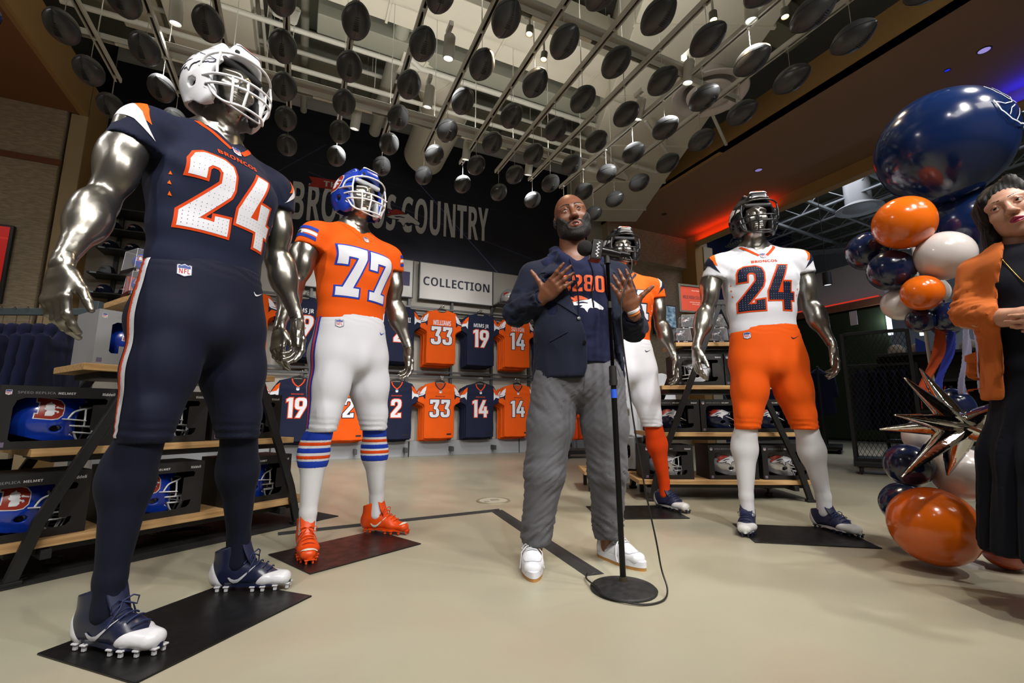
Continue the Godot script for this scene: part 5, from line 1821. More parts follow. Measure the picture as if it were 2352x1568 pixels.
func mannequin(label: String, at: Vector3, yaw: float, look: Dictionary) -> Node3D:
	mannequin_shapes()
	var t := thing("mannequin", label, "mannequin", at, yaw, "silver football mannequins")
	var silver := mat("brushed silver mannequin", h("8d8a83"), 0.3, 0.92)
	silver.clearcoat_enabled = true
	silver.clearcoat = 0.35
	silver.clearcoat_roughness = 0.12
	var y0 := 0.006
	var body := obj("body", man_body, silver, t, Vector3(0, y0, 0))
	body.set_meta("label", "silver body with head and bare arms")
	var g := Geo.new()
	for s: int in [-1, 1]:
		var wr := Vector3(-0.5175, 1.146, 0.0855) if s < 0 else Vector3(0.297, 1.145, 0.06)
		var d := (wr - (Vector3(-0.420, 1.392, -0.012) if s < 0 else Vector3(0.232, 1.405, -0.02))).normalized()
		g.tube([wr - d * 0.004, wr - d * 0.002], 0.0272, 20, true, 1.13)
	obj("wrist_joint", g, mat("dark joint", h("2e2d2b"), 0.5, 0.5), t, Vector3(0, y0, 0))
	var jer := obj("jersey", man_jersey, look.jersey, t, Vector3(0, y0, 0))
	var pan := obj("pants", man_pants, look.pants, t, Vector3(0, y0, 0))
	for s in 2:
		var so := obj("sock", man_socks[s], look.sock, t, Vector3(0, y0, 0))
		if look.has("bands"):
			var gg: Geo = man_socks[s]
			for b in look.bands:
				var y_lo: float = b[0]
				var y_hi: float = b[1]
				obj("sock_band", gg.shell(func(p: Vector3, _n: Vector3) -> float: return clampf(minf(p.y - y_lo, y_hi - p.y) * 180.0 + 0.15, -1.0, 1.0), -0.0012, 0.0016), b[2], so)
	cleat_into(t, Transform3D(Basis(Vector3.UP, deg_to_rad(look.get("toes", [-20, 26])[0])), Vector3(-0.260, y0, -0.01)), look.mid, look.shoe)
	cleat_into(t, Transform3D(Basis(Vector3.UP, deg_to_rad(look.get("toes", [-20, 26])[1])), Vector3(0.222, y0, -0.10)), look.mid, look.shoe)
	helmet_into(t, Transform3D(Basis(Vector3.UP, 0.05).scaled(Vector3.ONE * 1.04), Vector3(CX - 0.008, 2.045 + y0, 0.0)), look.helmet)
	# number, wordmark, badge
	var d := numerals(look.number, Vector2(CX - 0.005, 1.515), 0.285, 0.86, 0.0095, 0.10)
	obj("number_outline", jersey_front.print_on(d[1], 0.0022), look.edge, jer)
	obj("number", jersey_front.print_on(d[0], 0.0034), look.face, jer)
	var dots := PackedVector2Array()
	if look.has("dots"):
		var face: PackedVector2Array = d[0]
		for row in 19:
			for col in 26:
				if (row % 3 == 1) and row > 5: continue
				var p := Vector2(CX - 0.19 + col * 0.0145, 1.385 + row * 0.0145)
				for k in range(0, face.size(), 3):
					if Geometry2D.point_is_inside_triangle(p, face[k], face[k + 1], face[k + 2]):
						for q in [[-1, 0], [0, -1], [1, 0], [-1, 0], [1, 0], [0, 1]]: dots.append(p + Vector2(q[0], q[1]) * 0.0015)
						break
		var dg := jersey_front.print_on(dots, 0.004)
		var dm := obj("number_perforations", dg, look.dots, jer)
		dm.set_meta("kind", "stuff")
	if look.has("word"):
		obj("wordmark", jersey_front.print_on(moved(words("BRONCOS", 0.155, 0.020, "Droid Sans", 700), Vector2(CX - 0.003, 1.695)), 0.003, 0.01), look.word, jer)
	shield_on(jer, jersey_front, Vector2(CX, 1.742), 0.036)
	shield_on(pan, pants_front, Vector2(CX - 0.135, 1.215), 0.042)
	obj("maker_mark", pants_front.print_on(moved(tris(pv(SWOOSH)), Vector2(CX + 0.145, 1.19), Vector2(0.062, 0.06), 0.1), 0.0025, 0.01), look.mark, pan)
	# collar trim round the V
	var cpath := []
	for q in [[-0.098, 1.845, 0.012], [-0.085, 1.83, 0.05], [-0.066, 1.815, 0.085], [-0.04, 1.792, 0.115], [-0.016, 1.770, 0.132]]: cpath.append(to_frame(jersey_tilt, Vector3(CX + q[0], q[1], q[2])))
	var cpath2 := []
	for p in cpath: cpath2.append(Vector2(2 * CX - p.x, p.y))
	obj("collar_trim", jersey_tilt.print_on(poly_strip(cpath, 0.0, 0.018), 0.0022, 0.008), look.collar, jer)
	obj("collar_trim", jersey_tilt.print_on(poly_strip(cpath2, 0.018, 0.0), 0.0022, 0.008), look.collar, jer)
	# shoulders
	for s: int in [-1, 1]:
		var r: Relief = jersey_right if s < 0 else jersey_left
		var m := func(x: float, y: float, z: float) -> Vector2: return to_frame(r, Vector3(CX + s * x, y, z))
		if look.shoulder == "chevron":
			var a := PackedVector2Array([m.call(0.262, 1.795, -0.03), m.call(0.275, 1.79, 0.03), m.call(0.288, 1.765, 0.062), m.call(0.298, 1.715, 0.085), m.call(0.335, 1.74, 0.05), m.call(0.35, 1.755, 0.0), m.call(0.345, 1.762, -0.04)])
			obj("shoulder_panel", r.print_on(tris(a), 0.002, 0.009), look.panel_a, jer)
			var b := PackedVector2Array([m.call(0.30, 1.79, -0.05), m.call(0.314, 1.782, 0.02), m.call(0.316, 1.75, 0.066), m.call(0.30, 1.672, 0.094), m.call(0.34, 1.72, 0.062), m.call(0.366, 1.738, 0.0), m.call(0.362, 1.74, -0.04)])
			obj("shoulder_flash", r.print_on(tris(b), 0.003, 0.009), look.panel_b, jer)
			for k in 3: obj("side_mark", r.print_on(moved(tris(pv([-0.5, -0.4, 0.5, -0.4, 0.0, 0.5])), m.call(0.215, 1.56 - k * 0.035, 0.09), Vector2.ONE * 0.013), 0.0022, 0.01), look.panel_a, jer)
		else:
			for st in [[1.752, look.blue], [1.728, look.face], [1.704, look.blue]]:
				var band := []
				for k in 9:
					var z := -0.07 + k * 0.02
					band.append(m.call(0.335 + (1.752 - st[0]) * 0.35 - z * z * 3.0, st[0] - absf(z) * 0.15, z))
				obj("sleeve_stripe", r.print_on(poly_strip(band, 0.009, 0.009), 0.0024, 0.009), st[1], jer)
	# pants side stripes
	if look.has("stripes"):
		for s: int in [-1, 1]:
			var r: Relief = pants_right if s < 0 else pants_left
			var line := []
			for k in 12:
				var y := 1.27 - k * 0.0575
				var x := lerpf(0.20, 0.232, clampf((1.27 - y) / 0.2, 0, 1)) if y > 1.05 else 0.0
				var side := Vector3.ZERO
				if s < 0: side = Vector3(lerpf(CX - 0.2, CX - 0.225, clampf((1.27 - y) / 0.2, 0, 1)) if y > 1.05 else lerpf(-0.298, -0.305, clampf((1.05 - y) / 0.4, 0, 1)), y, -0.005)
				else: side = Vector3(lerpf(CX + 0.2, CX + 0.235, clampf((1.27 - y) / 0.2, 0, 1)) if y > 1.05 else lerpf(0.168, 0.197, clampf((1.05 - y) / 0.4, 0, 1)), y, -0.012)
				line.append(to_frame(r, side))
			var off := 0.0
			for st in look.stripes:
				var moved_line := []
				for p in line: moved_line.append(p + Vector2(off, 0))
				obj("side_stripe", r.print_on(poly_strip(moved_line, st[0] * 0.5, st[0] * 0.5), 0.0024, 0.012), st[1], pan)
				off += st[2]
	# base plate on the floor
	return t

func plate_under(label: String, at: Vector3, yaw: float) -> void:
	var t := thing("base_plate", label, "base plate", at, yaw, "black steel base plates under the mannequins")
	var g := Geo.new()
	g.box(Vector3(0.0, 0.003, 0.0), Vector3(0.635, 0.006, 0.45), 0.0015)
	var m := mat("black steel plate", h("141415"), 0.42, 0.2)
	m.roughness_texture = noise_tex(41, 0.05, 256, 3, false, grad([[0.2, Color(0.75, 0.75, 0.75)], [0.8, Color(1, 1, 1)]]))
	m.uv1_triplanar = true
	obj("plate", g, m, t)

func build_mannequins() -> void:
	var navy := cloth("navy jersey knit", h("161c33"), 0.75, 0.3)
	var navy_p := cloth("navy pants knit", h("11162a"), 0.7, 0.3)
	var orange := cloth("orange jersey knit", h("e2570a"), 0.75, 0.25)
	var white := cloth("white jersey knit", h("d4d6de"), 0.75, 0.2)
	var white_p := cloth("white pants knit", h("d0d2da"), 0.7, 0.2)
	var orange_sock := cloth("orange sock knit", h("c93c06"), 0.85, 0.2)
	var navy_sock := cloth("navy sock knit", h("0e1323"), 0.85, 0.25)
	var white_sock := cloth("white sock knit", h("cfd0d4"), 0.85, 0.2)
	var royal := cloth("royal blue print", h("1c3aa6"), 0.6, 0.1)
	var red := cloth("orange red print cloth", h("d1440f"), 0.6, 0.1)
	var wp := cloth("white print", h("d9dbe4"), 0.6, 0.1)
	var np := cloth("navy print", h("161c33"), 0.6, 0.1)
	var op := cloth("bright orange print", h("e2610e"), 0.6, 0.1)
	var navy_up := mat("navy shoe upper", h("131b38"), 0.28)
	navy_up.clearcoat_enabled = true
	navy_up.clearcoat = 0.5
	var white_up := mat("white shoe cap", h("d5d6dc"), 0.25)
	var tip := mat("white stud", h("c4c5ca"), 0.4)
	var lace := mat("navy lace", h("1b2750"), 0.7)
	var orange_up := mat("orange shoe upper", h("d9480b"), 0.35)
	var lo_up := mat("navy knit shoe upper", h("1a2140"), 0.6)
	var shoe_a := {"upper": navy_up, "sole": navy_up, "stud": tip, "tongue": mat("navy tongue", h("151d3c"), 0.6), "lace": lace, "toe": white_up, "side_mark": mat("silver emblem", h("b9bcc6"), 0.3), "tag": white_up}
	var shoe_b := {"upper": orange_up, "sole": orange_up, "stud": orange_up, "tongue": orange_up, "lace": mat("orange lace", h("e0500c"), 0.7), "side_mark": mat("cream emblem", h("d9d4c6"), 0.4), "toe_mark": mat("cream emblem", h("d9d4c6"), 0.4)}
	var shoe_c := {"upper": lo_up, "sole": mat("pale sole", h("c9cac6"), 0.4), "stud": mat("dark stud", h("1c2436"), 0.4), "tongue": lo_up, "lace": lace, "toe": mat("white knit cap", h("cfd0cf"), 0.5), "vamp": white_up, "side_mark": mat("decal navy", h("161d38"), 0.35), "tag": white_up}
	var sw := mat("white shell print", h("d9dbe4"), 0.6)
	mannequin("mannequin in an all navy number 24 uniform and white helmet, nearest on the left", Vector3(-0.303, 0, -2.094), deg_to_rad(39), {"toes": [16, 32], "jersey": navy, "pants": navy_p, "sock": navy_sock, "mid": true, "shoe": shoe_a, "helmet": "white", "number": "24", "edge": red, "face": wp, "dots": np, "word": red, "mark": wp, "collar": red, "shoulder": "chevron", "panel_a": op, "panel_b": wp, "stripes": [[0.018, red, 0.016], [0.022, wp, 0.0]]})
	plate_under("black base plate under the navy uniform mannequin at the lower left", Vector3(-0.285, 0, -2.035), deg_to_rad(45))
	var bands := []
	var seq := [[0.625, 0.575, royal], [0.565, 0.545, red], [0.535, 0.508, royal], [0.498, 0.478, red], [0.468, 0.432, royal]]
	for s in seq: bands.append([s[1], s[0], s[2]])
	mannequin("silver mannequin in an orange number 77 jersey, white pants and blue helmet", Vector3(0.318, 0, -2.834), deg_to_rad(25), {"jersey": orange, "pants": white_p, "sock": white_sock, "bands": bands, "mid": true, "shoe": shoe_b, "helmet": "blue", "number": "77", "edge": royal, "face": wp, "mark": royal, "collar": orange, "shoulder": "stripes", "blue": royal, "stripes": [[0.014, royal, 0.013], [0.016, red, 0.013], [0.014, royal, 0.0]]})
	plate_under("black base plate under the mannequin in orange and white", Vector3(0.290, 0, -2.715), deg_to_rad(25))
	mannequin("silver mannequin in a white number 24 jersey, orange pants and white socks", Vector3(2.82, 0, -1.93), deg_to_rad(-36), {"jersey": white, "pants": orange, "sock": white_sock, "mid": false, "shoe": shoe_c, "helmet": "black", "number": "24", "edge": red, "face": np, "dots": wp, "word": red, "mark": np, "collar": red, "shoulder": "chevron", "panel_a": op, "panel_b": np})
	plate_under("black base plate under the mannequin in the white jersey", Vector3(2.78, 0, -1.87), deg_to_rad(-36))
	mannequin("mannequin in an orange jersey, white pants and orange socks behind the man", Vector3(2.37, 0, -2.80), deg_to_rad(-22), {"jersey": orange, "pants": white_p, "sock": orange_sock, "mid": false, "shoe": shoe_c, "helmet": "black", "number": "24", "edge": np, "face": wp, "mark": np, "collar": np, "shoulder": "chevron", "panel_a": wp, "panel_b": np})
	plate_under("black base plate under the mannequin behind the man", Vector3(2.31, 0, -2.80), deg_to_rad(-22))
# ---------------------------------------------------------------- the two A-frame stands with boxed helmets
func wood_mat() -> StandardMaterial3D:
	if mats.has("pale maple"): return mats["pale maple"]
	var m := mat("pale maple", h("ffffff"), 0.5)
	m.albedo_texture = noise_tex(51, 0.02, 256, 4, false, grad([[0.2, h("b08a5a")], [0.5, h("c49e6c")], [0.8, h("cba878")]]))
	m.uv1_triplanar = true
	m.uv1_scale = Vector3(0.5, 9.0, 9.0)
	return m

func stand(label: String, at: Vector3, yaw: float) -> Node3D:
	var t := thing("display_stand", label, "display stand", at, yaw, "A-frame display stands of boxed helmets")
	var dark := mat("dark grey steel", h("2b2c2d"), 0.45, 0.4)
	var ys := [0.15, 0.545, 0.955, 1.35]
	var ws := [1.50, 1.27, 0.98, 0.66]
	for k in 4:
		var g := Geo.new()
		var dp: float = [0.66, 0.56, 0.48, 0.40][k]
		g.box(Vector3(0, ys[k], -0.33), Vector3(ws[k], 0.036, dp), 0.003)
		obj("shelf", g, wood_mat(), t)
		g = Geo.new()
		g.box(Vector3(0, ys[k] - 0.034, -0.33), Vector3(ws[k] - 0.16, 0.03, dp - 0.08), 0.002)
		obj("shelf_rail", g, dark, t)
	for fz in [0.02, -0.68]:
		for s: int in [-1, 1]:
			var g := Geo.new()
			var a := Vector3(0.03, 1.70, fz)
			var b := Vector3(s * 0.59, 0.25, fz)
			var c := Vector3(s * 0.65, 0.02, fz)
			var bar := func(p: Vector3, q: Vector3) -> void:
				var y := (p - q).normalized()
				g.box((p + q) * 0.5, Vector3(0.046, p.distance_to(q) + 0.01, 0.03), 0.003, Basis(y.cross(Vector3.BACK), y, Vector3.BACK))
			bar.call(a, b)
			bar.call(b, c)
			obj("leg", g, dark, t)
			g = Geo.new()
			g.box(Vector3(s * 0.65, 0.011, fz), Vector3(0.07, 0.022, 0.05), 0.003)
			obj("foot", g, dark, t)
	for s: int in [-1, 1]:
		var g := Geo.new()
		g.box(Vector3(s * 0.55, 0.105, -0.33), Vector3(0.04, 0.04, 0.7), 0.003)
		obj("cross_bar", g, dark, t)
		g = Geo.new()
		g.tube([Vector3(s * 0.45, 0.13, -0.25), Vector3(s * 0.45, 0.03, -0.25)], 0.012, 10)
		g.turned([Vector2(0, 0.03), Vector2(0.03, 0.028), Vector2(0.034, 0.006), Vector2(0.03, 0.0)], 16, Transform3D(Basis(), Vector3(s * 0.45, 0, -0.25)))
		obj("levelling_foot", g, dark, t)
	var gt := Geo.new()
	gt.box(Vector3(0.03, 1.70, -0.33), Vector3(0.10, 0.05, 0.74), 0.004)
	obj("ridge_bar", gt, dark, t)
	return t

const BW := 0.42
const BH := 0.285
const BD := 0.30
# a carton with a window; own origin at the middle of its base, front towards +z
func helmet_box(label: String, x: Transform3D, pale: bool, group: String) -> Node3D:
	var t := thing("helmet_box", label, "helmet box", Vector3.ZERO, 0.0, group)
	t.transform = x
	var card := mat("grey carton" if pale else "black carton", h("8f9195") if pale else h("1a1a1b"), 0.5, 0.0)
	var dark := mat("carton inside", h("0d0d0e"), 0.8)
	var w := BW / 2
	var front := pv([-w, 0, w, 0, w, BH, -w, BH])
	var win := pv([-0.165, 0.045, -0.155, 0.035, 0.06, 0.035, 0.135, 0.040, 0.15, 0.055, 0.155, 0.078, 0.115, 0.076, 0.108, 0.085, 0.11, 0.20, 0.16, 0.203, 0.165, 0.222, 0.155, 0.232, 0.09, 0.232, -0.13, 0.230, -0.155, 0.218, -0.165, 0.185])
	if pale: win = pv([-0.15, 0.07, -0.14, 0.06, -0.11, 0.06, -0.11, 0.10, 0.15, 0.10, 0.165, 0.12, 0.165, 0.21, 0.15, 0.225, -0.13, 0.225, -0.15, 0.21])
	obj("front_panel", plate(holed(front, [win]), Transform3D(Basis(), Vector3(0, 0, -0.003)), 0.003), card, t)
	var g := Geo.new()
	for s: int in [-1, 1]: g.box(Vector3(s * (w - 0.0015), BH / 2, -BD / 2 - 0.002), Vector3(0.003, BH, BD - 0.003))
	g.box(Vector3(0, 0.0015, -BD / 2 - 0.002), Vector3(BW - 0.007, 0.003, BD - 0.003))
	g.box(Vector3(0, BH - 0.0015, -BD / 2 - 0.002), Vector3(BW - 0.007, 0.003, BD - 0.003))
	obj("carton_sides", g, card, t)
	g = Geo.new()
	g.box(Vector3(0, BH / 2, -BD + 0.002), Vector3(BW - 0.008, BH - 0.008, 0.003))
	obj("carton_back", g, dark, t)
	var ink := mat("grey box print", h("8a8c90") if not pale else h("5b5d61"), 0.5)
	var white := mat("white box print", h("cfd0d2"), 0.5)
	if pale:
		obj("box_lettering", plate(moved(words("SPEED AUTHENTIC", 0.19, 0.013, "Droid Sans", 400), Vector2(-0.045, 0.252)), Transform3D(Basis(), Vector3(0, 0, 0.0003)), 0.0004), ink, t)
	else:
		obj("box_lettering", plate(moved(words("SPEED REPLICA", 0.125, 0.0105, "Droid Sans", 400), Vector2(-0.095, 0.254)), Transform3D(Basis(), Vector3(0, 0, 0.0003)), 0.0004), ink, t)
		obj("box_lettering", plate(moved(words("HELMET", 0.062, 0.0105), Vector2(0.008, 0.254)), Transform3D(Basis(), Vector3(0, 0, 0.0003)), 0.0004), white, t)
		obj("maker_name", plate(moved(words("Riddell", 0.05, 0.014), Vector2(0.165, 0.254)), Transform3D(Basis(), Vector3(0, 0, 0.0003)), 0.0004), white, t)
	shield_flat(t, Transform3D(Basis(), Vector3(-0.185, 0.254, 0.0003)), 0.024)
	g = Geo.new()
	g.box(Vector3(-0.185, 0.022, 0.0006), Vector3(0.022, 0.022, 0.0008))
	var holo := mat("foil sticker", h("9a8fb0"), 0.25, 0.6)
	obj("foil_sticker", g, holo, t)
	return t

func boxed(stand_x: Transform3D, cx: float, y: float, z: float, yaw: float, kind: String, pale: bool, where: String, facing := 1.0) -> void:
	var x := stand_x * xf(Vector3(cx, y + 0.0185, z), yaw)
	var col: String = {"blue": "blue", "navy": "navy", "silver": "silver white", "white": "white"}[kind]
	helmet_box(("grey" if pale else "black") + " window carton holding a %s helmet, %s" % [col, where], x, pale, "helmet cartons on the stands")
	var ht := thing("boxed_helmet", "%s football helmet inside its carton, %s" % [col, where], "helmet", Vector3.ZERO, 0.0, "helmets inside cartons")
	ht.transform = x * Transform3D(Basis(Vector3.UP, PI / 2 * facing).scaled(Vector3.ONE * 0.93), Vector3(-0.01, 0.138, -0.155))
	helmet_into(ht, Transform3D(), kind)

var mini_seen := {}
# a small helmet in a clear case; origin at the base
func mini_case(label: String, x: Transform3D, kind: String, s := 1.0) -> void:
	var t := thing("acrylic_case", label, "display case", Vector3.ZERO, 0.0, "acrylic cases with mini helmets")
	t.transform = x
	var clear := mat("clear acrylic", Color(0.9, 0.92, 0.95, 0.12), 0.04)
	clear.transparency = BaseMaterial3D.TRANSPARENCY_ALPHA
	var g := Geo.new()
	var w := 0.145 * s
	var hh := 0.135 * s
	var wb := w * 0.5
	g.loft([[Vector3(-wb, 0.02, -wb), Vector3(wb, 0.02, -wb), Vector3(wb, 0.02, wb), Vector3(-wb, 0.02, wb)], [Vector3(-wb * 0.9, hh, -wb * 0.9), Vector3(wb * 0.9, hh, -wb * 0.9), Vector3(wb * 0.9, hh, wb * 0.9), Vector3(-wb * 0.9, hh, wb * 0.9)]], false)
	for k in g.n.size(): g.n[k] = Vector3(g.v[k].x, 0, g.v[k].z).normalized()
	var flat := Geo.new()
	var c := [Vector3(-wb, 0.02, -wb), Vector3(wb, 0.02, -wb), Vector3(wb, 0.02, wb), Vector3(-wb, 0.02, wb)]
	var d := [Vector3(-wb * 0.9, hh, -wb * 0.9), Vector3(wb * 0.9, hh, -wb * 0.9), Vector3(wb * 0.9, hh, wb * 0.9), Vector3(-wb * 0.9, hh, wb * 0.9)]
	for k in 4:
		var q := (k + 1) % 4
		flat.face([c[k], c[q], d[q], d[k]], ((c[k] + c[q]) * Vector3(1, 0, 1)).normalized())
	flat.face([d[0], d[1], d[2], d[3]], Vector3.UP)
	obj("cover", flat, clear, t)
	g = Geo.new()
	for k in 4:
		g.tube([c[k], d[k]], 0.0012 * s, 6)
		g.tube([d[k], d[(k + 1) % 4]], 0.0012 * s, 6)
	obj("edges", g, mat("bright acrylic edge", h("b9bcc4"), 0.2), t)
	g = Geo.new()
	g.box(Vector3(0, 0.01, 0), Vector3(w * 1.06, 0.02, w * 1.06), 0.002)
	obj("case_base", g, mat("black case base", h("151517"), 0.3), t)
	obj("base_lettering", plate(moved(words("MINI", 0.04, 0.008), Vector2(0.01, 0.010)), Transform3D(Basis(), Vector3(0, 0, w * 0.53 + 0.0004)), 0.0004), mat("white box print", h("cfd0d2"), 0.5), t)
	shield_flat(t, Transform3D(Basis(), Vector3(-w * 0.4, 0.010, w * 0.53 + 0.0003)), 0.015)
	var ht := thing("mini_helmet", label.replace("clear case holding a", "tiny").replace("mini helmet", "helmet in its clear case"), "helmet", Vector3.ZERO, 0.0, "mini helmets in cases")
	ht.transform = x * Transform3D(Basis(Vector3.UP, 0.9).scaled(Vector3.ONE * 0.32 * s), Vector3(0, 0.078 * s, 0))
	helmet_into(ht, Transform3D(), kind)

func framed_sign(label: String, x: Transform3D, w: float, hgt: float, lines: Array, face: Color) -> void:
	var t := thing("framed_sign", label, "sign", Vector3.ZERO)
	t.transform = x
	var fm := mat("grey sign frame", h("55564f"), 0.45, 0.3)
	for s: int in [-1, 1]:
		var g := Geo.new()
		g.box(Vector3(s * (w / 2), hgt / 2, 0), Vector3(0.022, hgt + 0.022, 0.02), 0.003); obj("frame_side", g, fm, t)
		g = Geo.new()
		g.box(Vector3(0, hgt / 2 + s * hgt / 2, 0), Vector3(w - 0.022, 0.022, 0.02), 0.003); obj("frame_rail", g, fm, t)
	var g2 := Geo.new()
	g2.box(Vector3(0, hgt / 2, -0.002), Vector3(w - 0.02, hgt - 0.02, 0.006)); obj("poster", g2, mat("orange red poster " + face.to_html(), face, 0.6), t)
	for l in lines:
		obj("lettering", plate(moved(words(l[0], l[2], l[3]), l[1]), Transform3D(Basis(), Vector3(0, 0, 0.0012)), 0.0006), mat("poster navy", h("2b1d24"), 0.6) if l[4] else mat("poster white", h("cbb9b0"), 0.6), t)

func build_stands() -> void:
	var at_l := Vector3(-0.520, 0, -3.119)
	var at_r := Vector3(3.325, 0, -2.812)
	var yl := deg_to_rad(32.9)
	var yr := deg_to_rad(-26.9)
	stand("dark A-frame stand with maple shelves of boxed blue helmets on the left", at_l, yl)
	stand("dark A-frame stand with maple shelves of boxed helmets on the right", at_r, yr)
	var xl := xf(at_l, yl)
	var xr := xf(at_r, yr)
	for b in [[-0.62, 0.15, -0.05, 0.0, "left stand, bottom shelf, left end"], [-0.12, 0.15, -0.05, 0.0, "left stand, bottom shelf, middle"], [0.42, 0.15, -0.05, 0.02, "left stand, bottom shelf, right end"], [-0.545, 0.545, -0.08, 0.0, "left stand, second shelf, left end"], [-0.12, 0.545, -0.08, 0.0, "left stand, second shelf, middle"], [0.335, 0.545, -0.08, 0.0, "left stand, second shelf, right end"]]:
		boxed(xl, b[0], b[1], b[2], b[3], "blue", false, b[4])
	boxed(xl, -0.245, 0.955, -0.12, 0.02, "blue", true, "left stand, third shelf, left")
	boxed(xl, 0.21, 0.955, -0.12, 0.0, "blue", true, "left stand, third shelf, right")
	for b in [[-0.475, 0.15, -0.05, 0.0, "silver", "right stand, bottom shelf, left end"], [0.075, 0.15, -0.05, 0.02, "silver", "right stand, bottom shelf, middle"], [0.53, 0.15, -0.05, 0.0, "silver", "right stand, bottom shelf, right end"], [-0.385, 0.545, -0.08, 0.0, "navy", "right stand, second shelf, left end"], [0.045, 0.545, -0.08, 0.0, "navy", "right stand, second shelf, middle"], [0.475, 0.545, -0.08, 0.0, "navy", "right stand, second shelf, right end"], [-0.13, 0.955, -0.12, 0.0, "white", "right stand, third shelf, left"], [0.30, 0.955, -0.12, 0.0, "white", "right stand, third shelf, right"]]:
		boxed(xr, b[0], b[1], b[2], b[3], b[4], false, b[5], -1.0 if b[4] == "white" else 1.0)
	# a grey carton turned sideways at the left end of the right stand
	boxed(xr, -0.86, 0.19, -0.52, -0.5, "white", true, "low left of the right stand")
	var lower := thing("low_table", "low maple platform behind the left end of the right stand", "platform", xr * Vector3(-0.86, 0, -0.65), yr)
	var g := Geo.new()
	g.box(Vector3(0, 0.17, 0), Vector3(0.6, 0.034, 0.5), 0.003); obj("shelf", g, wood_mat(), lower)
	for sx: int in [-1, 1]:
		for sz: int in [-1, 1]:
			g = Geo.new()
			g.box(Vector3(sx * 0.24, 0.077, sz * 0.2), Vector3(0.035, 0.154, 0.035), 0.003); obj("leg", g, mat("dark grey steel", h("2b2c2d"), 0.45, 0.4), lower)
	# mini helmets in clear cases on the top shelves
	var k := 0
	for m in [[-0.255, 1.369, -0.22, "blue"], [-0.09, 1.369, -0.22, "blue"], [0.09, 1.369, -0.22, "blue"], [0.25, 1.369, -0.22, "blue"], [-0.255, 1.507, -0.25, "blue"], [-0.09, 1.507, -0.25, "blue"]]:
		mini_case("clear case holding a blue mini helmet, left stand, %s along the top, %s" % [WORDS_NTH[k % 4], "lower" if k < 4 else "upper"], xl * xf(Vector3(m[0], m[1], m[2]), 0.05 * (k - 2)), m[3])
		k += 1
	k = 0
	for m in [[-0.25, 1.369, -0.23, "navy"], [-0.085, 1.369, -0.23, "black"], [0.085, 1.369, -0.23, "navy"], [0.25, 1.369, -0.23, "navy"], [-0.16, 1.507, -0.27, "black"], [0.13, 1.507, -0.27, "black"]]:
		mini_case("clear case holding a dark mini helmet, right stand, %s along the top, %s" % [WORDS_NTH[k % 4], "lower" if k < 4 else "upper"], xr * xf(Vector3(m[0], m[1], m[2]), -0.06 * (k - 2)), m[3])
		k += 1
	framed_sign("orange red framed sign on top of the right stand", xr * xf(Vector3(0.02, 1.73, -0.5), 0.35), 0.40, 0.27, [["MILE HIGH COLLECTION", Vector2(0, 0.15), 0.32, 0.034, true], ["broncos collection", Vector2(0, 0.222), 0.1, 0.012, false], ["exclusive team gear made for fans", Vector2(0.03, 0.10), 0.22, 0.012, false], ["of the mile high city", Vector2(0.03, 0.08), 0.16, 0.012, false]], h("a8371f"))
	framed_sign("orange red framed sign behind the left stand before the cap shelves", xf(Vector3(-1.28, 1.60, -5.2), deg_to_rad(12)), 0.46, 0.40, [["MILE HIGH", Vector2(0.03, 0.22), 0.30, 0.05, true], ["collection", Vector2(0.03, 0.15), 0.14, 0.022, false], ["broncos", Vector2(-0.12, 0.31), 0.05, 0.016, true]], h("c9513a"))
	# base boards and coiled cable under the left stand
	var mt := thing("floor_mat", "black mat under the left display stand", "mat", xl * Vector3(0, 0, -0.30), yl)
	g = Geo.new()
	g.box(Vector3(0, 0.003, 0), Vector3(1.9, 0.006, 0.72), 0.002); obj("mat_sheet", g, mat("black rubber mat", h("151516"), 0.8), mt)
	var cb := thing("cable_coil", "black cable coiled on the mat under the left stand", "cable", xl * Vector3(0.12, 0.012, -0.30))
	g = Geo.new()
	var path := []
	for i in 70:
		var a := i * 0.36
		path.append(Vector3(cos(a) * (0.17 - i * 0.0012), 0.004 + (i % 9) * 0.0016, sin(a) * (0.11 - i * 0.0008)))
	g.tube(path, 0.005, 6); obj("cable", g, mat("black cable", h("101011"), 0.5), cb)
# ---------------------------------------------------------------- the jersey wall
var hang_geo: Geo
var hang_front: Relief

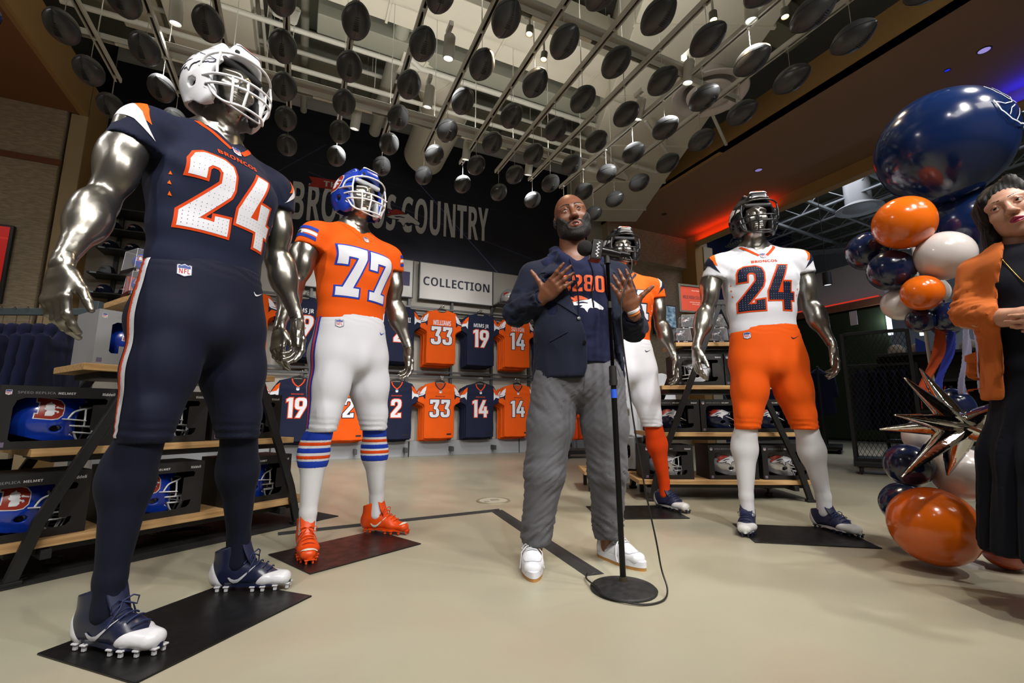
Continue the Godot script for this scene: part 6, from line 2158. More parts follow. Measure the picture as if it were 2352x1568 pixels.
func hang_shapes() -> void:
	if hang_geo: return
	var f := Field.new(Vector3(-0.47, -1.02, -0.09), Vector3(0.47, 0.06, 0.09), 0.0115)
	f.bone(Vector3(0, -0.06, 0), Vector3(0, -0.16, 0.004), 0.19, 0.028, 0.265, 0.036, 0.03)
	f.bone(Vector3(0, -0.16, 0.004), Vector3(0, -0.96, 0.0), 0.262, 0.036, 0.272, 0.026, 0.03)
	for s: int in [-1, 1]:
		f.bone(Vector3(s * 0.09, -0.025, 0), Vector3(s * 0.24, -0.085, 0), 0.035, 0.028, 0.05, 0.028, 0.03, Vector3.BACK.cross(Vector3(s, -0.4, 0)).normalized())
		f.bone(Vector3(s * 0.22, -0.13, 0), Vector3(s * 0.335, -0.345, 0.006), 0.085, 0.030, 0.095, 0.024, 0.03)
		var dn := Vector3(s * 0.45, -0.9, 0).normalized()
		f.cut(Vector3(s * 0.33, -0.36, 0), dn, Vector3(-1, -0.55, -1) if s < 0 else Vector3(0.285, -0.55, -1), Vector3(-0.285, 1, 1) if s < 0 else Vector3(1, 1, 1))
	f.bone(Vector3(0, 0.03, 0), Vector3(0, -0.02, 0), 0.085, 0.012, 0.075, 0.014, 0.01, Vector3.RIGHT, true)
	f.cut(Vector3(0, -0.955, 0), Vector3.DOWN)
	hang_geo = f.geo()
	hang_geo.displace(func(p: Vector3, _n: Vector3) -> float:
		return 0.005 * sin(p.x * 24.0 + sin(p.y * 3.0) * 2.0) * clampf(-p.y - 0.3, 0, 0.6) + 0.003 * sin(p.y * 18.0 + p.x * 12.0))
	hang_front = Relief.new(hang_geo, Transform3D(), 0.009)

var hang_cache := {}
func hang_part(called: String, key: String, t: PackedVector2Array, off: float, m: Material, parent: Node) -> void:
	var id := called + key
	if not hang_cache.has(id): hang_cache[id] = hang_front.print_on(t, off, 0.022).mesh()
	obj(called, hang_cache[id], m, parent)

# a hanging jersey without its print
func plain_jersey(label: String, at: Vector3, turn: float, kind: String, group: String) -> Node3D:
	hang_shapes()
	var t := thing("hanging_jersey", label, "jersey", at, turn, group)
	if not hang_cache.has("body"): hang_cache["body"] = hang_geo.mesh()
	var navy := cloth("navy wall jersey", h("1a2038"), 0.8, 0.25)
	var orange := cloth("orange wall jersey", h("dd560f"), 0.8, 0.2)
	var white := cloth("white print", h("d9dbe4"), 0.6, 0.1)
	obj("body", hang_cache["body"], navy if kind == "navy" else orange, t)
	for s: int in [-1, 1]:
		hang_part("shoulder_panel", "a%d" % s, tris(pv([s * 0.245, -0.075, s * 0.30, -0.12, s * 0.355, -0.21, s * 0.29, -0.20, s * 0.255, -0.15])), 0.003, orange if kind == "navy" else white, t)
		hang_part("shoulder_flash", "b%d" % s, tris(pv([s * 0.255, -0.15, s * 0.29, -0.20, s * 0.36, -0.215, s * 0.385, -0.27, s * 0.30, -0.25, s * 0.26, -0.30])), 0.003, white if kind == "navy" else navy, t)
		if kind != "navy": hang_part("shoulder_edge", "c%d" % s, tris(pv([s * 0.262, -0.16, s * 0.295, -0.205, s * 0.362, -0.225, s * 0.368, -0.245, s * 0.29, -0.225, s * 0.264, -0.20])), 0.0045, white, t)
	return t

func front_jersey(label: String, at: Vector3, turn: float, kind: String, number: String, who: String, group: String) -> Node3D:
	var t := plain_jersey(label, at, turn, kind, group)
	var white := cloth("white print", h("d9dbe4"), 0.6, 0.1)
	var red := cloth("orange red print cloth", h("d1440f"), 0.6, 0.1)
	var navy := cloth("navy wall jersey", h("1a2038"), 0.8, 0.25)
	var back := who != ""
	var d := numerals(number, Vector2(0, -0.46 if back else -0.45), 0.32 if back else 0.30, 0.92, 0.012, 0.10)
	hang_part("number_outline", number + str(back), d[1], 0.003, red if kind == "navy" else navy, t)
	hang_part("number", number + str(back), d[0], 0.0045, white, t)
	if back:
		hang_part("name_lettering", who, moved(words(who, 0.028 * who.length() + 0.10, 0.088), Vector2(0, -0.23)), 0.004, white, t)
	else:
		hang_part("wordmark", "w", moved(words("BRONCOS", 0.17, 0.018), Vector2(0, -0.245)), 0.004, red if kind == "navy" else navy, t)
		hang_part("hem_tag", "t", tris(pv([0.13, -0.9, 0.215, -0.9, 0.215, -0.875, 0.13, -0.875])), 0.004, mat("dark hem tag", h("16171c"), 0.5), t)
		for r in [[SHIELD, mat("badge white", h("d9dbe2"), 0.5), 0.004], [SHIELD_TOP, mat("badge blue", h("22408c"), 0.5), 0.005]]:
			hang_part("badge", "bd%f" % r[2], moved(tris(pv(r[0])), Vector2(0, -0.165), Vector2.ONE * 0.05), r[2], r[1], t)
		var v := []
		for q in [[-0.09, -0.012], [-0.075, -0.06], [-0.04, -0.105], [0.0, -0.135], [0.04, -0.105], [0.075, -0.06], [0.09, -0.012]]: v.append(Vector2(q[0], q[1]))
		hang_part("collar_trim", "v", poly_strip(v, 0.009, 0.009), 0.004, red if kind == "navy" else navy, t)
		hang_part("neck_inside", "vi", tris(pv([-0.08, -0.015, -0.068, -0.06, -0.036, -0.098, 0.0, -0.125, 0.036, -0.098, 0.068, -0.06, 0.08, -0.015])), 0.003, mat("neck lining " + kind, h("10131f") if kind == "navy" else h("a84410"), 0.9), t)
	return t

func build_wall() -> void:
	var steel := mat("grey fixture steel", h("4a4b4c"), 0.45, 0.5)
	var chrome := mat("chrome hook", h("c8cacc"), 0.15, 1.0)
	var black := mat("black hanger plastic", h("17181a"), 0.4)
	var fx := thing("wall_fixture", "grey steel slotted uprights and rails that carry the jersey hooks", "wall fixture", Vector3(2.2, 0, -7.98))
	for k in 9:
		var g := Geo.new()
		g.box(Vector3(-2.94 + k * 0.805, 1.83, 0), Vector3(0.045, 3.3, 0.05), 0.003); obj("upright", g, steel, fx)
		g = Geo.new()
		g.box(Vector3(-2.94 + k * 0.805, 0.12, 0.12), Vector3(0.045, 0.08, 0.2), 0.003); obj("foot", g, steel, fx)
	for y in [2.52, 2.62, 1.38, 1.46]:
		var g := Geo.new()
		g.box(Vector3(0.28, y, 0.04), Vector3(6.5, 0.035, 0.03), 0.002); obj("rail", g, steel, fx)
	var base := thing("wall_plinth", "low pale grey plinth along the foot of the jersey wall", "plinth", Vector3(1.8, 0, -7.98))
	for k in 4:
		var g := Geo.new()
		g.box(Vector3(-3.2 + k * 2.1, 0.13, 0), Vector3(2.08, 0.26, 0.1), 0.004); obj("panel", g, mat("pale grey plinth", h("8f9398"), 0.6), base)
	# white signs above
	var sign_white := mat("white sign panel", h("d2d1d0"), 0.5)
	for sg in [[-1.0, 0.60, "white sign panel at the left end over the jerseys", "", 0.0], [0.70, 2.02, "long white sign panel with a small dark square over the jerseys", "square", 0.0], [2.557, 1.42, "white sign panel lettered collection over the jerseys", "COLLECTION", 0.0]]:
		var t := thing("wall_sign", sg[2], "sign", Vector3(sg[0], 2.79, -7.93))
		var g := Geo.new()
		g.box(Vector3(0, 0.34, 0), Vector3(sg[1], 0.68, 0.03), 0.003); obj("panel", g, sign_white, t)
		for e in [-1, 1]:
			g = Geo.new()
			g.box(Vector3(0, 0.34 + e * 0.345, 0), Vector3(sg[1] + 0.04, 0.016, 0.04), 0.002); obj("frame_rail", g, steel, t)
			g = Geo.new()
			g.box(Vector3(e * (sg[1] / 2 + 0.01), 0.34, 0), Vector3(0.016, 0.68, 0.04), 0.002); obj("frame_side", g, steel, t)
		if sg[3] == "COLLECTION": obj("lettering", plate(words("COLLECTION", 1.30, 0.165), Transform3D(Basis(), Vector3(0, 0.335, 0.0155)), 0.003), mat("sign navy", h("1c2238"), 0.6), t)
		elif sg[3] == "square":
			g = Geo.new()
			g.box(Vector3(0.88, 0.33, 0.017), Vector3(0.16, 0.26, 0.004)); obj("dark_square", g, mat("sign violet", h("3d3a63"), 0.6), t)
			obj("lettering", plate(words("E", 0.16, 0.165), Transform3D(Basis(), Vector3(-0.40, 0.335, 0.0155)), 0.003), mat("sign navy", h("1c2238"), 0.6), t)
	# shelf and signed helmet
	var sh := thing("wall_shelf", "small dark wall shelf right of the collection sign", "shelf", Vector3(3.60, 2.80, -7.83))
	var gs := Geo.new()
	gs.box(Vector3(0, 0, 0), Vector3(0.62, 0.03, 0.3), 0.003); obj("board", gs, steel, sh)
	for s: int in [-1, 1]:
		gs = Geo.new()
		gs.extrude(pv([0, 0, 0.2, 0, 0, -0.1]), 0.01, Transform3D(Basis(Vector3.UP, -PI / 2), Vector3(s * 0.28, -0.015, -0.15))); obj("bracket", gs, steel, sh)
	var ht := thing("signed_helmet", "white signed helmet on the small wall shelf", "helmet", Vector3(3.60, 2.975, -7.83), 1.2)
	helmet_into(ht, Transform3D(Basis().scaled(Vector3.ONE * 1.05)), "silver")
	# hooks with jerseys
	var rng := RandomNumberGenerator.new()
	rng.seed = 71
	var upper := [["orange", "", ""], ["navy", "19", "MIMS JR"], ["orange", "", ""], ["navy", "2", "SURTAIN II"], ["orange", "33", "WILLIAMS"], ["navy", "19", "MIMS JR"], ["orange", "14", "SUTTON"], ["navy", "", ""]]
	var lower := [["orange", "", ""], ["navy", "19", ""], ["orange", "2", ""], ["navy", "2", ""], ["orange", "33", ""], ["navy", "14", ""], ["orange", "14", ""], ["orange", "", ""]]
	var protos := {}
	for row in 2:
		for k in 8:
			var it: Array = upper[k] if row == 0 else lower[k]
			var x := -0.775 + k * 0.745
			var y := 2.545 if row == 0 else 1.265
			var zf := -7.70
			var rowname := "upper" if row == 0 else "lower"
			var hk := thing("faceout_hook", "chrome sloped hook, %s from the left in the %s jersey row" % [WORDS_NTH[k], rowname], "hook", Vector3(x + 0.02, y + 0.05, -7.93), 0.0, "chrome jersey hooks")
			var g := Geo.new()
			g.tube([Vector3(0, 0.045, 0), Vector3(0, 0.045, 0.1), Vector3(0, -0.0, 0.28)], 0.009, 8)
			g.ellipsoid(Vector3(0, -0.002, 0.285), Vector3.ONE * 0.014, 10)
			obj("arm", g, chrome, hk)
			for j in 5:
				g = Geo.new()
				var zz := 0.06 + j * 0.045
				g.tube([Vector3(0, 0.02, zz), Vector3(0.006, 0.075 - j * 0.006, zz), Vector3(0.03, 0.085 - j * 0.006, zz), Vector3(0.035, 0.06 - j * 0.006, zz), Vector3(0.015, 0.045 - j * 0.006, zz)], 0.003, 6); obj("hanger_hook", g, chrome, hk)
			var hg := thing("hanger", "black hanger in the front jersey, %s in the %s row" % [WORDS_NTH[k], rowname], "hanger", Vector3(x, y + 0.005, zf), 0.0, "black jersey hangers")
			g = Geo.new()
			g.tube([Vector3(-0.16, -0.055, 0), Vector3(-0.06, 0.01, 0), Vector3(0, 0.022, 0), Vector3(0.06, 0.01, 0), Vector3(0.16, -0.055, 0)], [0.012, 0.014, 0.018, 0.014, 0.012], 8); obj("bar", g, black, hg)
			var tell := "%s jersey" % it[0]
			if it[1] != "": tell += " numbered " + it[1]
			var lab := "%s facing out, %s from the left in the %s row" % [tell, WORDS_NTH[k], rowname]
			if it[1] == "": plain_jersey(lab, Vector3(x, y, zf), 0.0, it[0], "jerseys on the mural wall")
			else: front_jersey(lab, Vector3(x, y, zf), 0.0, it[0], it[1], it[2], "jerseys on the mural wall")
			for j in 4:
				var glab := "%s jersey hanging %s behind the %s front jersey of the %s row" % [it[0], WORDS_NTH[j], WORDS_NTH[k], rowname]
				var at := Vector3(x - 0.012 * (j + 1) + rng.randf_range(-0.008, 0.008), y - 0.012 * (j + 1) + rng.randf_range(-0.012, 0.004), zf - 0.055 * (j + 1))
				if not protos.has(it[0]): protos[it[0]] = plain_jersey(glab, at, 0.03, it[0], "jerseys behind %s %d" % [rowname, k])
				else: dup(protos[it[0]], at, rng.randf_range(-0.03, 0.03), glab, "jerseys behind the %s front jersey, %s row" % [WORDS_NTH[k], rowname])
# ---------------------------------------------------------------- the man at the microphone and the woman beside the balloons
func ss(a: float, b: float, x: float) -> float:
	var t := clampf((x - a) / (b - a), 0.0, 1.0)
	return t * t * (3.0 - 2.0 * t)

# a head in its own axes: origin between the ears at eye height, +z the face
func head_field(jaw := 1.0, open_mouth := 0.0045, soft := 0.0) -> Field:
	var f := Field.new(Vector3(-0.105, -0.15, -0.135), Vector3(0.105, 0.155, 0.145), 0.0034)
	f.ell(Vector3(0, 0.035, -0.018), Vector3(0.077, 0.098, 0.097), 0.01)
	f.bone(Vector3(0, 0.025, 0.022), Vector3(0, -0.075, 0.038), 0.070, 0.072, 0.052 * jaw, 0.050, 0.03)
	for s: int in [-1, 1]:
		f.ell(Vector3(s * 0.044 * jaw, -0.062, 0.012), Vector3(0.026, 0.036, 0.045), 0.03)
		f.ell(Vector3(s * 0.041, -0.022, 0.064), Vector3(0.026, 0.022, 0.022), 0.022)
		f.bone(Vector3(s * 0.010, 0.030, 0.090), Vector3(s * 0.054, 0.030, 0.066), 0.009, 0.009, 0.009, 0.009, 0.016)
	f.ell(Vector3(0, -0.104, 0.064), Vector3(0.027 * jaw, 0.019, 0.021), 0.022)
	for s: int in [-1, 1]: f.ell(Vector3(s * 0.033, 0.010, 0.100), Vector3(0.021, 0.012, 0.017), 0.010, true)
	# nose
	f.bone(Vector3(0, 0.020, 0.088), Vector3(0, -0.024, 0.110), 0.0085, 0.011, 0.0125, 0.013, 0.012)
	f.ell(Vector3(0, -0.029, 0.112), Vector3(0.0155 - soft * 0.002, 0.0118, 0.0135), 0.008)
	for s: int in [-1, 1]:
		f.ell(Vector3(s * (0.0155 - soft * 0.002), -0.033, 0.100), Vector3(0.0098, 0.0092, 0.0125), 0.007)
		f.ell(Vector3(s * 0.0085, -0.0405, 0.106), Vector3(0.0052, 0.0042, 0.0075), 0.003, true)
	# mouth
	f.ell(Vector3(0, -0.066, 0.078), Vector3(0.034, 0.024, 0.022), 0.015)
	for s: int in [-1, 1]:
		f.bone(Vector3(0, -0.0585, 0.0985), Vector3(s * 0.024, -0.0645, 0.086), 0.0065, 0.0065, 0.0035, 0.004, 0.006)
		f.bone(Vector3(0, -0.0765, 0.0965), Vector3(s * 0.021, -0.0710, 0.086), 0.0075, 0.0072, 0.0035, 0.004, 0.006)
	f.ell(Vector3(0, -0.0675, 0.100), Vector3(0.018, open_mouth, 0.016), 0.003, true)
	# lids
	for s: int in [-1, 1]:
		f.bone(Vector3(s * 0.0185, 0.0125, 0.0865), Vector3(s * 0.033, 0.0195, 0.0915), 0.0036, 0.0042, 0.0042, 0.0050, 0.004)
		f.bone(Vector3(s * 0.033, 0.0195, 0.0915), Vector3(s * 0.0475, 0.0130, 0.0800), 0.0042, 0.0050, 0.0034, 0.0042, 0.004)
		f.bone(Vector3(s * 0.0185, 0.0085, 0.0860), Vector3(s * 0.033, 0.0018, 0.0890), 0.0028, 0.003, 0.0034, 0.0036, 0.004)
		f.bone(Vector3(s * 0.033, 0.0018, 0.0890), Vector3(s * 0.0470, 0.0085, 0.0790), 0.0034, 0.0036, 0.0026, 0.003, 0.004)
		# ears
		f.ell(Vector3(s * 0.080, 0.0, -0.012), Vector3(0.0085, 0.030, 0.018), 0.006, false, Basis(Vector3.UP, s * 0.35))
		f.ell(Vector3(s * 0.088, 0.003, -0.008), Vector3(0.006, 0.018, 0.009), 0.003, true, Basis(Vector3.UP, s * 0.35))
	return f

func eyes_into(parent: Node, x: Transform3D, look: Vector3, iris: Color) -> void:
	for s: int in [-1, 1]:
		var e := x * Vector3(s * 0.033, 0.0105, 0.0790)
		var d := (x.basis * look).normalized()
		var g := Geo.new()
		g.ellipsoid(e, Vector3.ONE * 0.0118, 20)
		var em := mat("eye white", h("aaa49d"), 0.2)
		var o := obj("eye", g, em, parent)
		var q := Basis(Quaternion(Vector3.UP, d))
		g = Geo.new()
		g.lathe([Vector2(0.0, 0.01235), Vector2(0.0030, 0.0119), Vector2(0.0063, 0.01025)], 20, Transform3D(q, e)); obj("iris", g, mat("iris " + iris.to_html(), iris, 0.1), o)
		g = Geo.new()
		g.lathe([Vector2(0.0, 0.01265), Vector2(0.0030, 0.01228)], 16, Transform3D(q, e)); obj("pupil", g, mat("pupil", h("050505"), 0.1), o)

func carve(f: Field, poly: PackedVector2Array, z0: float) -> void:
	for iy in f.ny:
		for ixx in f.nx:
			var p := Vector2(f.o.x + ixx * f.c, f.o.y + iy * f.c)
			var dd := 1e9
			for k in poly.size():
				var q := Geometry2D.get_closest_point_to_segment(p, poly[k], poly[(k + 1) % poly.size()])
				dd = minf(dd, p.distance_to(q))
			if not Geometry2D.is_point_in_polygon(p, poly): dd = -dd
			if dd < -0.03: continue
			for iz in f.nz:
				var z := f.o.z + iz * f.c
				var i := (iy * f.nz + iz) * f.nx + ixx
				f.d[i] = maxf(f.d[i], minf(dd, z - z0))

func skin(called: String, col: Color, rough := 0.5) -> StandardMaterial3D:
	if mats.has(called): return mats[called]
	var m := mat(called, col, rough)
	m.subsurf_scatter_enabled = true
	m.subsurf_scatter_strength = 0.08
	m.normal_enabled = true
	m.normal_texture = noise_tex(61, 0.12, 256, 3, true, null, 2.0)
	m.normal_scale = 0.15
	m.uv1_triplanar = true
	m.uv1_scale = Vector3.ONE * 8.0
	return m

func hair_mat(called: String, col: Color) -> StandardMaterial3D:
	if mats.has(called): return mats[called]
	var m := mat(called, col, 0.55)
	m.normal_enabled = true
	m.normal_texture = noise_tex(62, 0.2, 256, 2, true, null, 6.0)
	m.normal_scale = 0.8
	m.uv1_triplanar = true
	m.uv1_scale = Vector3.ONE * 9.0
	return m

func sneaker_into(parent: Node, x: Transform3D) -> void:
	var f := Field.new(Vector3(-0.075, 0.0, -0.125), Vector3(0.075, 0.18, 0.235), 0.0046)
	f.bone(Vector3(0, 0.045, -0.055), Vector3(0.003, 0.045, 0.11), 0.036, 0.034, 0.045, 0.034, 0.02)
	f.bone(Vector3(0.003, 0.048, 0.10), Vector3(-0.002, 0.046, 0.168), 0.046, 0.034, 0.040, 0.028, 0.025)
	f.bone(Vector3(0, 0.075, -0.03), Vector3(0, 0.072, 0.085), 0.034, 0.036, 0.036, 0.028, 0.03)
	f.bone(Vector3(0, 0.08, -0.03), Vector3(0, 0.135, -0.032), 0.040, 0.052, 0.041, 0.050, 0.02)
	f.cut(Vector3(0, 0.118, -0.02), Vector3(0, 1, -0.25).normalized())
	f.cut(Vector3(0, 0.028, 0), Vector3.DOWN)
	var g := f.geo()
	var top := Relief.new(g, Transform3D(Basis(Vector3.RIGHT, -1.2), Vector3.ZERO), 0.004)
	var side := Relief.new(g, Transform3D(Basis(Vector3(0, 0, -1), Vector3.UP, Vector3.RIGHT), Vector3.ZERO), 0.004)
	var side_r := Relief.new(g, Transform3D(Basis(Vector3(0, 0, 1), Vector3.UP, Vector3.LEFT), Vector3.ZERO), 0.004)
	var wm := mat("white sneaker leather", h("d3d5dc"), 0.4)
	var up := obj("sneaker", g, wm, parent)
	up.transform = x
	var outline := func(grow: float) -> PackedVector2Array:
		var o := PackedVector2Array()
		for k in 44:
			var a := TAU * k / 44
			var z := 0.058 + cos(a) * (0.152 + grow)
			var w := 0.0465 - 0.004 * cos(a) * cos(a) - 0.007 * exp(-pow((z - 0.02) / 0.05, 2.0)) + grow
			o.append(Vector2(sin(a) * w * (1.0 if z < 0.1 else 1.04), z))
		return o
	var sx := Transform3D(Basis(Vector3.RIGHT, Vector3.BACK, Vector3.DOWN), Vector3(0, 0.040, 0))
	g = Geo.new()
	g.extrude(outline.call(0.003), 0.026, sx, true); obj("midsole", g, mat("white sneaker midsole", h("cdcfd8"), 0.5), up)
	g = Geo.new()
	g.extrude(outline.call(0.0015), 0.014, Transform3D(sx.basis, Vector3(0, 0.014, 0)), true); obj("gum_sole", g, mat("gum rubber", h("a9793c"), 0.6), up)
	for k in 6:
		var path := []
		for j in 7:
			var u := -1.0 + j / 3.0
			path.append(top.point(Vector2(u * 0.024, lerpf(-0.052, 0.030, k / 5.0)), 0.004 + 0.002 * (1 - u * u)))
		g = Geo.new()
		g.tube(path, 0.0042, 6, true, 0.5); obj("lace", g, wm, up)
	g = Geo.new()
	for s: int in [-1, 1]:
		g.tube([Vector3(0, 0.110, 0.055), Vector3(s * 0.025, 0.112, 0.072), Vector3(s * 0.048, 0.085, 0.075), Vector3(s * 0.052, 0.045, 0.078), Vector3(s * 0.056, 0.02, 0.09)], 0.0034, 6, true, 0.6)
		g.tube([Vector3(0, 0.110, 0.055), Vector3(s * 0.03, 0.118, 0.06), Vector3(s * 0.046, 0.098, 0.055), Vector3(s * 0.03, 0.092, 0.06)], 0.0034, 6, true, 0.6)
	obj("lace", g, wm, up)
	g = Geo.new()
	g.tube([Vector3(0, 0.085, 0.06), Vector3(0, 0.122, 0.036), Vector3(0, 0.138, 0.026)], [0.022, 0.027, 0.024], 12, true, 0.25); obj("tongue", g, wm, up)
	obj("toe_overlay", top.print_on(poly_strip([Vector2(-0.041, -0.085), Vector2(-0.034, -0.112), Vector2(-0.018, -0.128), Vector2(0, -0.131), Vector2(0.018, -0.128), Vector2(0.034, -0.112), Vector2(0.041, -0.085)], 0.0015, 0.0015), 0.0016, 0.006), mat("sneaker seam", h("a9acb6"), 0.5), up)
	var dots := PackedVector2Array()
	for r in 5:
		for c in 7: dots.append_array(moved(tris(pv([-1, 0, 0, -1, 1, 0, 0, 1])), Vector2((c - 3) * 0.008 + (r % 2) * 0.004, -0.080 - r * 0.009), Vector2.ONE * 0.0012))
	obj("perforations", top.print_on(dots, 0.001, 0.01), mat("sneaker seam", h("a9acb6"), 0.5), up).set_meta("kind", "stuff")
	obj("side_emblem", side.print_on(moved(tris(pv(SWOOSH)), Vector2(-0.03, 0.068), Vector2(-0.11, 0.10), -0.3), 0.0016, 0.008), mat("pale grey leather", h("b6b9c4"), 0.4), up)
	obj("side_emblem", side_r.print_on(moved(tris(pv(SWOOSH)), Vector2(0.03, 0.068), Vector2(0.11, 0.10), 0.3), 0.0016, 0.008), mat("pale grey leather", h("b6b9c4"), 0.4), up)

func build_man() -> void:
	var t := thing("person", "bald bearded man in navy blazer, hoodie and grey trousers speaking at the microphone", "person", Vector3(1.24, 0, -1.96), deg_to_rad(-25))
	var sk := skin("brown skin", h("6e432d"), 0.45)
	# ---- body: core, neck and arms, then head and hands on finer grids
	var f := Field.new(Vector3(-0.38, 0.0, -0.26), Vector3(0.42, 1.72, 0.26), 0.012)
	f.bone(Vector3(0.04, 0.95, 0.0), Vector3(0.035, 1.30, 0.02), 0.17, 0.115, 0.18, 0.12, 0.03)
	f.bone(Vector3(0.035, 1.30, 0.02), Vector3(0.03, 1.46, -0.01), 0.18, 0.12, 0.15, 0.09, 0.03)
	f.bone(Vector3(0.03, 1.44, -0.03), Vector3(0.026, 1.66, 0.0), 0.074, 0.070, 0.068, 0.072, 0.04)
	f.cap(Vector3(-0.18, 1.44, -0.02), Vector3(-0.265, 1.24, -0.02), 0.05, 0.038)
	f.cap(Vector3(-0.265, 1.24, -0.02), Vector3(-0.14, 1.288, 0.14), 0.038, 0.026)
	f.cap(Vector3(0.25, 1.44, -0.02), Vector3(0.33, 1.16, 0.0), 0.05, 0.038)
	f.cap(Vector3(0.33, 1.16, 0.0), Vector3(0.278, 1.205, 0.18), 0.038, 0.026)
	f.cap(Vector3(-0.06, 0.9, 0), Vector3(-0.13, 0.46, 0.02), 0.08, 0.05)
	f.cap(Vector3(-0.13, 0.46, 0.02), Vector3(-0.185, 0.06, -0.02), 0.05, 0.034)
	f.cap(Vector3(0.13, 0.9, 0), Vector3(0.175, 0.46, 0.0), 0.08, 0.05)
	f.cap(Vector3(0.175, 0.46, 0.0), Vector3(0.185, 0.06, -0.12), 0.05, 0.034)
	var body := f.geo()
	var hx := Transform3D(Basis.from_euler(Vector3(-0.02, -0.07, 0.18)), Vector3(0.022, 1.745, 0.018)).scaled_local(Vector3(1.06, 1.06, 1.06))
	var hf := head_field(1.12, 0.0052)
	var head := hf.geo()
	body.add(head, hx)
	# right hand: back to the camera, thumb up, fingers to the man's left
	var D := Vector3(0.60, 0.52, 0.60).normalized()
	var T := Vector3(-0.52, 0.84, 0.0)
	T = (T - D * D.dot(T)).normalized()
	var N := -(D.cross(T))
	var W := Vector3(-0.142, 1.285, 0.145)
	var hd := Field.new(W - Vector3(0.12, 0.08, 0.1), W + Vector3(0.2, 0.24, 0.24), 0.0036)
	hd.bone(W - D * 0.04, W, 0.029, 0.024, 0.028, 0.022, 0.01, T)
	hand(hd, W, D, N, T, 1.06, [0.10, 0.16, 0.22, 0.30], 0.10, Vector3(0.22, 1.0, -0.05), 1.04, -0.1)
	body.add(hd.geo())
	var rightW := W
	# left hand: back to the camera, fingers up
	var D2 := Vector3(-0.42, 0.80, 0.42).normalized()
	var T2 := Vector3(0.84, 0.42, 0.10)
	T2 = (T2 - D2 * D2.dot(T2)).normalized()
	var N2 := D2.cross(T2)
	var W2 := Vector3(0.278, 1.212, 0.190)
	hd = Field.new(W2 - Vector3(0.2, 0.08, 0.1), W2 + Vector3(0.16, 0.26, 0.22), 0.0036)
	hd.bone(W2 - D2 * 0.04, W2, 0.029, 0.024, 0.028, 0.022, 0.01, T2)
	hand(hd, W2, D2, N2, T2, 1.06, [0.12, 0.18, 0.24, 0.32], 0.09, Vector3(0.42, 1.0, -0.05), 1.04, -0.1)
	body.add(hd.geo())
	obj("body", body, sk, t)
	eyes_into(t, hx, Vector3(0.30, 0.02, 1), h("22140c"))
	# ---- beard, brows, lips
	var bm := hair_mat("black beard hair", h("130f0d"))
	var beard := head.shell(func(p: Vector3, _n: Vector3) -> float:
		var ax := absf(p.x)
		var lim := -0.052 + maxf(ax - 0.030, 0.0) * 1.25
		var w := (lim - p.y) * 90.0
		if ax > 0.066: w = maxf(w, (0.012 - p.y) * 60.0) if p.z > -0.012 else -1.0
		var lip := pow(p.x / 0.029, 2.0) + pow((p.y + 0.0675) / 0.0165, 2.0)
		if p.z > 0.05: w = minf(w, (lip - 1.0) * 2.2)
		if p.z > 0.05 and p.y > -0.060 and ax < 0.034: w = minf(maxf(w, (-0.0455 - p.y) * 160.0), maxf((lip - 1.0) * 2.2, -1))
		w = minf(w, (p.z + 0.022) * 60.0)
		return clampf(w, -1.0, 1.0), -0.002, 0.0062)
	beard.displace(func(p: Vector3, _n: Vector3) -> float: return 0.0012 * sin(p.x * 900.0 + sin(p.y * 700.0) * 2.0) * sin(p.y * 800.0 + p.z * 500.0))
	var bg := Geo.new()
	bg.add(beard, hx)
	obj("beard", bg, bm, t)
	for s: int in [-1, 1]:
		bg = Geo.new()
		bg.add(head.shell(func(p: Vector3, _n: Vector3) -> float:
			var u := (p.x * s - 0.012) / 0.042
			var mid := 0.0315 + 0.010 * sin(clampf(u, 0, 1) * PI * 0.75) - 0.003 * u
			if p.z < 0.03 or u < -0.05 or u > 1.1: return -1.0
			return clampf((0.0048 * (1.0 - 0.45 * u) - absf(p.y - mid)) * 400.0, -1, 1), -0.0012, 0.0026), hx)
		obj("eyebrow", bg, bm, t)
	bg = Geo.new()
	bg.add(head.shell(func(p: Vector3, _n: Vector3) -> float:
		if p.z < 0.07: return -1.0
		return clampf((1.0 - pow(p.x / 0.0265, 2.0) - pow((p.y + 0.0680) / 0.0150, 2.0)) * 3.0, -1, 1), -0.0012, 0.0009), hx)
	obj("lips", bg, skin("brown lips", h("6b3a33"), 0.4), t)
	bg = Geo.new()
	bg.ellipsoid(hx * Vector3(0, -0.0655, 0.0925), Vector3(0.015, 0.004, 0.004), 14)
	obj("teeth", bg, mat("teeth", h("c9c2b4"), 0.3), t)
	# nails
	# ---- trousers
	f = Field.new(Vector3(-0.30, 0.08, -0.24), Vector3(0.34, 1.10, 0.24), 0.0098)
	f.bone(Vector3(0.04, 1.06, 0.0), Vector3(0.042, 0.90, -0.01), 0.190, 0.128, 0.205, 0.148, 0.03)
	f.bone(Vector3(-0.065, 0.90, -0.005), Vector3(-0.105, 0.66, 0.005), 0.125, 0.138, 0.116, 0.118, 0.035)
	f.bone(Vector3(-0.105, 0.66, 0.005), Vector3(-0.137, 0.44, 0.022), 0.114, 0.114, 0.096, 0.098, 0.03)
	f.bone(Vector3(-0.137, 0.44, 0.022), Vector3(-0.185, 0.10, -0.01), 0.094, 0.096, 0.068, 0.082, 0.03)
	f.bone(Vector3(0.150, 0.90, -0.01), Vector3(0.168, 0.66, 0.0), 0.125, 0.138, 0.114, 0.118, 0.035)
	f.bone(Vector3(0.168, 0.66, 0.0), Vector3(0.178, 0.44, -0.02), 0.112, 0.114, 0.094, 0.098, 0.03)
	f.bone(Vector3(0.178, 0.44, -0.02), Vector3(0.188, 0.10, -0.115), 0.092, 0.096, 0.070, 0.082, 0.03)
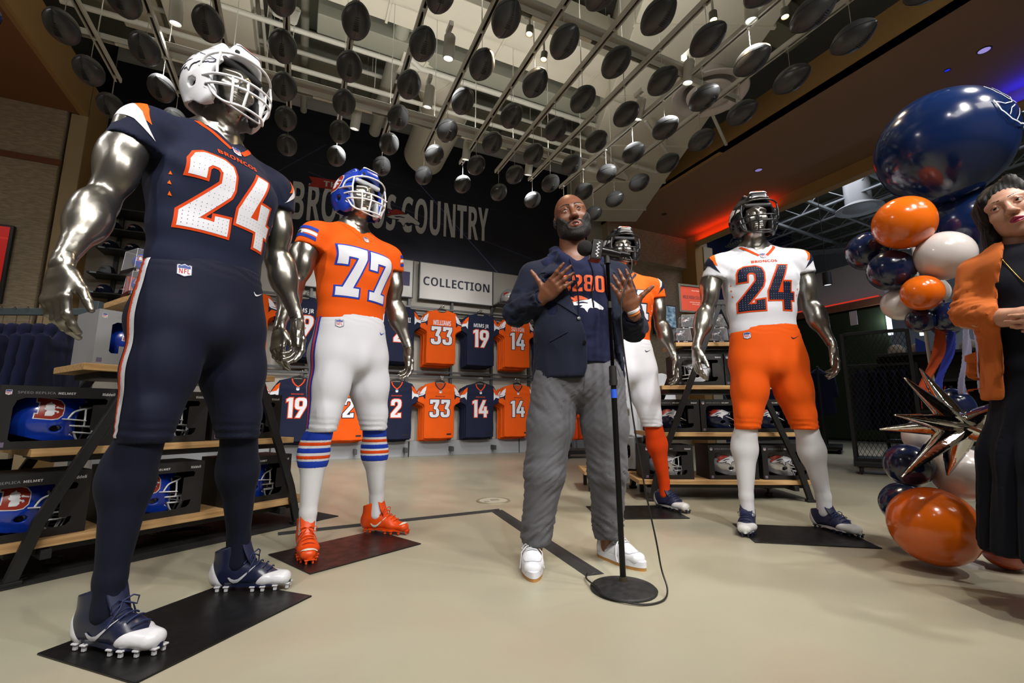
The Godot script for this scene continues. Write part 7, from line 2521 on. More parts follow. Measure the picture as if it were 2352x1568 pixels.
	for s: int in [-1, 1]: f.ell(Vector3(0.042 + s * 0.09, 0.90, -0.085), Vector3(0.105, 0.11, 0.085), 0.05)
	f.cut(Vector3(0, 0.108, 0), Vector3.DOWN)
	var tg := f.geo()
	tg.displace(func(p: Vector3, n: Vector3) -> float:
		var low := exp(-pow((p.y - 0.17) / 0.09, 2.0))
		var knee := exp(-pow((p.y - 0.45) / 0.10, 2.0))
		var top := exp(-pow((p.y - 0.80) / 0.13, 2.0)) * ss(-0.05, 0.10, p.z)
		var side := 1.0 if p.x > 0.04 else -1.0
		var q := Vector3(p.x, p.y + side * p.x * 0.8, p.z)
		return folds(q, 5.0, 22.0, 5.0) * (0.0065 * low + 0.0045 * knee + 0.0012) + folds(Vector3(p.x, p.y - absf(p.x - 0.045) * 1.2, p.z), 6.0, 20.0, 4.0) * 0.0045 * top)
	var tm := cloth("grey chino cloth", h("57575c"), 0.8, 0.2, 90.0)
	var tr := obj("trousers", tg, tm, t)
	var tf := Relief.new(tg, Transform3D(), 0.006)
	obj("fly_seam", tf.print_on(poly_strip([Vector2(0.050, 1.0), Vector2(0.053, 0.92), Vector2(0.047, 0.83)], 0.0015, 0.0015), 0.0018, 0.02), mat("dark seam thread", h("3b3b40"), 0.8), tr)
	for s: int in [-1, 1]:
		var q := [Vector2(0.045 + s * 0.13, 1.02), Vector2(0.045 + s * 0.165, 0.97), Vector2(0.045 + s * 0.185, 0.90)]
		obj("pocket_seam", tf.print_on(poly_strip(q, 0.0016, 0.0016), 0.0018, 0.02), mat("dark seam thread", h("3b3b40"), 0.8), tr)
	# ---- hoodie
	f = Field.new(Vector3(-0.26, 0.90, -0.22), Vector3(0.34, 1.66, 0.26), 0.0098)
	f.bone(Vector3(0.045, 0.96, 0.005), Vector3(0.045, 1.20, 0.025), 0.188, 0.142, 0.196, 0.150, 0.03)
	f.bone(Vector3(0.045, 1.20, 0.025), Vector3(0.04, 1.38, 0.015), 0.196, 0.150, 0.196, 0.135, 0.03)
	f.bone(Vector3(0.04, 1.38, 0.015), Vector3(0.035, 1.50, -0.02), 0.190, 0.13, 0.11, 0.09, 0.04)
	# the hood lying round the neck
	for s: int in [-1, 1]:
		f.bone(Vector3(0.034 + s * 0.10, 1.565, -0.025), Vector3(0.036 + s * 0.072, 1.500, 0.085), 0.030, 0.042, 0.028, 0.030, 0.02)
		f.bone(Vector3(0.036 + s * 0.072, 1.500, 0.085), Vector3(0.040 + s * 0.010, 1.448, 0.130), 0.027, 0.028, 0.022, 0.020, 0.02)
		f.bone(Vector3(0.034 + s * 0.10, 1.565, -0.025), Vector3(0.034 + s * 0.05, 1.575, -0.11), 0.032, 0.045, 0.045, 0.055, 0.02)
		f.bone(Vector3(0.034 + s * 0.11, 1.52, 0.0), Vector3(0.036 + s * 0.15, 1.49, 0.02), 0.035, 0.035, 0.035, 0.035, 0.03)
	f.bone(Vector3(0.03, 1.62, 0.01), Vector3(0.032, 1.55, 0.06), 0.072, 0.078, 0.066, 0.07, 0.006, Vector3.RIGHT, true)
	f.bone(Vector3(0.034, 1.55, 0.08), Vector3(0.042, 1.485, 0.15), 0.058, 0.05, 0.012, 0.02, 0.008, Vector3.RIGHT, true)
	f.cut(Vector3(0, 0.965, 0), Vector3.DOWN)
	var hg := f.geo()
	hg.displace(func(p: Vector3, _n: Vector3) -> float:
		return 0.004 * folds(p, 7.0, 13.0, 5.0) * ss(1.25, 1.0, p.y) + 0.005 * folds(p, 12.0, 20.0, 12.0) * ss(1.47, 1.53, p.y))
	var hoodm := cloth("navy hoodie fleece", h("191d38"), 0.9, 0.4, 80.0)
	var hood := obj("hoodie", hg, hoodm, t)
	var hr := Relief.new(hg, Transform3D(), 0.006)
	var num := numerals("5280", Vector2(0.052, 1.352), 0.085, 0.95, 0.0, 0.10)
	var orange := mat("orange hoodie print", h("e4570c"), 0.6)
	obj("number_print", hr.print_on(num[0], 0.002, 0.009), orange, hood)
	logo_relief(hood, hr, Vector2(0.062, 1.262), 0.172, null, mat("white hoodie print", h("d7d9e0"), 0.6), orange, 0.0, 1.0, 0.0015)
	obj("emblem_line", hr.print_on(moved(logo_tris("slit"), Vector2(0.062, 1.262), Vector2.ONE * 0.172), 0.0034, 0.01), hoodm, hood)
	for s: int in [-1, 1]:
		var path := []
		var y1 := 1.02 if s < 0 else 1.245
		for k in 14:
			var y := lerpf(1.482, y1, k / 13.0)
			var x := 0.040 + s * 0.046 + 0.012 * sin(k * 0.4) + (0.05 * (k / 13.0) if s < 0 else 0.02 * (k / 13.0))
			path.append(hr.point(Vector2(x, y), 0.006))
		var g := Geo.new()
		g.tube(path, 0.0036, 6)
		g.tube([path[13], path[13] - Vector3(0, 0.02, 0)], 0.0042, 6)
		obj("drawstring", g, cloth("navy cord", h("12152a"), 0.8, 0.3), hood)
	# ---- blazer
	f = Field.new(Vector3(-0.38, 0.82, -0.25), Vector3(0.44, 1.62, 0.27), 0.0098)
	f.bone(Vector3(0.042, 0.86, -0.005), Vector3(0.042, 1.12, 0.018), 0.235, 0.172, 0.220, 0.168, 0.03)
	f.bone(Vector3(0.042, 1.12, 0.018), Vector3(0.04, 1.36, 0.010), 0.220, 0.168, 0.226, 0.156, 0.03)
	f.bone(Vector3(0.04, 1.36, 0.010), Vector3(0.036, 1.50, -0.025), 0.226, 0.15, 0.13, 0.10, 0.04)
	for s: int in [-1, 1]: f.bone(Vector3(0.036 + s * 0.10, 1.515, -0.035), Vector3(0.036 + s * 0.22, 1.455, -0.025), 0.05, 0.05, 0.055, 0.06, 0.05)
	# sleeves
	f.cap(Vector3(-0.180, 1.432, -0.02), Vector3(-0.268, 1.245, -0.025), 0.080, 0.066, 0.035)
	f.cap(Vector3(-0.268, 1.245, -0.025), Vector3(-0.155, 1.282, 0.125), 0.066, 0.048, 0.025)
	f.cap(Vector3(0.255, 1.432, -0.02), Vector3(0.335, 1.16, -0.01), 0.080, 0.066, 0.035)
	f.cap(Vector3(0.335, 1.16, -0.01), Vector3(0.285, 1.190, 0.165), 0.066, 0.048, 0.025)
	var cd := Vector3(0.113, 0.037, 0.15).normalized()
	f.cut(Vector3(-0.150, 1.284, 0.130), cd, Vector3(-0.30, 1.20, 0.05), Vector3(-0.08, 1.40, 0.26))
	f.bone(Vector3(-0.16, 1.280, 0.115), Vector3(-0.12, 1.293, 0.17), 0.036, 0.036, 0.038, 0.038, 0.0, Vector3.RIGHT, true)
	f.cut(Vector3(0.287, 1.188, 0.170), Vector3(-0.24, 0.2, 0.95).normalized(), Vector3(0.22, 1.08, 0.09), Vector3(0.44, 1.30, 0.27))
	f.bone(Vector3(0.290, 1.187, 0.15), Vector3(0.278, 1.197, 0.21), 0.036, 0.036, 0.038, 0.038, 0.0, Vector3.RIGHT, true)
	# neck and the open front
	f.bone(Vector3(0.034, 1.62, -0.03), Vector3(0.036, 1.47, 0.0), 0.150, 0.13, 0.115, 0.10, 0.01, Vector3.RIGHT, true)
	carve(f, pv([-0.085, 1.62, -0.075, 1.50, -0.045, 1.38, -0.005, 1.27, 0.035, 1.17, 0.060, 1.06, 0.060, 0.94, 0.030, 0.86, 0.0, 0.80, 0.30, 0.80, 0.255, 0.90, 0.225, 1.02, 0.200, 1.14, 0.178, 1.28, 0.165, 1.40, 0.155, 1.50, 0.155, 1.62]), 0.02)
	f.cut(Vector3(0, 0.875, 0), Vector3(0, -1, 0.12).normalized())
	var zg := f.geo()
	zg.displace(func(p: Vector3, n: Vector3) -> float:
		var arm := ss(0.19, 0.24, absf(p.x - 0.04)) * ss(1.42, 1.30, p.y)
		var elbow := exp(-pow((p.y - 1.25) / 0.07, 2.0)) * ss(0.17, 0.24, absf(p.x - 0.04))
		return folds(p, 7.0, 16.0, 9.0) * (0.004 * arm + 0.006 * elbow) + 0.0025 * folds(p, 5.0, 3.0, 5.0))
	var bz := cloth("navy blazer wool", h("171c2c"), 0.85, 0.35, 100.0)
	var coat := obj("blazer", zg, bz, t)
	var br := Relief.new(zg, Transform3D(), 0.006)
	var lap := cloth("navy lapel wool", h("1a2031"), 0.8, 0.4, 100.0)
	var lpoly := pv([-0.098, 1.475, -0.150, 1.425, -0.122, 1.420, -0.145, 1.392, -0.075, 1.255, 0.026, 1.175, -0.012, 1.262, -0.055, 1.372, -0.082, 1.46])
	obj("lapel", br.print_on(tris(lpoly), 0.0065, 0.012), lap, coat)
	var rpoly := pv([0.168, 1.475, 0.232, 1.425, 0.205, 1.420, 0.228, 1.390, 0.222, 1.25, 0.202, 1.16, 0.184, 1.275, 0.172, 1.39])
	obj("lapel", br.print_on(tris(rpoly), 0.0065, 0.012), lap, coat)
	obj("pocket_welt", br.print_on(tris(pv([-0.115, 1.062, -0.028, 1.105, -0.026, 1.113, -0.113, 1.072])), 0.004, 0.012), lap, coat)
	var dk := mat("black buttons", h("0c0d10"), 0.3)
	for p in [Vector2(0.022, 1.168), Vector2(0.046, 1.055)]:
		var g := Geo.new()
		var c := br.point(p, 0.004)
		g.turned([Vector2(0, 0.003), Vector2(0.008, 0.0025), Vector2(0.0095, 0.0)], 16, Transform3D(Basis(Quaternion(Vector3.UP, br.normal(p))), c)); obj("button", g, dk, coat)
	for k in 3:
		var g := Geo.new()
		g.ellipsoid(Vector3(-0.218 + k * 0.016, 1.235 + k * 0.006, 0.075 + k * 0.02), Vector3.ONE * 0.007, 10); obj("cuff_button", g, dk, coat)
	# shirt cuffs, band, watch, ring
	var cuff := Geo.new()
	cuff.tube([Vector3(-0.157, 1.281, 0.122), Vector3(-0.146, 1.285, 0.137)], 0.0365, 20)
	obj("hoodie_cuff", cuff, hoodm, t)
	cuff = Geo.new()
	cuff.tube([Vector3(0.287, 1.190, 0.160), Vector3(0.284, 1.194, 0.176)], 0.0365, 20)
	obj("hoodie_cuff", cuff, hoodm, t)
	var band := Geo.new()
	band.tube([W2 - D2 * 0.022, W2 - D2 * 0.014], 0.0315, 20)
	obj("wristband", band, mat("orange wristband", h("c9743a"), 0.5), t)
	band = Geo.new()
	band.tube([W2 - D2 * 0.010, W2 + D2 * 0.002], 0.0315, 20)
	band.box(W2 - D2 * 0.004 + T2 * 0.031, Vector3(0.012, 0.022, 0.018), 0.004, Basis(T2, D2, T2.cross(D2)))
	obj("watch", band, mat("pale watch band", h("cfcfd2"), 0.3), t)
	var rp := W2 + (D2 * (0.089 + 0.018) - T2 * 0.0125) * 1.06 + N2 * 0.004
	var ring := Geo.new()
	ring.tube([rp - D2 * 0.003, rp + D2 * 0.003], 0.0112, 18)
	obj("ring", ring, mat("silver ring", h("d0d0cc"), 0.15, 1.0), t)
	sneaker_into(t, Transform3D(Basis(Vector3.UP, 0.02), Vector3(-0.205, 0, -0.01)))
	sneaker_into(t, Transform3D(Basis(Vector3.UP, 0.60), Vector3(0.205, 0, -0.115)))

func build_mic() -> void:
	var bk := mat("black satin metal", h("121213"), 0.35, 0.5)
	var t := thing("microphone_stand", "black straight microphone stand with a round cast base before the man", "microphone stand", Vector3(1.272, 0, -1.632))
	var base := mat("scuffed cast iron", h("2e2f30"), 0.6, 0.3)
	base.albedo_texture = noise_tex(81, 0.03, 256, 4, false, grad([[0.3, Color(0.75, 0.75, 0.75)], [0.6, Color(1, 1, 1)], [0.8, Color(1.0, 0.95, 0.9)]]))
	base.uv1_triplanar = true
	base.uv1_scale = Vector3.ONE * 3.0
	var g := Geo.new()
	g.lathe([Vector2(0.0, 0.036), Vector2(0.02, 0.036), Vector2(0.05, 0.031), Vector2(0.10, 0.021), Vector2(0.13, 0.013), Vector2(0.137, 0.007), Vector2(0.135, 0.0)], 48); obj("base", g, base, t)
	g = Geo.new()
	g.turned([Vector2(0.0, 0.055), Vector2(0.017, 0.052), Vector2(0.018, 0.034)], 20); obj("collar", g, mat("dull brass collar", h("5d5646"), 0.4, 0.8), t)
	var lean := Vector3(-0.018, 0, 0.0)
	var at := func(y: float) -> Vector3: return Vector3(0, y, 0) + lean * y
	g = Geo.new()
	g.tube([at.call(0.05), at.call(0.845)], 0.0125, 18); obj("lower_tube", g, bk, t)
	g = Geo.new()
	g.tube([at.call(0.845), at.call(0.865), at.call(0.872), at.call(0.925), at.call(0.932)], [0.017, 0.019, 0.017, 0.017, 0.014], 18); obj("clutch", g, mat("black rubber grip", h("0d0d0e"), 0.6), t)
	g = Geo.new()
	g.tube([at.call(0.932), at.call(1.42)], 0.0085, 16); obj("upper_tube", g, mat("gloss black chrome", h("19191b"), 0.12, 0.9), t)
	g = Geo.new()
	g.tube([at.call(1.195), at.call(1.225)], 0.0115, 16); obj("sleeve_ring", g, mat("black rubber grip", h("0d0d0e"), 0.6), t)
	g = Geo.new()
	g.tube([at.call(0.79), at.call(0.828)], 0.0135, 18); obj("blue_tape", g, mat("blue tape", h("1c50c8"), 0.6), t)
	g = Geo.new()
	g.tube([at.call(1.405), at.call(1.45)], [0.015, 0.0135], 14); obj("clip_stem", g, mat("black rubber grip", h("0d0d0e"), 0.6), t)
	# microphone in its clip, lettered cube on the barrel, foam ball
	var top: Vector3 = Vector3(1.272, 0, -1.632) + at.call(1.45)
	var m := thing("microphone", "black handheld microphone with foam ball and lettered cube on the stand", "microphone", top)
	# axis of the microphone: from the foam (towards the man, image left) to the tail
	var tail := Vector3(0.90, -0.16, 0.40).normalized()
	var up := Vector3(0, 1, 0)
	var side := up.cross(tail).normalized()
	up = tail.cross(side).normalized()
	var bs := Basis(tail, up, side)
	g = Geo.new()
	g.tube([tail * -0.06 + up * 0.012, tail * 0.02 + up * 0.012, tail * 0.085 + up * 0.012, tail * 0.105 + up * 0.012], [0.019, 0.017, 0.0135, 0.010], 20); obj("barrel", g, bk, m)
	g = Geo.new()
	g.tube([tail * -0.035 + up * 0.010, tail * 0.02 + up * 0.008, tail * 0.06 + up * 0.006], [0.024, 0.022, 0.017], 20); obj("clip", g, mat("gloss black clip", h("0c0c0d"), 0.2), m)
	g = Geo.new()
	g.box(tail * -0.052 + up * 0.006, Vector3(0.05, 0.094, 0.06), 0.004, bs); obj("flag_cube", g, mat("black flag cube", h("101012"), 0.3), m)
	var wt := mat("white flag lettering", h("cfd0d2"), 0.5)
	# a squiggle of a wordmark running down the face of the cube
	for sd in [1.0, -1.0]:
		var line := []
		for k in 49:
			var u := k / 48.0
			line.append(Vector2(sin(u * TAU * 4.5) * 0.009 * (1.0 if u < 0.28 or u > 0.46 else 0.75) + 0.002, 0.036 - u * 0.072 - sin(u * TAU * 9.0) * 0.0018))
		var zz: Vector3 = side * sd
		var yy := up
		obj("flag_lettering", plate(poly_strip(line, 0.0014, 0.0014), Transform3D(Basis(yy.cross(zz), yy, zz), tail * -0.052 + up * 0.006 + zz * 0.0302), 0.0006), wt, m)
	var fm := mat("black foam", h("131314"), 0.95)
	fm.normal_enabled = true
	fm.normal_texture = noise_tex(82, 0.25, 256, 2, true, null, 8.0)
	fm.normal_scale = 1.0
	g = Geo.new()
	g.ellipsoid(tail * -0.104 + up * 0.012, Vector3(0.037, 0.037, 0.037), 28); obj("foam", g, fm, m)
	# the cable
	var c := thing("microphone_cable", "thin black cable looping from the microphone down round the stand base", "cable", Vector3(1.272, 0, -1.632))
	var cur := Curve3D.new()
	var tl: Vector3 = top - Vector3(1.272, 0, -1.632) + tail * 0.10 + up * 0.012
	var pts := [tl, tl + Vector3(0.006, -0.06, 0.01), Vector3(0.018, 1.18, 0.03), Vector3(0.045, 0.80, 0.035), Vector3(0.085, 0.45, 0.05), Vector3(0.122, 0.2, 0.07), Vector3(0.13, 0.09, 0.085), Vector3(0.115, 0.026, 0.13), Vector3(0.05, 0.008, 0.168), Vector3(-0.05, 0.007, 0.155), Vector3(-0.128, 0.012, 0.055), Vector3(-0.122, 0.024, -0.02), Vector3(-0.085, 0.012, -0.145), Vector3(-0.05, 0.014, -0.19)]
	for k in pts.size():
		var tt: Vector3 = (pts[mini(k + 1, pts.size() - 1)] - pts[maxi(k - 1, 0)]) * 0.17
		cur.add_point(pts[k], -tt, tt)
	cur.bake_interval = 0.015
	g = Geo.new()
	g.tube(Array(cur.get_baked_points()), 0.0036, 8); obj("cord", g, mat("black cable", h("101011"), 0.5), c)

func build_woman() -> void:
	var t := thing("person", "dark haired woman in an orange cardigan and long navy dress at the right edge", "person", Vector3(2.538, 0, -0.686), deg_to_rad(-68))
	var sk := skin("light skin", h("b98a74"), 0.45)
	var f := Field.new(Vector3(-0.30, 0.0, -0.22), Vector3(0.32, 1.56, 0.34), 0.011)
	f.bone(Vector3(0.02, 0.95, 0), Vector3(0.01, 1.25, 0.0), 0.13, 0.08, 0.12, 0.07, 0.03)
	f.bone(Vector3(0.01, 1.25, 0.0), Vector3(0.0, 1.36, -0.02), 0.12, 0.065, 0.09, 0.055, 0.03)
	f.bone(Vector3(0.0, 1.33, -0.02), Vector3(-0.008, 1.49, 0.0), 0.058, 0.056, 0.052, 0.055, 0.035)
	f.cap(Vector3(-0.15, 1.30, 0), Vector3(-0.185, 1.10, 0.03), 0.045, 0.036)
	f.cap(Vector3(-0.185, 1.10, 0.03), Vector3(-0.05, 1.062, 0.205), 0.040, 0.034)
	f.cap(Vector3(-0.05, 1.062, 0.205), Vector3(0.03, 1.05, 0.225), 0.034, 0.026)
	f.cap(Vector3(0.17, 1.30, 0), Vector3(0.21, 1.08, 0.03), 0.045, 0.036)
	f.cap(Vector3(0.21, 1.08, 0.03), Vector3(0.06, 1.04, 0.22), 0.036, 0.026)
	f.cap(Vector3(-0.06, 0.9, 0), Vector3(-0.07, 0.09, 0.0), 0.08, 0.036)
	f.cap(Vector3(0.09, 0.9, 0), Vector3(0.10, 0.09, 0.0), 0.08, 0.036)
	for s: int in [-1, 1]: f.bone(Vector3(0.015 + s * 0.085, 0.05, -0.03), Vector3(0.015 + s * 0.10, 0.03, 0.15), 0.034, 0.04, 0.04, 0.025, 0.02)
	var body := f.geo()
	var hx := Transform3D(Basis.from_euler(Vector3(-0.02, -0.16, 0.27)), Vector3(-0.020, 1.512, 0.012)).scaled_local(Vector3(0.95, 0.95, 0.95))
	var head := head_field(0.92, 0.0015, 1.0).geo()
	body.add(head, hx)
	for s: int in [-1, 1]:
		var W := Vector3(0.03, 1.05, 0.225) if s < 0 else Vector3(0.06, 1.04, 0.22)
		var D := Vector3(-s * 0.95, -0.1, 0.25).normalized()
		var T := Vector3(0.0, 0.9, 0.3)
		T = (T - D * D.dot(T)).normalized()
		var N := D.cross(T) * s
		if N.z > 0: N = -N
		var hd := Field.new(W - Vector3(0.24, 0.14, 0.13), W + Vector3(0.24, 0.14, 0.16), 0.0045)
		hand(hd, W, D, N, T, 0.92, [0.35, 0.4, 0.45, 0.5], 0.04)
		body.add(hd.geo())
	obj("body", body, sk, t)
	eyes_into(t, hx, Vector3(-0.35, 0.25, 1), h("1d120d"))
	var g := Geo.new()
	g.add(head.shell(func(p: Vector3, _n: Vector3) -> float:
		if p.z < 0.07: return -1.0
		return clampf((1.0 - pow(p.x / 0.0245, 2.0) - pow((p.y + 0.0670) / 0.0135, 2.0)) * 3.0, -1, 1), -0.0012, 0.0010), hx)
	obj("lips", g, mat("deep pink lipstick", h("8e2440"), 0.3), t)
	var hm := hair_mat("dark brown hair", h("110c0b"))
	hm.roughness = 0.5
	hm.normal_scale = 0.3
	hm.metallic_specular = 0.35
	for s: int in [-1, 1]:
		g = Geo.new()
		g.add(head.shell(func(p: Vector3, _n: Vector3) -> float:
			var u := (p.x * s - 0.014) / 0.040
			var mid := 0.034 + 0.007 * sin(clampf(u, 0, 1) * PI * 0.7)
			if p.z < 0.03 or u < -0.05 or u > 1.1: return -1.0
			return clampf((0.0028 * (1.0 - 0.5 * u) - absf(p.y - mid)) * 500.0, -1, 1), -0.0012, 0.0016), hx)
		obj("eyebrow", g, hm, t)
		g = Geo.new()
		g.tube([hx * Vector3(s * 0.019, 0.0155, 0.0885), hx * Vector3(s * 0.033, 0.0215, 0.0955), hx * Vector3(s * 0.0495, 0.0150, 0.0815)], 0.0013, 6)
		obj("eyelash", g, hm, t)
	# hair: a side-parted bob to the chin, curling out
	f = Field.new(Vector3(-0.16, 1.34, -0.17), Vector3(0.15, 1.70, 0.14), 0.0055)
	var hh := func(v: Vector3) -> Vector3: return hx * v
	f.ell(hh.call(Vector3(0, 0.045, -0.028)), Vector3(0.088, 0.098, 0.106), 0.01, false, hx.basis.orthonormalized())
	for s: int in [-1, 1]:
		f.bone(hh.call(Vector3(s * 0.075, 0.05, -0.01)), hh.call(Vector3(s * 0.090, -0.075, -0.012)), 0.025, 0.045, 0.024, 0.046, 0.03)
		f.bone(hh.call(Vector3(s * 0.090, -0.07, -0.012)), hh.call(Vector3(s * 0.115, -0.125, -0.005)), 0.026, 0.046, 0.018, 0.034, 0.02)
		for k in 4: f.bone(hh.call(Vector3(s * 0.085, -0.06, -0.05 + k * 0.022)), hh.call(Vector3(s * (0.128 - k * 0.004), -0.125 - 0.008 * k, -0.06 + k * 0.03)), 0.016, 0.016, 0.007, 0.007, 0.012)
	f.bone(hh.call(Vector3(0, 0.0, -0.09)), hh.call(Vector3(0, -0.12, -0.07)), 0.085, 0.04, 0.09, 0.035, 0.04)
	f.bone(hh.call(Vector3(0.045, 0.118, 0.045)), hh.call(Vector3(-0.055, 0.072, 0.062)), 0.022, 0.018, 0.014, 0.012, 0.02)
	f.bone(hh.call(Vector3(-0.055, 0.072, 0.062)), hh.call(Vector3(-0.078, 0.0, 0.042)), 0.014, 0.012, 0.012, 0.014, 0.02)
	f.bone(hh.call(Vector3(0.045, 0.118, 0.045)), hh.call(Vector3(0.078, 0.04, 0.045)), 0.02, 0.018, 0.012, 0.014, 0.02)
	f.ell(hh.call(Vector3(0.005, -0.025, 0.105)), Vector3(0.066, 0.088, 0.062), 0.008, true, hx.basis.orthonormalized())
	f.bone(hh.call(Vector3(0, -0.08, 0.02)), hh.call(Vector3(0, -0.2, 0.02)), 0.055, 0.06, 0.055, 0.06, 0.008, Vector3.RIGHT, true)
	g = f.geo()
	g.displace(func(p: Vector3, _n: Vector3) -> float: return 0.0018 * sin(atan2(p.x + 0.02, p.z + 0.02) * 46.0 + p.y * 20.0))
	obj("hair", g, hm, t)
	# dress
	f = Field.new(Vector3(-0.36, 0.16, -0.36), Vector3(0.40, 1.42, 0.36), 0.0105)
	f.bone(Vector3(0.02, 0.86, 0), Vector3(0.012, 1.10, 0.015), 0.158, 0.118, 0.152, 0.118, 0.03)
	f.bone(Vector3(0.012, 1.10, 0.015), Vector3(0.006, 1.30, 0.005), 0.152, 0.122, 0.145, 0.09, 0.03)
	f.bone(Vector3(0.006, 1.30, 0.005), Vector3(0.002, 1.375, -0.01), 0.13, 0.08, 0.085, 0.06, 0.03)
	for s: int in [-1, 1]: f.ell(Vector3(0.01 + s * 0.065, 1.215, 0.072), Vector3(0.065, 0.06, 0.045), 0.05)
	f.bone(Vector3(0.02, 0.86, 0), Vector3(0.02, 0.55, 0), 0.165, 0.13, 0.235, 0.20, 0.03)
	f.bone(Vector3(0.02, 0.55, 0), Vector3(0.02, 0.16, 0), 0.235, 0.20, 0.285, 0.25, 0.03)
	f.ell(Vector3(-0.004, 1.45, 0.02), Vector3(0.082, 0.09, 0.085), 0.004, true)
	f.cut(Vector3(0, 0.215, 0), Vector3.DOWN)
	g = f.geo()
	g.displace(func(p: Vector3, _n: Vector3) -> float:
		var a := atan2(p.x - 0.02, p.z)
		return (0.012 * sin(a * 17.0 + sin(p.y * 6.0)) + 0.006 * sin(a * 31.0)) * ss(0.84, 0.5, p.y) + 0.002 * sin(p.y * 40.0 + p.x * 30.0) * ss(0.8, 0.95, p.y))
	var dress_r := Relief.new(g, Transform3D(), 0.007)
	obj("dress", g, cloth("navy dress cloth", h("0e111b"), 0.85, 0.3, 90.0), t)
	# cardigan
	f = Field.new(Vector3(-0.32, 0.70, -0.24), Vector3(0.34, 1.46, 0.32), 0.0098)
	f.bone(Vector3(0.018, 0.78, 0.0), Vector3(0.012, 1.08, 0.01), 0.205, 0.155, 0.176, 0.148, 0.03)
	f.bone(Vector3(0.012, 1.08, 0.012), Vector3(0.006, 1.28, 0.012), 0.176, 0.148, 0.165, 0.125, 0.03)
	f.bone(Vector3(0.006, 1.28, 0.012), Vector3(0.0, 1.385, -0.02), 0.158, 0.115, 0.10, 0.078, 0.04)
	f.cap(Vector3(-0.145, 1.300, -0.005), Vector3(-0.182, 1.125, 0.025), 0.056, 0.053, 0.03)
	f.cap(Vector3(-0.182, 1.125, 0.025), Vector3(-0.100, 1.080, 0.150), 0.055, 0.049, 0.025)
	f.cap(Vector3(0.165, 1.300, -0.005), Vector3(0.21, 1.10, 0.025), 0.062, 0.056, 0.03)
	f.cap(Vector3(0.21, 1.10, 0.025), Vector3(0.13, 1.06, 0.150), 0.056, 0.048, 0.025)
	var cd := Vector3(0.082, -0.03, 0.125).normalized()
	f.cut(Vector3(-0.104, 1.082, 0.145), cd, Vector3(-0.24, 0.98, 0.125), Vector3(0.02, 1.20, 0.32))
	f.cut(Vector3(0.135, 1.062, 0.145), Vector3(-0.08, -0.04, 0.125).normalized(), Vector3(0.02, 0.98, 0.125), Vector3(0.3, 1.2, 0.32))
	f.bone(Vector3(0.0, 1.46, 0.0), Vector3(0.0, 1.37, 0.02), 0.095, 0.09, 0.072, 0.075, 0.008, Vector3.RIGHT, true)
	carve(f, pv([-0.050, 1.46, -0.062, 1.36, -0.088, 1.25, -0.110, 1.12, -0.112, 0.98, -0.125, 0.86, -0.135, 0.70, 0.17, 0.70, 0.15, 0.9, 0.125, 1.1, 0.105, 1.28, 0.075, 1.46]), 0.03)
	f.cut(Vector3(0, 0.775, 0), Vector3.DOWN)
	g = f.geo()
	g.displace(func(p: Vector3, _n: Vector3) -> float:
		var arm := ss(0.13, 0.18, absf(p.x - 0.01)) * ss(1.30, 1.16, p.y) * ss(0.98, 1.03, p.y)
		return 0.006 * folds(p, 8.0, 26.0, 12.0) * arm + 0.004 * folds(p, 12.0, 4.0, 12.0) * ss(1.1, 0.9, p.y))
	var kn := cloth("orange cardigan knit", h("b9612a"), 0.9, 0.45, 110.0)
	var car := obj("cardigan", g, kn, t)
	var cr := Relief.new(g, Transform3D(Basis(Vector3.UP, -0.45), Vector3.ZERO), 0.006)
	obj("pocket", cr.print_on(tris(pv([-0.205, 0.86, -0.155, 0.86, -0.150, 0.955, -0.150, 0.975, -0.21, 0.955])), 0.006, 0.012), kn, car)
	obj("hem_rib", cr.print_on(poly_strip([Vector2(-0.245, 0.815), Vector2(-0.14, 0.82)], 0.002, 0.002), 0.003, 0.012), cloth("orange rib shade", h("a8551f"), 0.9, 0.4), car)
	# necklace
	g = Geo.new()
	var path := []
	for k in 21:
		var u := -1.0 + k * 0.1
		var x := u * 0.085
		path.append(dress_r.point(Vector2(x, 1.37 - (1.0 - u * u) * 0.20), 0.004))
	g.tube(path, 0.0014, 6)
	obj("necklace", g, mat("gold chain", h("c8a04a"), 0.25, 1.0), t)
# ---------------------------------------------------------------- balloons, streamers, foil star
func balloon(label: String, at: Vector3, r: float, m: Material, lean := Vector3(0, -1, 0)) -> Node3D:
	var t := thing("balloon", label, "balloon", at, 0.0, "balloons of the column")
	var prof := []
	for k in 29:
		var a := PI * k / 28.0
		var y := -cos(a)
		var w := sin(a) * (1.0 - 0.08 * (y - 0.2) * (1.0 if y < 0.2 else 0.0) * -1.0)
		if y < -0.55: w *= lerpf(1.0, 0.82, (-0.55 - y) / 0.45)
		prof.append(Vector2(w * r, y * r * (1.06 if y < 0 else 1.0)))
	var g := Geo.new()
	var q := Basis(Quaternion(Vector3.DOWN, lean.normalized()))
	g.lathe(prof, 40, Transform3D(q, Vector3.ZERO))
	obj("skin", g, m, t)
	g = Geo.new()
	var kr := minf(r * 0.06, 0.009)
	g.tube([q * Vector3(0, -r * 1.03, 0), q * Vector3(0, -r * 1.03 - kr * 1.5, 0), q * Vector3(0, -r * 1.03 - kr * 3.0, 0)], [kr * 1.3, kr * 0.6, kr * 1.2], 10)
	obj("knot", g, m, t)
	return t

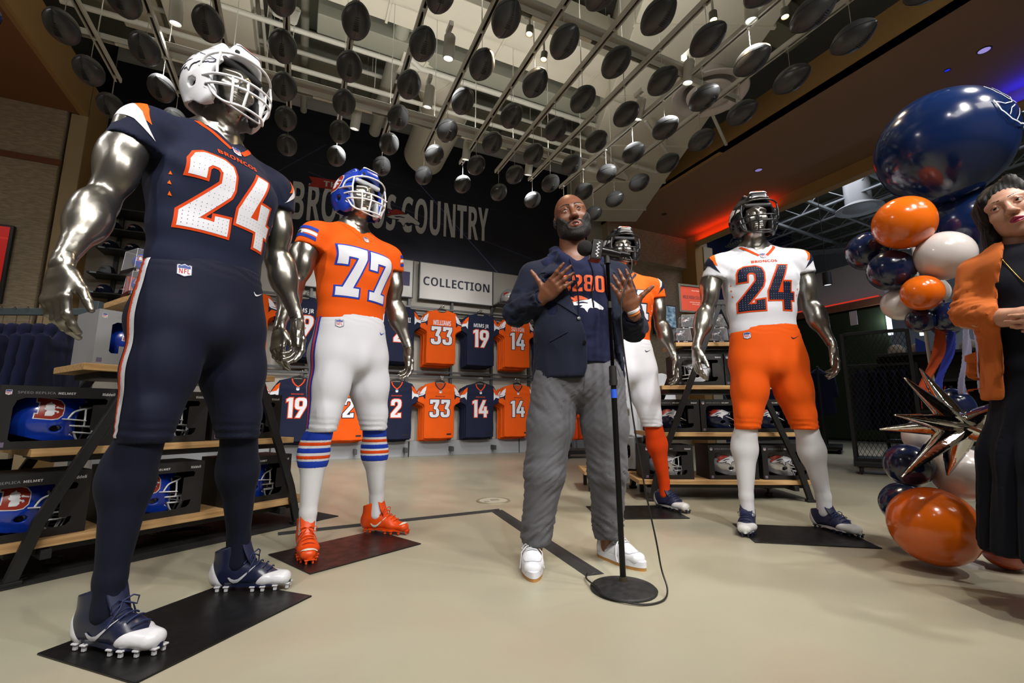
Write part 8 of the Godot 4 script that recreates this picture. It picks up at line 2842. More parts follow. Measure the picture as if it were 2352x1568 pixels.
func build_balloons() -> void:
	var latex := func(n: String, c: Color) -> StandardMaterial3D:
		var m := mat(n, c, 0.16)
		m.metallic_specular = 0.55
		m.clearcoat_enabled = true
		m.clearcoat = 0.3
		m.clearcoat_roughness = 0.05
		m.subsurf_scatter_enabled = true
		m.subsurf_scatter_strength = 0.03
		return m
	var nv: Material = latex.call("navy latex", h("0d1a3c"))
	var bl: Material = latex.call("deep blue latex", h("0c2350"))
	var og: Material = latex.call("orange latex", h("d9640f"))
	var wh: Material = latex.call("white latex", h("cfc9c6"))
	var big := balloon("giant deep blue balloon with a white emblem on top of the column", Vector3(3.064, 2.14, -1.058), 0.298, bl, Vector3(-0.2, -1, 0.1))
	var eg := Geo.new()
	eg.ellipsoid(Vector3.ZERO, Vector3.ONE * 0.2985, 48)
	var r := Relief.new(eg, Transform3D(Basis.looking_at(-Vector3(-0.38, 0.10, 0.92).normalized()), Vector3.ZERO), 0.008, 0.0)
	var wp := mat("white balloon print", h("cdd4dc"), 0.4)
	for line in [[[0.0, 0.16, 0.02, 0.10, 0.06, 0.06, 0.12, 0.05], 0.006], [[0.035, 0.15, 0.05, 0.10, 0.09, 0.07], 0.005], [[-0.02, 0.03, 0.02, 0.02, 0.07, 0.04, 0.1, 0.09], 0.005], [[-0.03, 0.04, -0.01, -0.02, 0.04, -0.06, 0.10, -0.07, 0.16, -0.05], 0.007], [[0.03, -0.04, 0.05, 0.0, 0.09, 0.03], 0.005], [[0.07, -0.06, 0.10, -0.02, 0.12, 0.02], 0.005]]:
		var pts := []
		for q in pv(line[0]): pts.append(q)
		obj("emblem_line", r.print_on(poly_strip(pts, line[1] * 0.5, line[1] * 0.5), 0.0015, 0.01), wp, big)
	var list := [
		[Vector3(2.749, 1.684, -1.14), 0.135, og, "large orange balloon under the giant blue one", Vector3(0.8, -0.3, 0.0)],
		[Vector3(2.856, 1.497, -1.045), 0.122, wh, "large white balloon below the large orange one, beside the woman's shoulder", Vector3(0.6, 0.5, -0.4)],
		[Vector3(2.798, 1.473, -1.244), 0.108, nv, "navy balloon left of the large white balloon", Vector3(0.8, 0.3, -0.2)],
		[Vector3(2.770, 1.315, -1.118), 0.088, og, "middle sized orange balloon under the large white one", Vector3(0.8, 0.3, -0.3)],
		[Vector3(2.882, 1.303, -1.257), 0.090, wh, "white balloon half behind the middle orange balloon", Vector3(0.6, 0.5, 0.1)],
		[Vector3(2.835, 1.191, -1.165), 0.064, nv, "small navy balloon at the lower left of the upper cluster", Vector3(0.8, 0.4, 0)],
		[Vector3(2.900, 1.195, -1.075), 0.076, nv, "navy balloon at the bottom of the upper cluster above the streamers", Vector3(0.1, 1, -0.2)],
		[Vector3(3.020, 1.179, -1.140), 0.064, nv, "navy balloon at the lower right of the upper cluster", Vector3(-0.5, 0.8, 0)],
		[Vector3(3.215, 1.720, -1.056), 0.200, bl, "big deep blue balloon behind the woman's head", Vector3(-0.3, -1, 0)],
		[Vector3(2.900, 1.640, -1.385), 0.110, nv, "navy balloon peeping out behind the large orange one", Vector3(0.8, -0.2, 0.4)],
		[Vector3(3.020, 1.365, -1.18), 0.080, wh, "pale balloon hidden between the middle orange balloon and the cardigan", Vector3(-0.4, 0.5, 0)],
		[Vector3(3.150, 0.760, -1.208), 0.090, nv, "navy balloon above the silver star", Vector3(0, 1, 0)],
		[Vector3(3.039, 0.600, -1.308), 0.095, wh, "white balloon behind the silver star spikes", Vector3(0.5, 0.3, 0)],
		[Vector3(2.854, 0.464, -1.307), 0.108, nv, "navy balloon below the silver star on the left", Vector3(0.7, 0.2, 0)],
		[Vector3(2.763, 0.200, -1.200), 0.178, og, "largest orange balloon resting on the floor", Vector3(0.8, 0.4, 0)],
		[Vector3(3.010, 0.430, -1.161), 0.130, wh, "white balloon beside the dress above the floor balloon", Vector3(0.2, 0.6, -0.3)],
		[Vector3(3.005, 0.240, -1.420), 0.115, bl, "blue balloon low behind the floor balloon", Vector3(0.5, 0.6, 0)],
		[Vector3(3.050, 0.100, -1.060), 0.095, latex.call("brick red latex", h("9a3a18")), "brick red balloon on the floor behind the dress hem", Vector3(0, 1, 0)]]
	for b in list: balloon(b[3], b[0], b[1], b[2], b[4])
	balloon("dark blue balloon at the far left edge near the ceiling", Vector3(-1.096, 2.111, -2.042), 0.045, bl)
	# the pole that carries the column
	var t := thing("balloon_pole", "thin pole and round base inside the balloon column", "pole", Vector3(3.0, 0, -1.22))
	var g := Geo.new()
	g.tube([Vector3(0, 0.01, 0), Vector3(0, 1.85, 0)], 0.009, 8); obj("pole", g, mat("white plastic pole", h("b9b9b6"), 0.5), t)
	g = Geo.new()
	g.turned([Vector2(0, 0.014), Vector2(0.10, 0.012), Vector2(0.105, 0.0)], 24); obj("base", g, mat("white plastic pole", h("b9b9b6"), 0.5), t)
	# crepe streamers
	for s in [[0.0, 0.060, "orange", h("a8400c"), 0.0], [0.062, 0.048, "blue", h("20329c"), -0.03], [0.135, 0.040, "pale grey", h("8d8ea8"), 0.03], [0.185, 0.035, "pale lilac", h("9b99b4"), 0.09]]:
		t = thing("streamer", "%s crepe streamer hanging between the balloon clusters" % s[2], "streamer", Vector3(2.915 + s[0] * 0.85, 1.15, -1.125 + s[0] * 0.4), 0.0)
		var ax := Vector3(0.906, 0, 0.423)
		var rings := []
		for k in 30:
			var u := k / 29.0
			var c: Vector3 = Vector3(0, -0.33 * u, 0) + ax * (s[4] * u + 0.012 * sin(u * 6.0) - (0.05 * u * u if s[0] < 0.05 else 0.0)) + ax.cross(Vector3.UP) * -0.09 * u
			var ring := []
			for j in 9:
				var w := (j - 4) / 4.0
				ring.append(c + ax * w * s[1] * 0.5 + ax.cross(Vector3.UP) * (0.006 * sin(w * 4.0 + u * 9.0) + 0.0012 * (1 if k % 2 else -1)))
			for j in 9:
				var w := (4 - j) / 4.0
				ring.append(c + ax * w * s[1] * 0.5 + ax.cross(Vector3.UP) * (0.006 * sin(w * 4.0 + u * 9.0) + 0.0012 * (1 if k % 2 else -1) + 0.0012))
			rings.append(ring)
		g = Geo.new()
		g.loft(rings)
		var cm := mat("crepe " + s[2], s[3], 0.85)
		cm.backlight_enabled = true
		cm.backlight = s[3] * 0.6
		obj("ribbon", g, cm, t)
	# exploding star of silver foil
	t = thing("foil_star", "silver foil starburst balloon with long spikes on the column", "foil balloon", Vector3(2.759, 0.666, -1.047))
	var foil := mat("silver foil", h("d6d4d0"), 0.07, 1.0)
	foil.normal_enabled = true
	foil.normal_texture = noise_tex(91, 0.03, 256, 3, true, null, 4.0)
	foil.normal_scale = 0.25
	foil.uv1_triplanar = true
	foil.uv1_scale = Vector3.ONE * 5.0
	var rng := RandomNumberGenerator.new()
	rng.seed = 5
	for d in [Vector3(-0.342, 0.211, -0.033), Vector3(-0.429, 0.05, -0.046), Vector3(-0.384, -0.213, -0.072), Vector3(0.10, 0.15, 0.22), Vector3(0.02, -0.12, 0.24), Vector3(0.22, 0.02, -0.1), Vector3(0.05, 0.28, -0.14), Vector3(0.12, -0.24, -0.12), Vector3(-0.15, -0.02, -0.25), Vector3(0.2, -0.1, 0.12)]:
		var dir: Vector3 = d.normalized()
		var sx := dir.cross(Vector3(0.3, 1, 0.2)).normalized()
		var sy := dir.cross(sx)
		var ln: float = d.length()
		var rings := []
		for k in 22:
			var u := k / 21.0
			var w := 0.066 * (1.0 - u) * (0.72 + 0.28 * sin(minf(u * 3.4, 1.57))) + 0.005
			var ring := []
			for j in 16:
				var a := TAU * j / 16
				var q := 1.0 - 0.20 * pow(absf(sin(a * 2.0)), 0.7)
				if j % 8 == 0: q += 0.10 + rng.randf_range(-0.05, 0.05)
				ring.append(dir * ln * u + (sx * cos(a) + sy * sin(a) * 0.8) * w * q)
			rings.append(ring)
		g = Geo.new()
		g.loft(rings)
		obj("spike", g, foil, t)
	g = Geo.new()
	g.ellipsoid(Vector3.ZERO, Vector3.ONE * 0.062, 24)
	g.displace(func(p: Vector3, _n: Vector3) -> float: return 0.006 * sin(p.x * 190.0) * sin(p.y * 170.0) * sin(p.z * 210.0))
	obj("core", g, foil, t)

# ---------------------------------------------------------------- caps, racks, screens on the left and behind
var cap_meshes := {}
func cap_into(label: String, x: Transform3D, look: String, group: String) -> void:
	var t := thing("cap", label, "cap", Vector3.ZERO, 0.0, group)
	t.transform = x
	if not cap_meshes.has("crown"):
		var f := Field.new(Vector3(-0.12, -0.01, -0.13), Vector3(0.12, 0.16, 0.12), 0.008)
		f.ell(Vector3(0, 0.02, -0.01), Vector3(0.092, 0.115, 0.105), 0.01)
		f.bone(Vector3(0, 0.055, 0.06), Vector3(0, 0.09, 0.045), 0.05, 0.025, 0.05, 0.025, 0.03)
		f.cut(Vector3(0, 0.008, 0), Vector3.DOWN)
		cap_meshes["g"] = f.geo()
		cap_meshes["crown"] = cap_meshes["g"].mesh()
		cap_meshes["r"] = Relief.new(cap_meshes["g"], Transform3D(Basis(Vector3.RIGHT, -0.25), Vector3.ZERO), 0.006)
		var b := Geo.new()
		var rings := []
		for k in 9:
			var u := -1.0 + k / 4.0
			var ring := []
			for j in 10:
				var v := j / 9.0
				ring.append(Vector3(u * 0.088, 0.010 - 0.016 * u * u - v * 0.01, 0.06 + 0.03 * (1 - u * u) + v * 0.075 * sqrt(maxf(1.0 - u * u * 0.9, 0.05))))
			for j in 10:
				var v := (9 - j) / 9.0
				ring.append(Vector3(u * 0.088, 0.007 - 0.016 * u * u - v * 0.01, 0.06 + 0.03 * (1 - u * u) + v * 0.075 * sqrt(maxf(1.0 - u * u * 0.9, 0.05))))
			rings.append(ring)
		b.loft(rings)
		cap_meshes["brim"] = b.mesh()
		var bt := Geo.new()
		bt.ellipsoid(Vector3(0, 0.136, -0.01), Vector3(0.007, 0.004, 0.007), 10)
		cap_meshes["button"] = bt.mesh()
		cap_meshes["panel"] = cap_meshes["g"].shell(func(p: Vector3, _n: Vector3) -> float: return clampf((p.z - 0.012 - absf(p.x) * 0.3) * 60.0, -1, 1), -0.002, 0.002).mesh()
	var base: Material = cloth("cap cloth " + look, {"navy": h("161c33"), "grey": h("14161c"), "black": h("17171a"), "cream": h("b9b3a4")}[look], 0.85, 0.2)
	obj("crown", cap_meshes["crown"], base, t)
	obj("brim", cap_meshes["brim"], base if look != "black" else cloth("orange cap brim", h("c9480f"), 0.8, 0.2), t)
	obj("button", cap_meshes["button"], base if look != "black" else cloth("orange cap brim", h("c9480f"), 0.8, 0.2), t)
	if look == "grey": obj("front_panel", cap_meshes["panel"], cloth("heather grey cap front", h("7f868e"), 0.9, 0.2), t)
	var wd := mat("cap embroidery white", h("c4c7ce"), 0.7)
	var r: Relief = cap_meshes["r"]
	if look == "black":
		obj("round_badge", r.print_on(moved(tris(pv([-0.5, 0, -0.35, -0.35, 0, -0.5, 0.35, -0.35, 0.5, 0, 0.35, 0.35, 0, 0.5, -0.35, 0.35])), Vector2(0, 0.05), Vector2.ONE * 0.05), 0.002, 0.02), mat("cap badge", h("8d4a35"), 0.7), t)
	elif look != "cream":
		logo_relief(t, r, Vector2(0.0, 0.055), 0.085, null, wd if look == "navy" else mat("cap embroidery grey", h("50565e"), 0.7), mat("cap embroidery orange", h("cf4a14"), 0.7) if look == "navy" else mat("cap embroidery grey", h("50565e"), 0.7), 0.0, 1.0, 0.002)

func build_left() -> void:
	# cap shelves on the grey wall
	var steel := mat("dark shelf steel", h("2f3334"), 0.5, 0.3)
	var unit := thing("cap_shelves", "dark steel cap shelves on the grey wall left of the jerseys", "shelving", Vector3(-1.95, 0, -7.87))
	for k in 3:
		var g := Geo.new()
		g.box(Vector3(-0.55 + k * 0.8, 2.7, -0.14), Vector3(0.05, 1.7, 0.05), 0.004); obj("upright", g, steel, unit)
	var ys := [2.075, 2.335, 2.605, 2.965, 3.25, 3.55]
	for k in ys.size():
		var x0: float = [-0.75, -0.75, -0.75, -0.7, -0.7, -0.7][k]
		var g := Geo.new()
		g.box(Vector3((x0 + 1.1) / 2, ys[k], 0.0), Vector3(1.1 - x0, 0.022, 0.34), 0.003); obj("shelf", g, steel, unit)
		g = Geo.new()
		g.box(Vector3(x0 + 0.07, ys[k], 0.175), Vector3(0.07, 0.02, 0.004)); obj("price_tag", g, mat("pale tag", h("9fb3bd"), 0.5), unit)
	var names := ["bottom", "fourth", "third", "second", "top", "uppermost hidden"]
	for k in 5:
		var look: String = ["black", "navy", "grey", "navy", "navy"][k]
		for j in 5:
			if k == 0 and j > 1: continue
			cap_into("%s cap %s from the left on the %s cap shelf" % [{"black": "black and orange", "navy": "navy", "grey": "grey fronted"}[look], WORDS_NTH[j], names[k]], xf(Vector3(-2.53 + j * 0.245, ys[k] + 0.012, -7.84), -0.25 + 0.05 * (j % 3), 0, 0, Vector3.ONE * 1.0), look, "caps on the wall shelves")
	# wall screen on the left bay
	var sc := thing("wall_screen", "flat screen showing red on the left bay wall", "screen", Vector3(-3.85, 2.52, -7.41))
	var g := Geo.new()
	g.box(Vector3.ZERO, Vector3(1.05, 0.98, 0.05), 0.006); obj("bezel", g, mat("black screen bezel", h("101012"), 0.35), sc)
	g = Geo.new()
	g.box(Vector3(-0.01, 0, 0.027), Vector3(1.0, 0.93, 0.004))
	var im := Image.create(64, 64, false, Image.FORMAT_RGB8)
	for y in 64:
		for x in 64:
			var d := 0.12 if y in [20, 30, 31, 44] else 0.0
			im.set_pixel(x, y, Color(0.72 + d, 0.08 + d, 0.06 + d * 0.6))
	var sm := mat("red screen picture", h("300604"), 0.3)
	sm.emission_enabled = true
	sm.emission_texture = ImageTexture.create_from_image(im)
	sm.emission_operator = BaseMaterial3D.EMISSION_OP_MULTIPLY
	sm.emission = Color.WHITE
	sm.emission_energy_multiplier = 0.55
	obj("screen_picture", g, sm, sc)
	# rack of navy hoodies
	var grey := mat("blue grey rack steel", h("4f5c61"), 0.45, 0.4)
	var rk := thing("clothes_rack", "blue grey steel clothes rack behind the left stand", "clothes rack", Vector3(-1.62, 0, -4.22), deg_to_rad(-24))
	g = Geo.new()
	g.box(Vector3(-0.2, 1.435, 0), Vector3(0.95, 0.05, 0.03), 0.003); obj("rail", g, grey, rk)
	for sx: int in [-1, 1]:
		g = Geo.new()
		g.box(Vector3(-0.2 + sx * 0.5, 0.76, 0), Vector3(0.05, 1.5, 0.05), 0.003); obj("post", g, grey, rk)
		g = Geo.new()
		g.box(Vector3(-0.2 + sx * 0.5, 0.02, 0), Vector3(0.05, 0.04, 0.6), 0.004); obj("foot", g, grey, rk)
	var gf := Field.new(Vector3(-0.05, -0.8, -0.34), Vector3(0.05, 0.1, 0.34), 0.014)
	gf.bone(Vector3(0, -0.02, 0), Vector3(0, -0.12, 0), 0.022, 0.07, 0.022, 0.20, 0.03)
	gf.bone(Vector3(0, -0.12, 0), Vector3(0, -0.68, 0), 0.022, 0.20, 0.026, 0.25, 0.03)
	for s: int in [-1, 1]: gf.bone(Vector3(0, -0.08, s * 0.2), Vector3(0, -0.62, s * 0.27), 0.022, 0.06, 0.02, 0.045, 0.02)
	gf.ell(Vector3(0, 0.01, 0), Vector3(0.028, 0.04, 0.08), 0.03)
	var gg := gf.geo()
	gg.displace(func(p: Vector3, _n: Vector3) -> float: return 0.005 * folds(p, 10.0, 3.0, 14.0))
	var gm := gg.mesh()
	var hookg := Geo.new()
	hookg.tube([Vector3(0, 0.03, 0), Vector3(0, 0.10, 0), Vector3(0, 0.15, 0.012), Vector3(0, 0.165, 0.03), Vector3(0, 0.15, 0.045)], 0.0028, 6)
	var hookm := hookg.mesh()
	var nav := cloth("navy hoodie cloth", h("151a33"), 0.9, 0.35)
	for k in 9:
		var p: Vector3 = rk.transform * Vector3(-0.62 + k * 0.092, 1.30, 0)
		var hd := thing("hanging_hoodie", "navy hoodie on the clothes rack, %s from the left" % WORDS_NTH[k], "hoodie", p, deg_to_rad(-24) + 0.25 + 0.05 * sin(k * 2.3), "navy hoodies on the rack")
		obj("body", gm, nav, hd)
		obj("hanger_hook", hookm, mat("chrome hook", h("c8cacc"), 0.15, 1.0), hd)

func garment_rack(label: String, at: Vector3, yaw: float, wide: float, tall: float, n: int, m: Material, what: String) -> void:
	var dark := mat("black rack steel", h("1c1d1f"), 0.45, 0.3)
	var rk := thing("rolling_rack", label, "clothes rack", at, yaw)
	for s: int in [-1, 1]:
		var g := Geo.new()
		g.box(Vector3(s * wide / 2, tall / 2 + 0.06, 0), Vector3(0.035, tall, 0.035), 0.003); obj("post", g, dark, rk)
		for q: int in [-1, 1]:
			g = Geo.new()
			g.ellipsoid(Vector3(s * (wide / 2 - 0.04), 0.035, q * 0.2), Vector3(0.02, 0.035, 0.035), 12); obj("caster", g, dark, rk)
	var g2 := Geo.new()
	g2.box(Vector3(0, tall + 0.05, 0), Vector3(wide, 0.035, 0.035), 0.003); obj("rail", g2, dark, rk)
	g2 = Geo.new()
	g2.box(Vector3(0, 0.10, 0), Vector3(wide + 0.04, 0.06, 0.5), 0.004); obj("base", g2, dark, rk)
	var f := Field.new(Vector3(-0.06, -0.95, -0.3), Vector3(0.06, 0.08, 0.3), 0.02)
	f.bone(Vector3(0, -0.02, 0), Vector3(0, -0.1, 0), 0.024, 0.07, 0.03, 0.2, 0.02)
	f.bone(Vector3(0, -0.1, 0), Vector3(0, -0.85, 0), 0.03, 0.2, 0.035, 0.23, 0.02)
	for s: int in [-1, 1]: f.bone(Vector3(0, -0.08, s * 0.2), Vector3(0, -0.5, s * 0.25), 0.025, 0.06, 0.02, 0.05, 0.02)
	var gm := f.geo().mesh()
	for k in n:
		var o := thing("hanging_garment", "%s, %s on the rack" % [what, WORDS_NTH[k]], "garment", Transform3D(Basis(Vector3.UP, yaw), at) * Vector3((k - (n - 1) / 2.0) * (wide - 0.15) / n, tall + 0.02, 0), yaw + 0.3, what)
		obj("body", gm, m, o)

func build_right() -> void:
	# hedge of artificial turf on the far wall
	var hedge := thing("hedge_wall", "dark green artificial hedge panel along the far wall", "hedge panel", Vector3(13.0, 0, -7.2))
	var hm := mat("dark green turf", h("2c3a14"), 0.95)
	hm.albedo_texture = noise_tex(95, 0.15, 256, 3, false, grad([[0.2, Color(0.5, 0.5, 0.5)], [0.8, Color(1, 1, 1)]]))
	hm.uv1_triplanar = true
	hm.uv1_scale = Vector3.ONE * 2.0
	hm.heightmap_enabled = false
	var g := Geo.new()
	g.box(Vector3(0, 1.72, 0), Vector3(0.25, 3.36, 2.45), 0.08); obj("turf", g, hm, hedge)
	for q in [[-7.19, 3.2, "left"], [-6.53, 3.24, "right"]]:
		var tg := thing("hanging_tag", "white hanging sign before the green hedge panel, %s of the two" % q[2], "sign", Vector3(12.6, q[1], q[0]), -PI / 2)
		g = Geo.new()
		g.box(Vector3(0, -0.12, 0), Vector3(0.17, 0.36, 0.01), 0.002); obj("card", g, mat("white hanging card", h("c9b8bd"), 0.5), tg)
		g = Geo.new()
		for s: int in [-1, 1]: g.tube([Vector3(s * 0.06, 0.06, 0), Vector3(s * 0.06, 0.25, 0)], 0.003, 5)
		obj("cords", g, mat("black cable", h("101011"), 0.5), tg)
	# bright upright tubes at the hedge's end
	for q in [[Vector3(12.85, 2.98, -5.9), 0.75, "white upright light tube at the end of the hedge panel"], [Vector3(13.6, 2.85, -5.6), 0.5, "second white upright light tube behind the balloons"]]:
		var t := thing("light_tube", q[2], "light tube", q[0])
		g = Geo.new()
		g.box(Vector3.ZERO, Vector3(0.06, q[1], 0.09), 0.01)
		var m := mat("glowing white tube", h("e8f4ff"), 0.4)
		m.emission_enabled = true
		m.emission = h("d8eaff")
		m.emission_energy_multiplier = 1.6
		obj("tube", g, m, t)
		var o := OmniLight3D.new()
		o.name = "glow"
		t.add_child(o)
		o.position = Vector3(-0.08, 0, 0.0)
		o.light_color = h("d8eaff")
		o.light_energy = 0.35
		o.light_size = 0.1
		o.omni_range = 20
		o.omni_attenuation = 2.0
		o.shadow_enabled = true
	# red glow over the hedge ledge, thin strip
	var st := thing("light_strip", "thin red light strip along the ledge over the hedge panel", "light strip", Vector3(12.93, 3.62, -7.3))
	g = Geo.new()
	g.box(Vector3(-0.06, 0, 0), Vector3(0.02, 0.03, 2.5), 0.003)
	var rm := mat("glowing red strip", h("ff4028"), 0.4)
	rm.emission_enabled = true
	rm.emission = h("ff3a20")
	rm.emission_energy_multiplier = 0.5
	obj("tube", g, rm, st)
	# pendant can
	var pd := thing("pendant_spotlight", "grey pendant can light before the far white wall", "pendant light", Vector3(9.35, 3.37, -5.23))
	g = Geo.new()
	g.turned([Vector2(0, 0.13), Vector2(0.075, 0.13), Vector2(0.08, -0.13), Vector2(0.07, -0.13), Vector2(0.065, -0.1)], 20); obj("can", g, mat("grey pendant metal", h("3c3c40"), 0.45, 0.3), pd)
	g = Geo.new()
	g.tube([Vector3(0, 0.13, 0), Vector3(0, 3.0, 0)], 0.006, 6); obj("stem", g, mat("black cable", h("101011"), 0.5), pd)
	g = Geo.new()
	g.lathe([Vector2(0, -0.115), Vector2(0.066, -0.115)], 20)
	var pm := mat("glowing pendant glass", h("ffffff"), 0.4)
	pm.emission_enabled = true
	pm.emission = h("f0f4ff")
	pm.emission_energy_multiplier = 1.5
	obj("lens", g, pm, pd)
	var sp := SpotLight3D.new()
	sp.name = "beam"
	pd.add_child(sp)
	sp.position = Vector3(0, -0.15, 0)
	sp.rotation.x = -PI / 2
	sp.light_energy = 2.0
	sp.spot_angle = 40
	sp.spot_range = 20
	sp.spot_attenuation = 2.0
	sp.light_size = 0.06
	sp.shadow_enabled = true
	# roof steel and ducts of the shop beyond
	var pale := mat("pale blue grey steel", h("7d8488"), 0.5, 0.2)
	var dk := mat("dark grey duct", h("4c4f52"), 0.6)
	for k in 6:
		var t := thing("roof_joist", "open web roof joist of the shop beyond, %s from the header" % WORDS_NTH[k], "joist", Vector3(9.6 + k * 0.75, 5.5, -5.2))
		g = Geo.new()
		g.box(Vector3(0, 0.2, 0), Vector3(0.06, 0.04, 6.0), 0.004); g.box(Vector3(0, -0.2, 0), Vector3(0.06, 0.04, 6.0), 0.004); obj("chords", g, pale, t)
		g = Geo.new()
		for j in 12: g.tube([Vector3(0, 0.2 * (1 if j % 2 else -1), -3.0 + j * 0.5), Vector3(0, -0.2 * (1 if j % 2 else -1), -2.5 + j * 0.5)], 0.012, 6)
		obj("web", g, pale, t)
	for q in [[-6.6, 5.15, "farthest"], [-5.6, 5.15, "middle"], [-4.4, 5.15, "nearest"]]:
		var t := thing("strut_channel", "pale strut channel hung crosswise under the joists, %s" % q[2], "channel", Vector3(11.2, q[1], q[0]), 0.06)
		g = Geo.new()
		g.box(Vector3.ZERO, Vector3(3.8, 0.06, 0.06), 0.004); obj("channel", g, pale, t)
		g = Geo.new()
		for s: int in [-1, 1]: g.tube([Vector3(s * 1.6, 0.03, 0), Vector3(s * 1.6, 1.2, 0)], 0.006, 6)
		obj("rods", g, pale, t)
	var cd := thing("conduit_bank", "bank of grey conduits bending across the ceiling of the shop beyond", "conduits", Vector3(12.2, 4.95, -6.4))
	for k in 7:
		g = Geo.new()
		g.tube([Vector3(-2.6, 0, -0.9 - k * 0.07), Vector3(-0.3, 0, -0.6 - k * 0.07), Vector3(0.6 + k * 0.03, 0, 0.2 - k * 0.05), Vector3(0.9 + k * 0.05, 0, 3.0)], 0.022, 8); obj("conduit", g, dk, cd)
	var df := thing("ceiling_diffuser", "round grey ceiling diffuser on a drop duct in the shop beyond", "diffuser", Vector3(10.5, 5.0, -5.08))
	g = Geo.new()
	g.turned([Vector2(0.24, 1.2), Vector2(0.24, 0.12), Vector2(0.42, 0.02), Vector2(0.43, 0.0), Vector2(0.3, 0.02), Vector2(0.0, 0.0)], 36); obj("cone", g, mat("grey diffuser", h("8b8f92"), 0.5, 0.2), df)
	var rd := thing("round_duct", "long dark round duct of the shop beyond", "duct", Vector3(11.6, 5.6, -3.9))
	g = Geo.new()
	g.tube([Vector3(-2.6, 0, 0), Vector3(3.6, 0, -0.4)], 0.28, 24); obj("duct_body", g, dk, rd)
	# mesh screen on casters
	var black := mat("black rack steel", h("1c1d1f"), 0.45, 0.3)
	var mx := thing("mesh_screen", "black framed wire mesh fixture on casters right of the white jersey mannequin", "mesh fixture", Vector3(6.52, 0, -3.18), atan2(-0.59, 0.32))
	for s: int in [-1, 1]:
		g = Geo.new()
		g.box(Vector3(s * 0.325, 0.94, 0), Vector3(0.04, 1.62, 0.04), 0.003); obj("post", g, black, mx)
		g = Geo.new()
		g.box(Vector3(0, 0.95 + s * 0.79, 0), Vector3(0.61, 0.04, 0.04), 0.003); obj("rail", g, black, mx)
		for q: int in [-1, 1]:
			g = Geo.new()
			g.ellipsoid(Vector3(s * 0.28, 0.045, q * 0.18), Vector3(0.022, 0.045, 0.045), 14)
			g.box(Vector3(s * 0.28, 0.085, q * 0.18), Vector3(0.05, 0.02, 0.05), 0.003); obj("caster", g, black, mx)
	g = Geo.new()
	g.box(Vector3(0, 0.120, 0), Vector3(0.70, 0.05, 0.46), 0.004); obj("base", g, black, mx)
	g = Geo.new()
	for d: int in [-1, 1]:
		for k in range(-26, 27):
			var a := Vector2(k * 0.045, -0.78)
			var b := Vector2(k * 0.045 + d * 0.78, 0.78)
			# clip to the frame
			var cl := Geometry2D.intersect_polyline_with_polygon(PackedVector2Array([a, b]), pv([-0.31, -0.78, 0.31, -0.78, 0.31, 0.78, -0.31, 0.78]))
			for l in cl: g.tube([Vector3(l[0].x, 0.95 + l[0].y, d * 0.002), Vector3(l[1].x, 0.95 + l[1].y, d * 0.002)], 0.0022, 4, false)
	obj("wire_mesh", g, mat("black wire", h("26282a"), 0.4, 0.4), mx).set_meta("kind", "stuff")
	var navy := cloth("navy garment", h("141a30"), 0.9, 0.25)
	garment_rack("black rack of navy garments behind the mesh fixture", Vector3(7.35, 0, -3.55), atan2(-0.59, 0.32), 0.75, 1.35, 6, navy, "navy garment behind the mesh fixture")
	garment_rack("black rolling rack of navy garments before the hedge panel", Vector3(9.3, 0, -5.55), 0.5, 1.0, 1.55, 7, navy, "navy garment before the hedge panel")
	garment_rack("rolling rack of orange garments seen between the man's legs", Vector3(4.45, 0, -6.62), -0.2, 0.8, 1.15, 6, cloth("orange garment", h("c8430c"), 0.85, 0.2), "orange garment behind the man")
	garment_rack("rolling rack of white shirts behind the orange sock mannequin", Vector3(4.25, 0, -4.75), 0.6, 0.7, 1.28, 6, cloth("white shirt cloth", h("c9ccd2"), 0.85, 0.2), "white shirt behind the mannequins")
	# caps and bags shelf
	var sh := thing("merchandise_shelf", "black merchandise shelf with lettered band behind the streamers", "shelving", Vector3(7.75, 0, -2.95), atan2(-0.9, 0.42))
	for y in [0.35, 0.75, 1.15, 1.52]:
		g = Geo.new()
		g.box(Vector3(0, y, 0), Vector3(1.5, 0.04, 0.42), 0.003); obj("shelf", g, black, sh)
	for s: int in [-1, 1]:
		g = Geo.new()
		g.box(Vector3(s * 0.73, 0.78, -0.18), Vector3(0.04, 1.56, 0.04), 0.003); obj("post", g, black, sh)
	g = Geo.new()
	g.box(Vector3(0, 1.0, -0.2), Vector3(1.42, 1.1, 0.02)); obj("back_panel", g, mat("black panel", h("121316"), 0.6), sh)
	for k in 4:
		var q: Vector3 = sh.transform * Vector3(-0.52 + k * 0.24, 1.54, 0.06)
		cap_into("cream cap on the merchandise shelf, %s from the left" % WORDS_NTH[k], xf(q, sh.rotation.y - 0.9), "cream", "cream caps on the merchandise shelf")
	var pn := thing("pennant", "blue pennant between the cream caps", "pennant", sh.transform * Vector3(-0.26, 1.54, 0.20), sh.rotation.y)
	g = Geo.new()
	g.extrude(pv([-0.06, 0, 0.08, 0, 0.07, 0.1, -0.05, 0.19]), 0.01); obj("cloth", g, mat("royal pennant cloth", h("2440a8"), 0.8), pn)
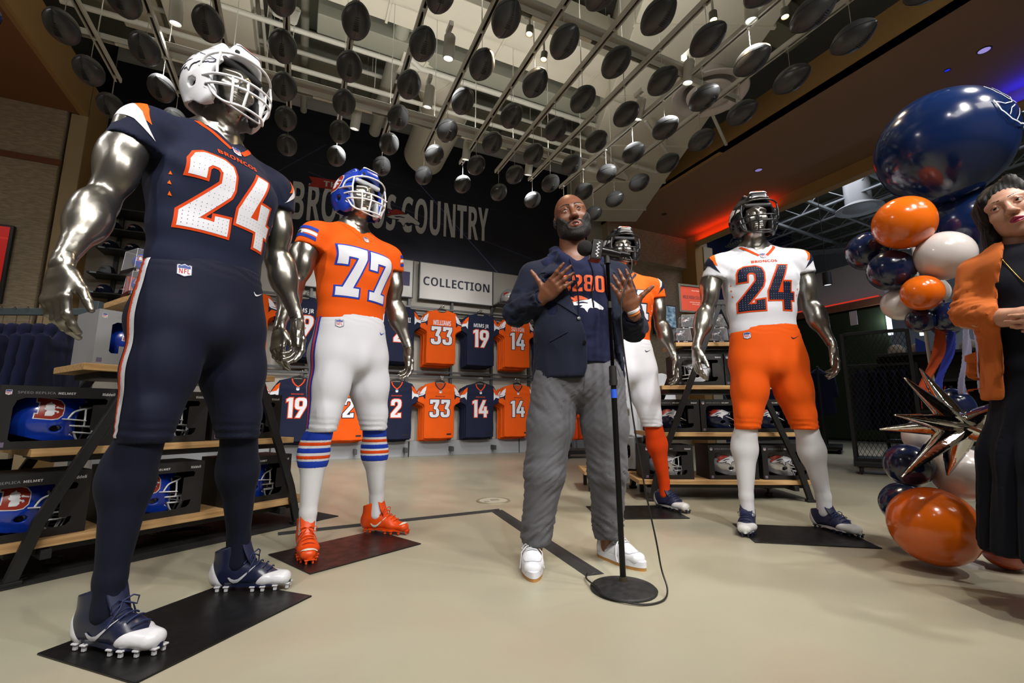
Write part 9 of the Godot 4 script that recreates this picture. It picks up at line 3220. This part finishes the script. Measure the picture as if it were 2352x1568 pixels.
	for k in 3:
		var bg := thing("backpack", "navy backpack with orange piping on the merchandise shelf, %s" % WORDS_NTH[k], "bag", sh.transform * Vector3(-0.45 + k * 0.45, 0.77, 0.05), sh.rotation.y, "navy backpacks")
		g = Geo.new()
		g.box(Vector3(0, 0.16, 0), Vector3(0.30, 0.32, 0.18), 0.06); obj("body", g, navy, bg)
		g = Geo.new()
		for s: int in [-1, 1]: g.tube([Vector3(s * 0.11, 0.02, 0.09), Vector3(s * 0.12, 0.2, 0.092), Vector3(s * 0.08, 0.31, 0.06)], 0.008, 6)
		obj("piping", g, mat("orange piping", h("d04a12"), 0.6), bg)
	# mountain picture screen on the back wall at the right
	var sc := thing("wall_screen", "wall screen showing pale clouds between the mannequins at the back", "screen", Vector3(7.7, 2.92, -7.98))
	g = Geo.new()
	g.box(Vector3.ZERO, Vector3(0.70, 0.72, 0.05), 0.006); obj("bezel", g, mat("black screen bezel", h("101012"), 0.35), sc)
	var im := Image.create(64, 64, false, Image.FORMAT_RGB8)
	var nz := FastNoiseLite.new()
	nz.seed = 3
	nz.frequency = 0.05
	for y in 64:
		for x in 64:
			var v := clampf(0.5 + nz.get_noise_2d(x, y * 2.0) * 0.9, 0, 1)
			im.set_pixel(x, y, Color(0.22, 0.32, 0.42).lerp(Color(0.66, 0.76, 0.80), v) * (1.0 if y < 48 else 0.4))
	var sm := mat("cloud screen picture", h("0a0c0e"), 0.3)
	sm.emission_enabled = true
	sm.emission_texture = ImageTexture.create_from_image(im)
	sm.emission_operator = BaseMaterial3D.EMISSION_OP_MULTIPLY
	sm.emission = Color.WHITE
	sm.emission_energy_multiplier = 0.7
	g = Geo.new()
	var x0 := -0.33
	var a0 := g.pt(Vector3(x0, -0.34, 0.027), Vector3.BACK, Vector2(0, 1))
	var a1 := g.pt(Vector3(-x0, -0.34, 0.027), Vector3.BACK, Vector2(1, 1))
	var a2 := g.pt(Vector3(-x0, 0.34, 0.027), Vector3.BACK, Vector2(1, 0))
	var a3 := g.pt(Vector3(x0, 0.34, 0.027), Vector3.BACK, Vector2(0, 0))
	g.quad(a0, a1, a2, a3)
	obj("screen_picture", g, sm, sc)
func _ready() -> void:
	var t0 := Time.get_ticks_msec()
	set_view()
	lights()
	build_room()
	build_ceiling()
	build_mannequins()
	build_stands()
	build_wall()
	build_man()
	build_mic()
	build_woman()
	build_balloons()
	build_left()
	build_right()
	print("all ", Time.get_ticks_msec() - t0)
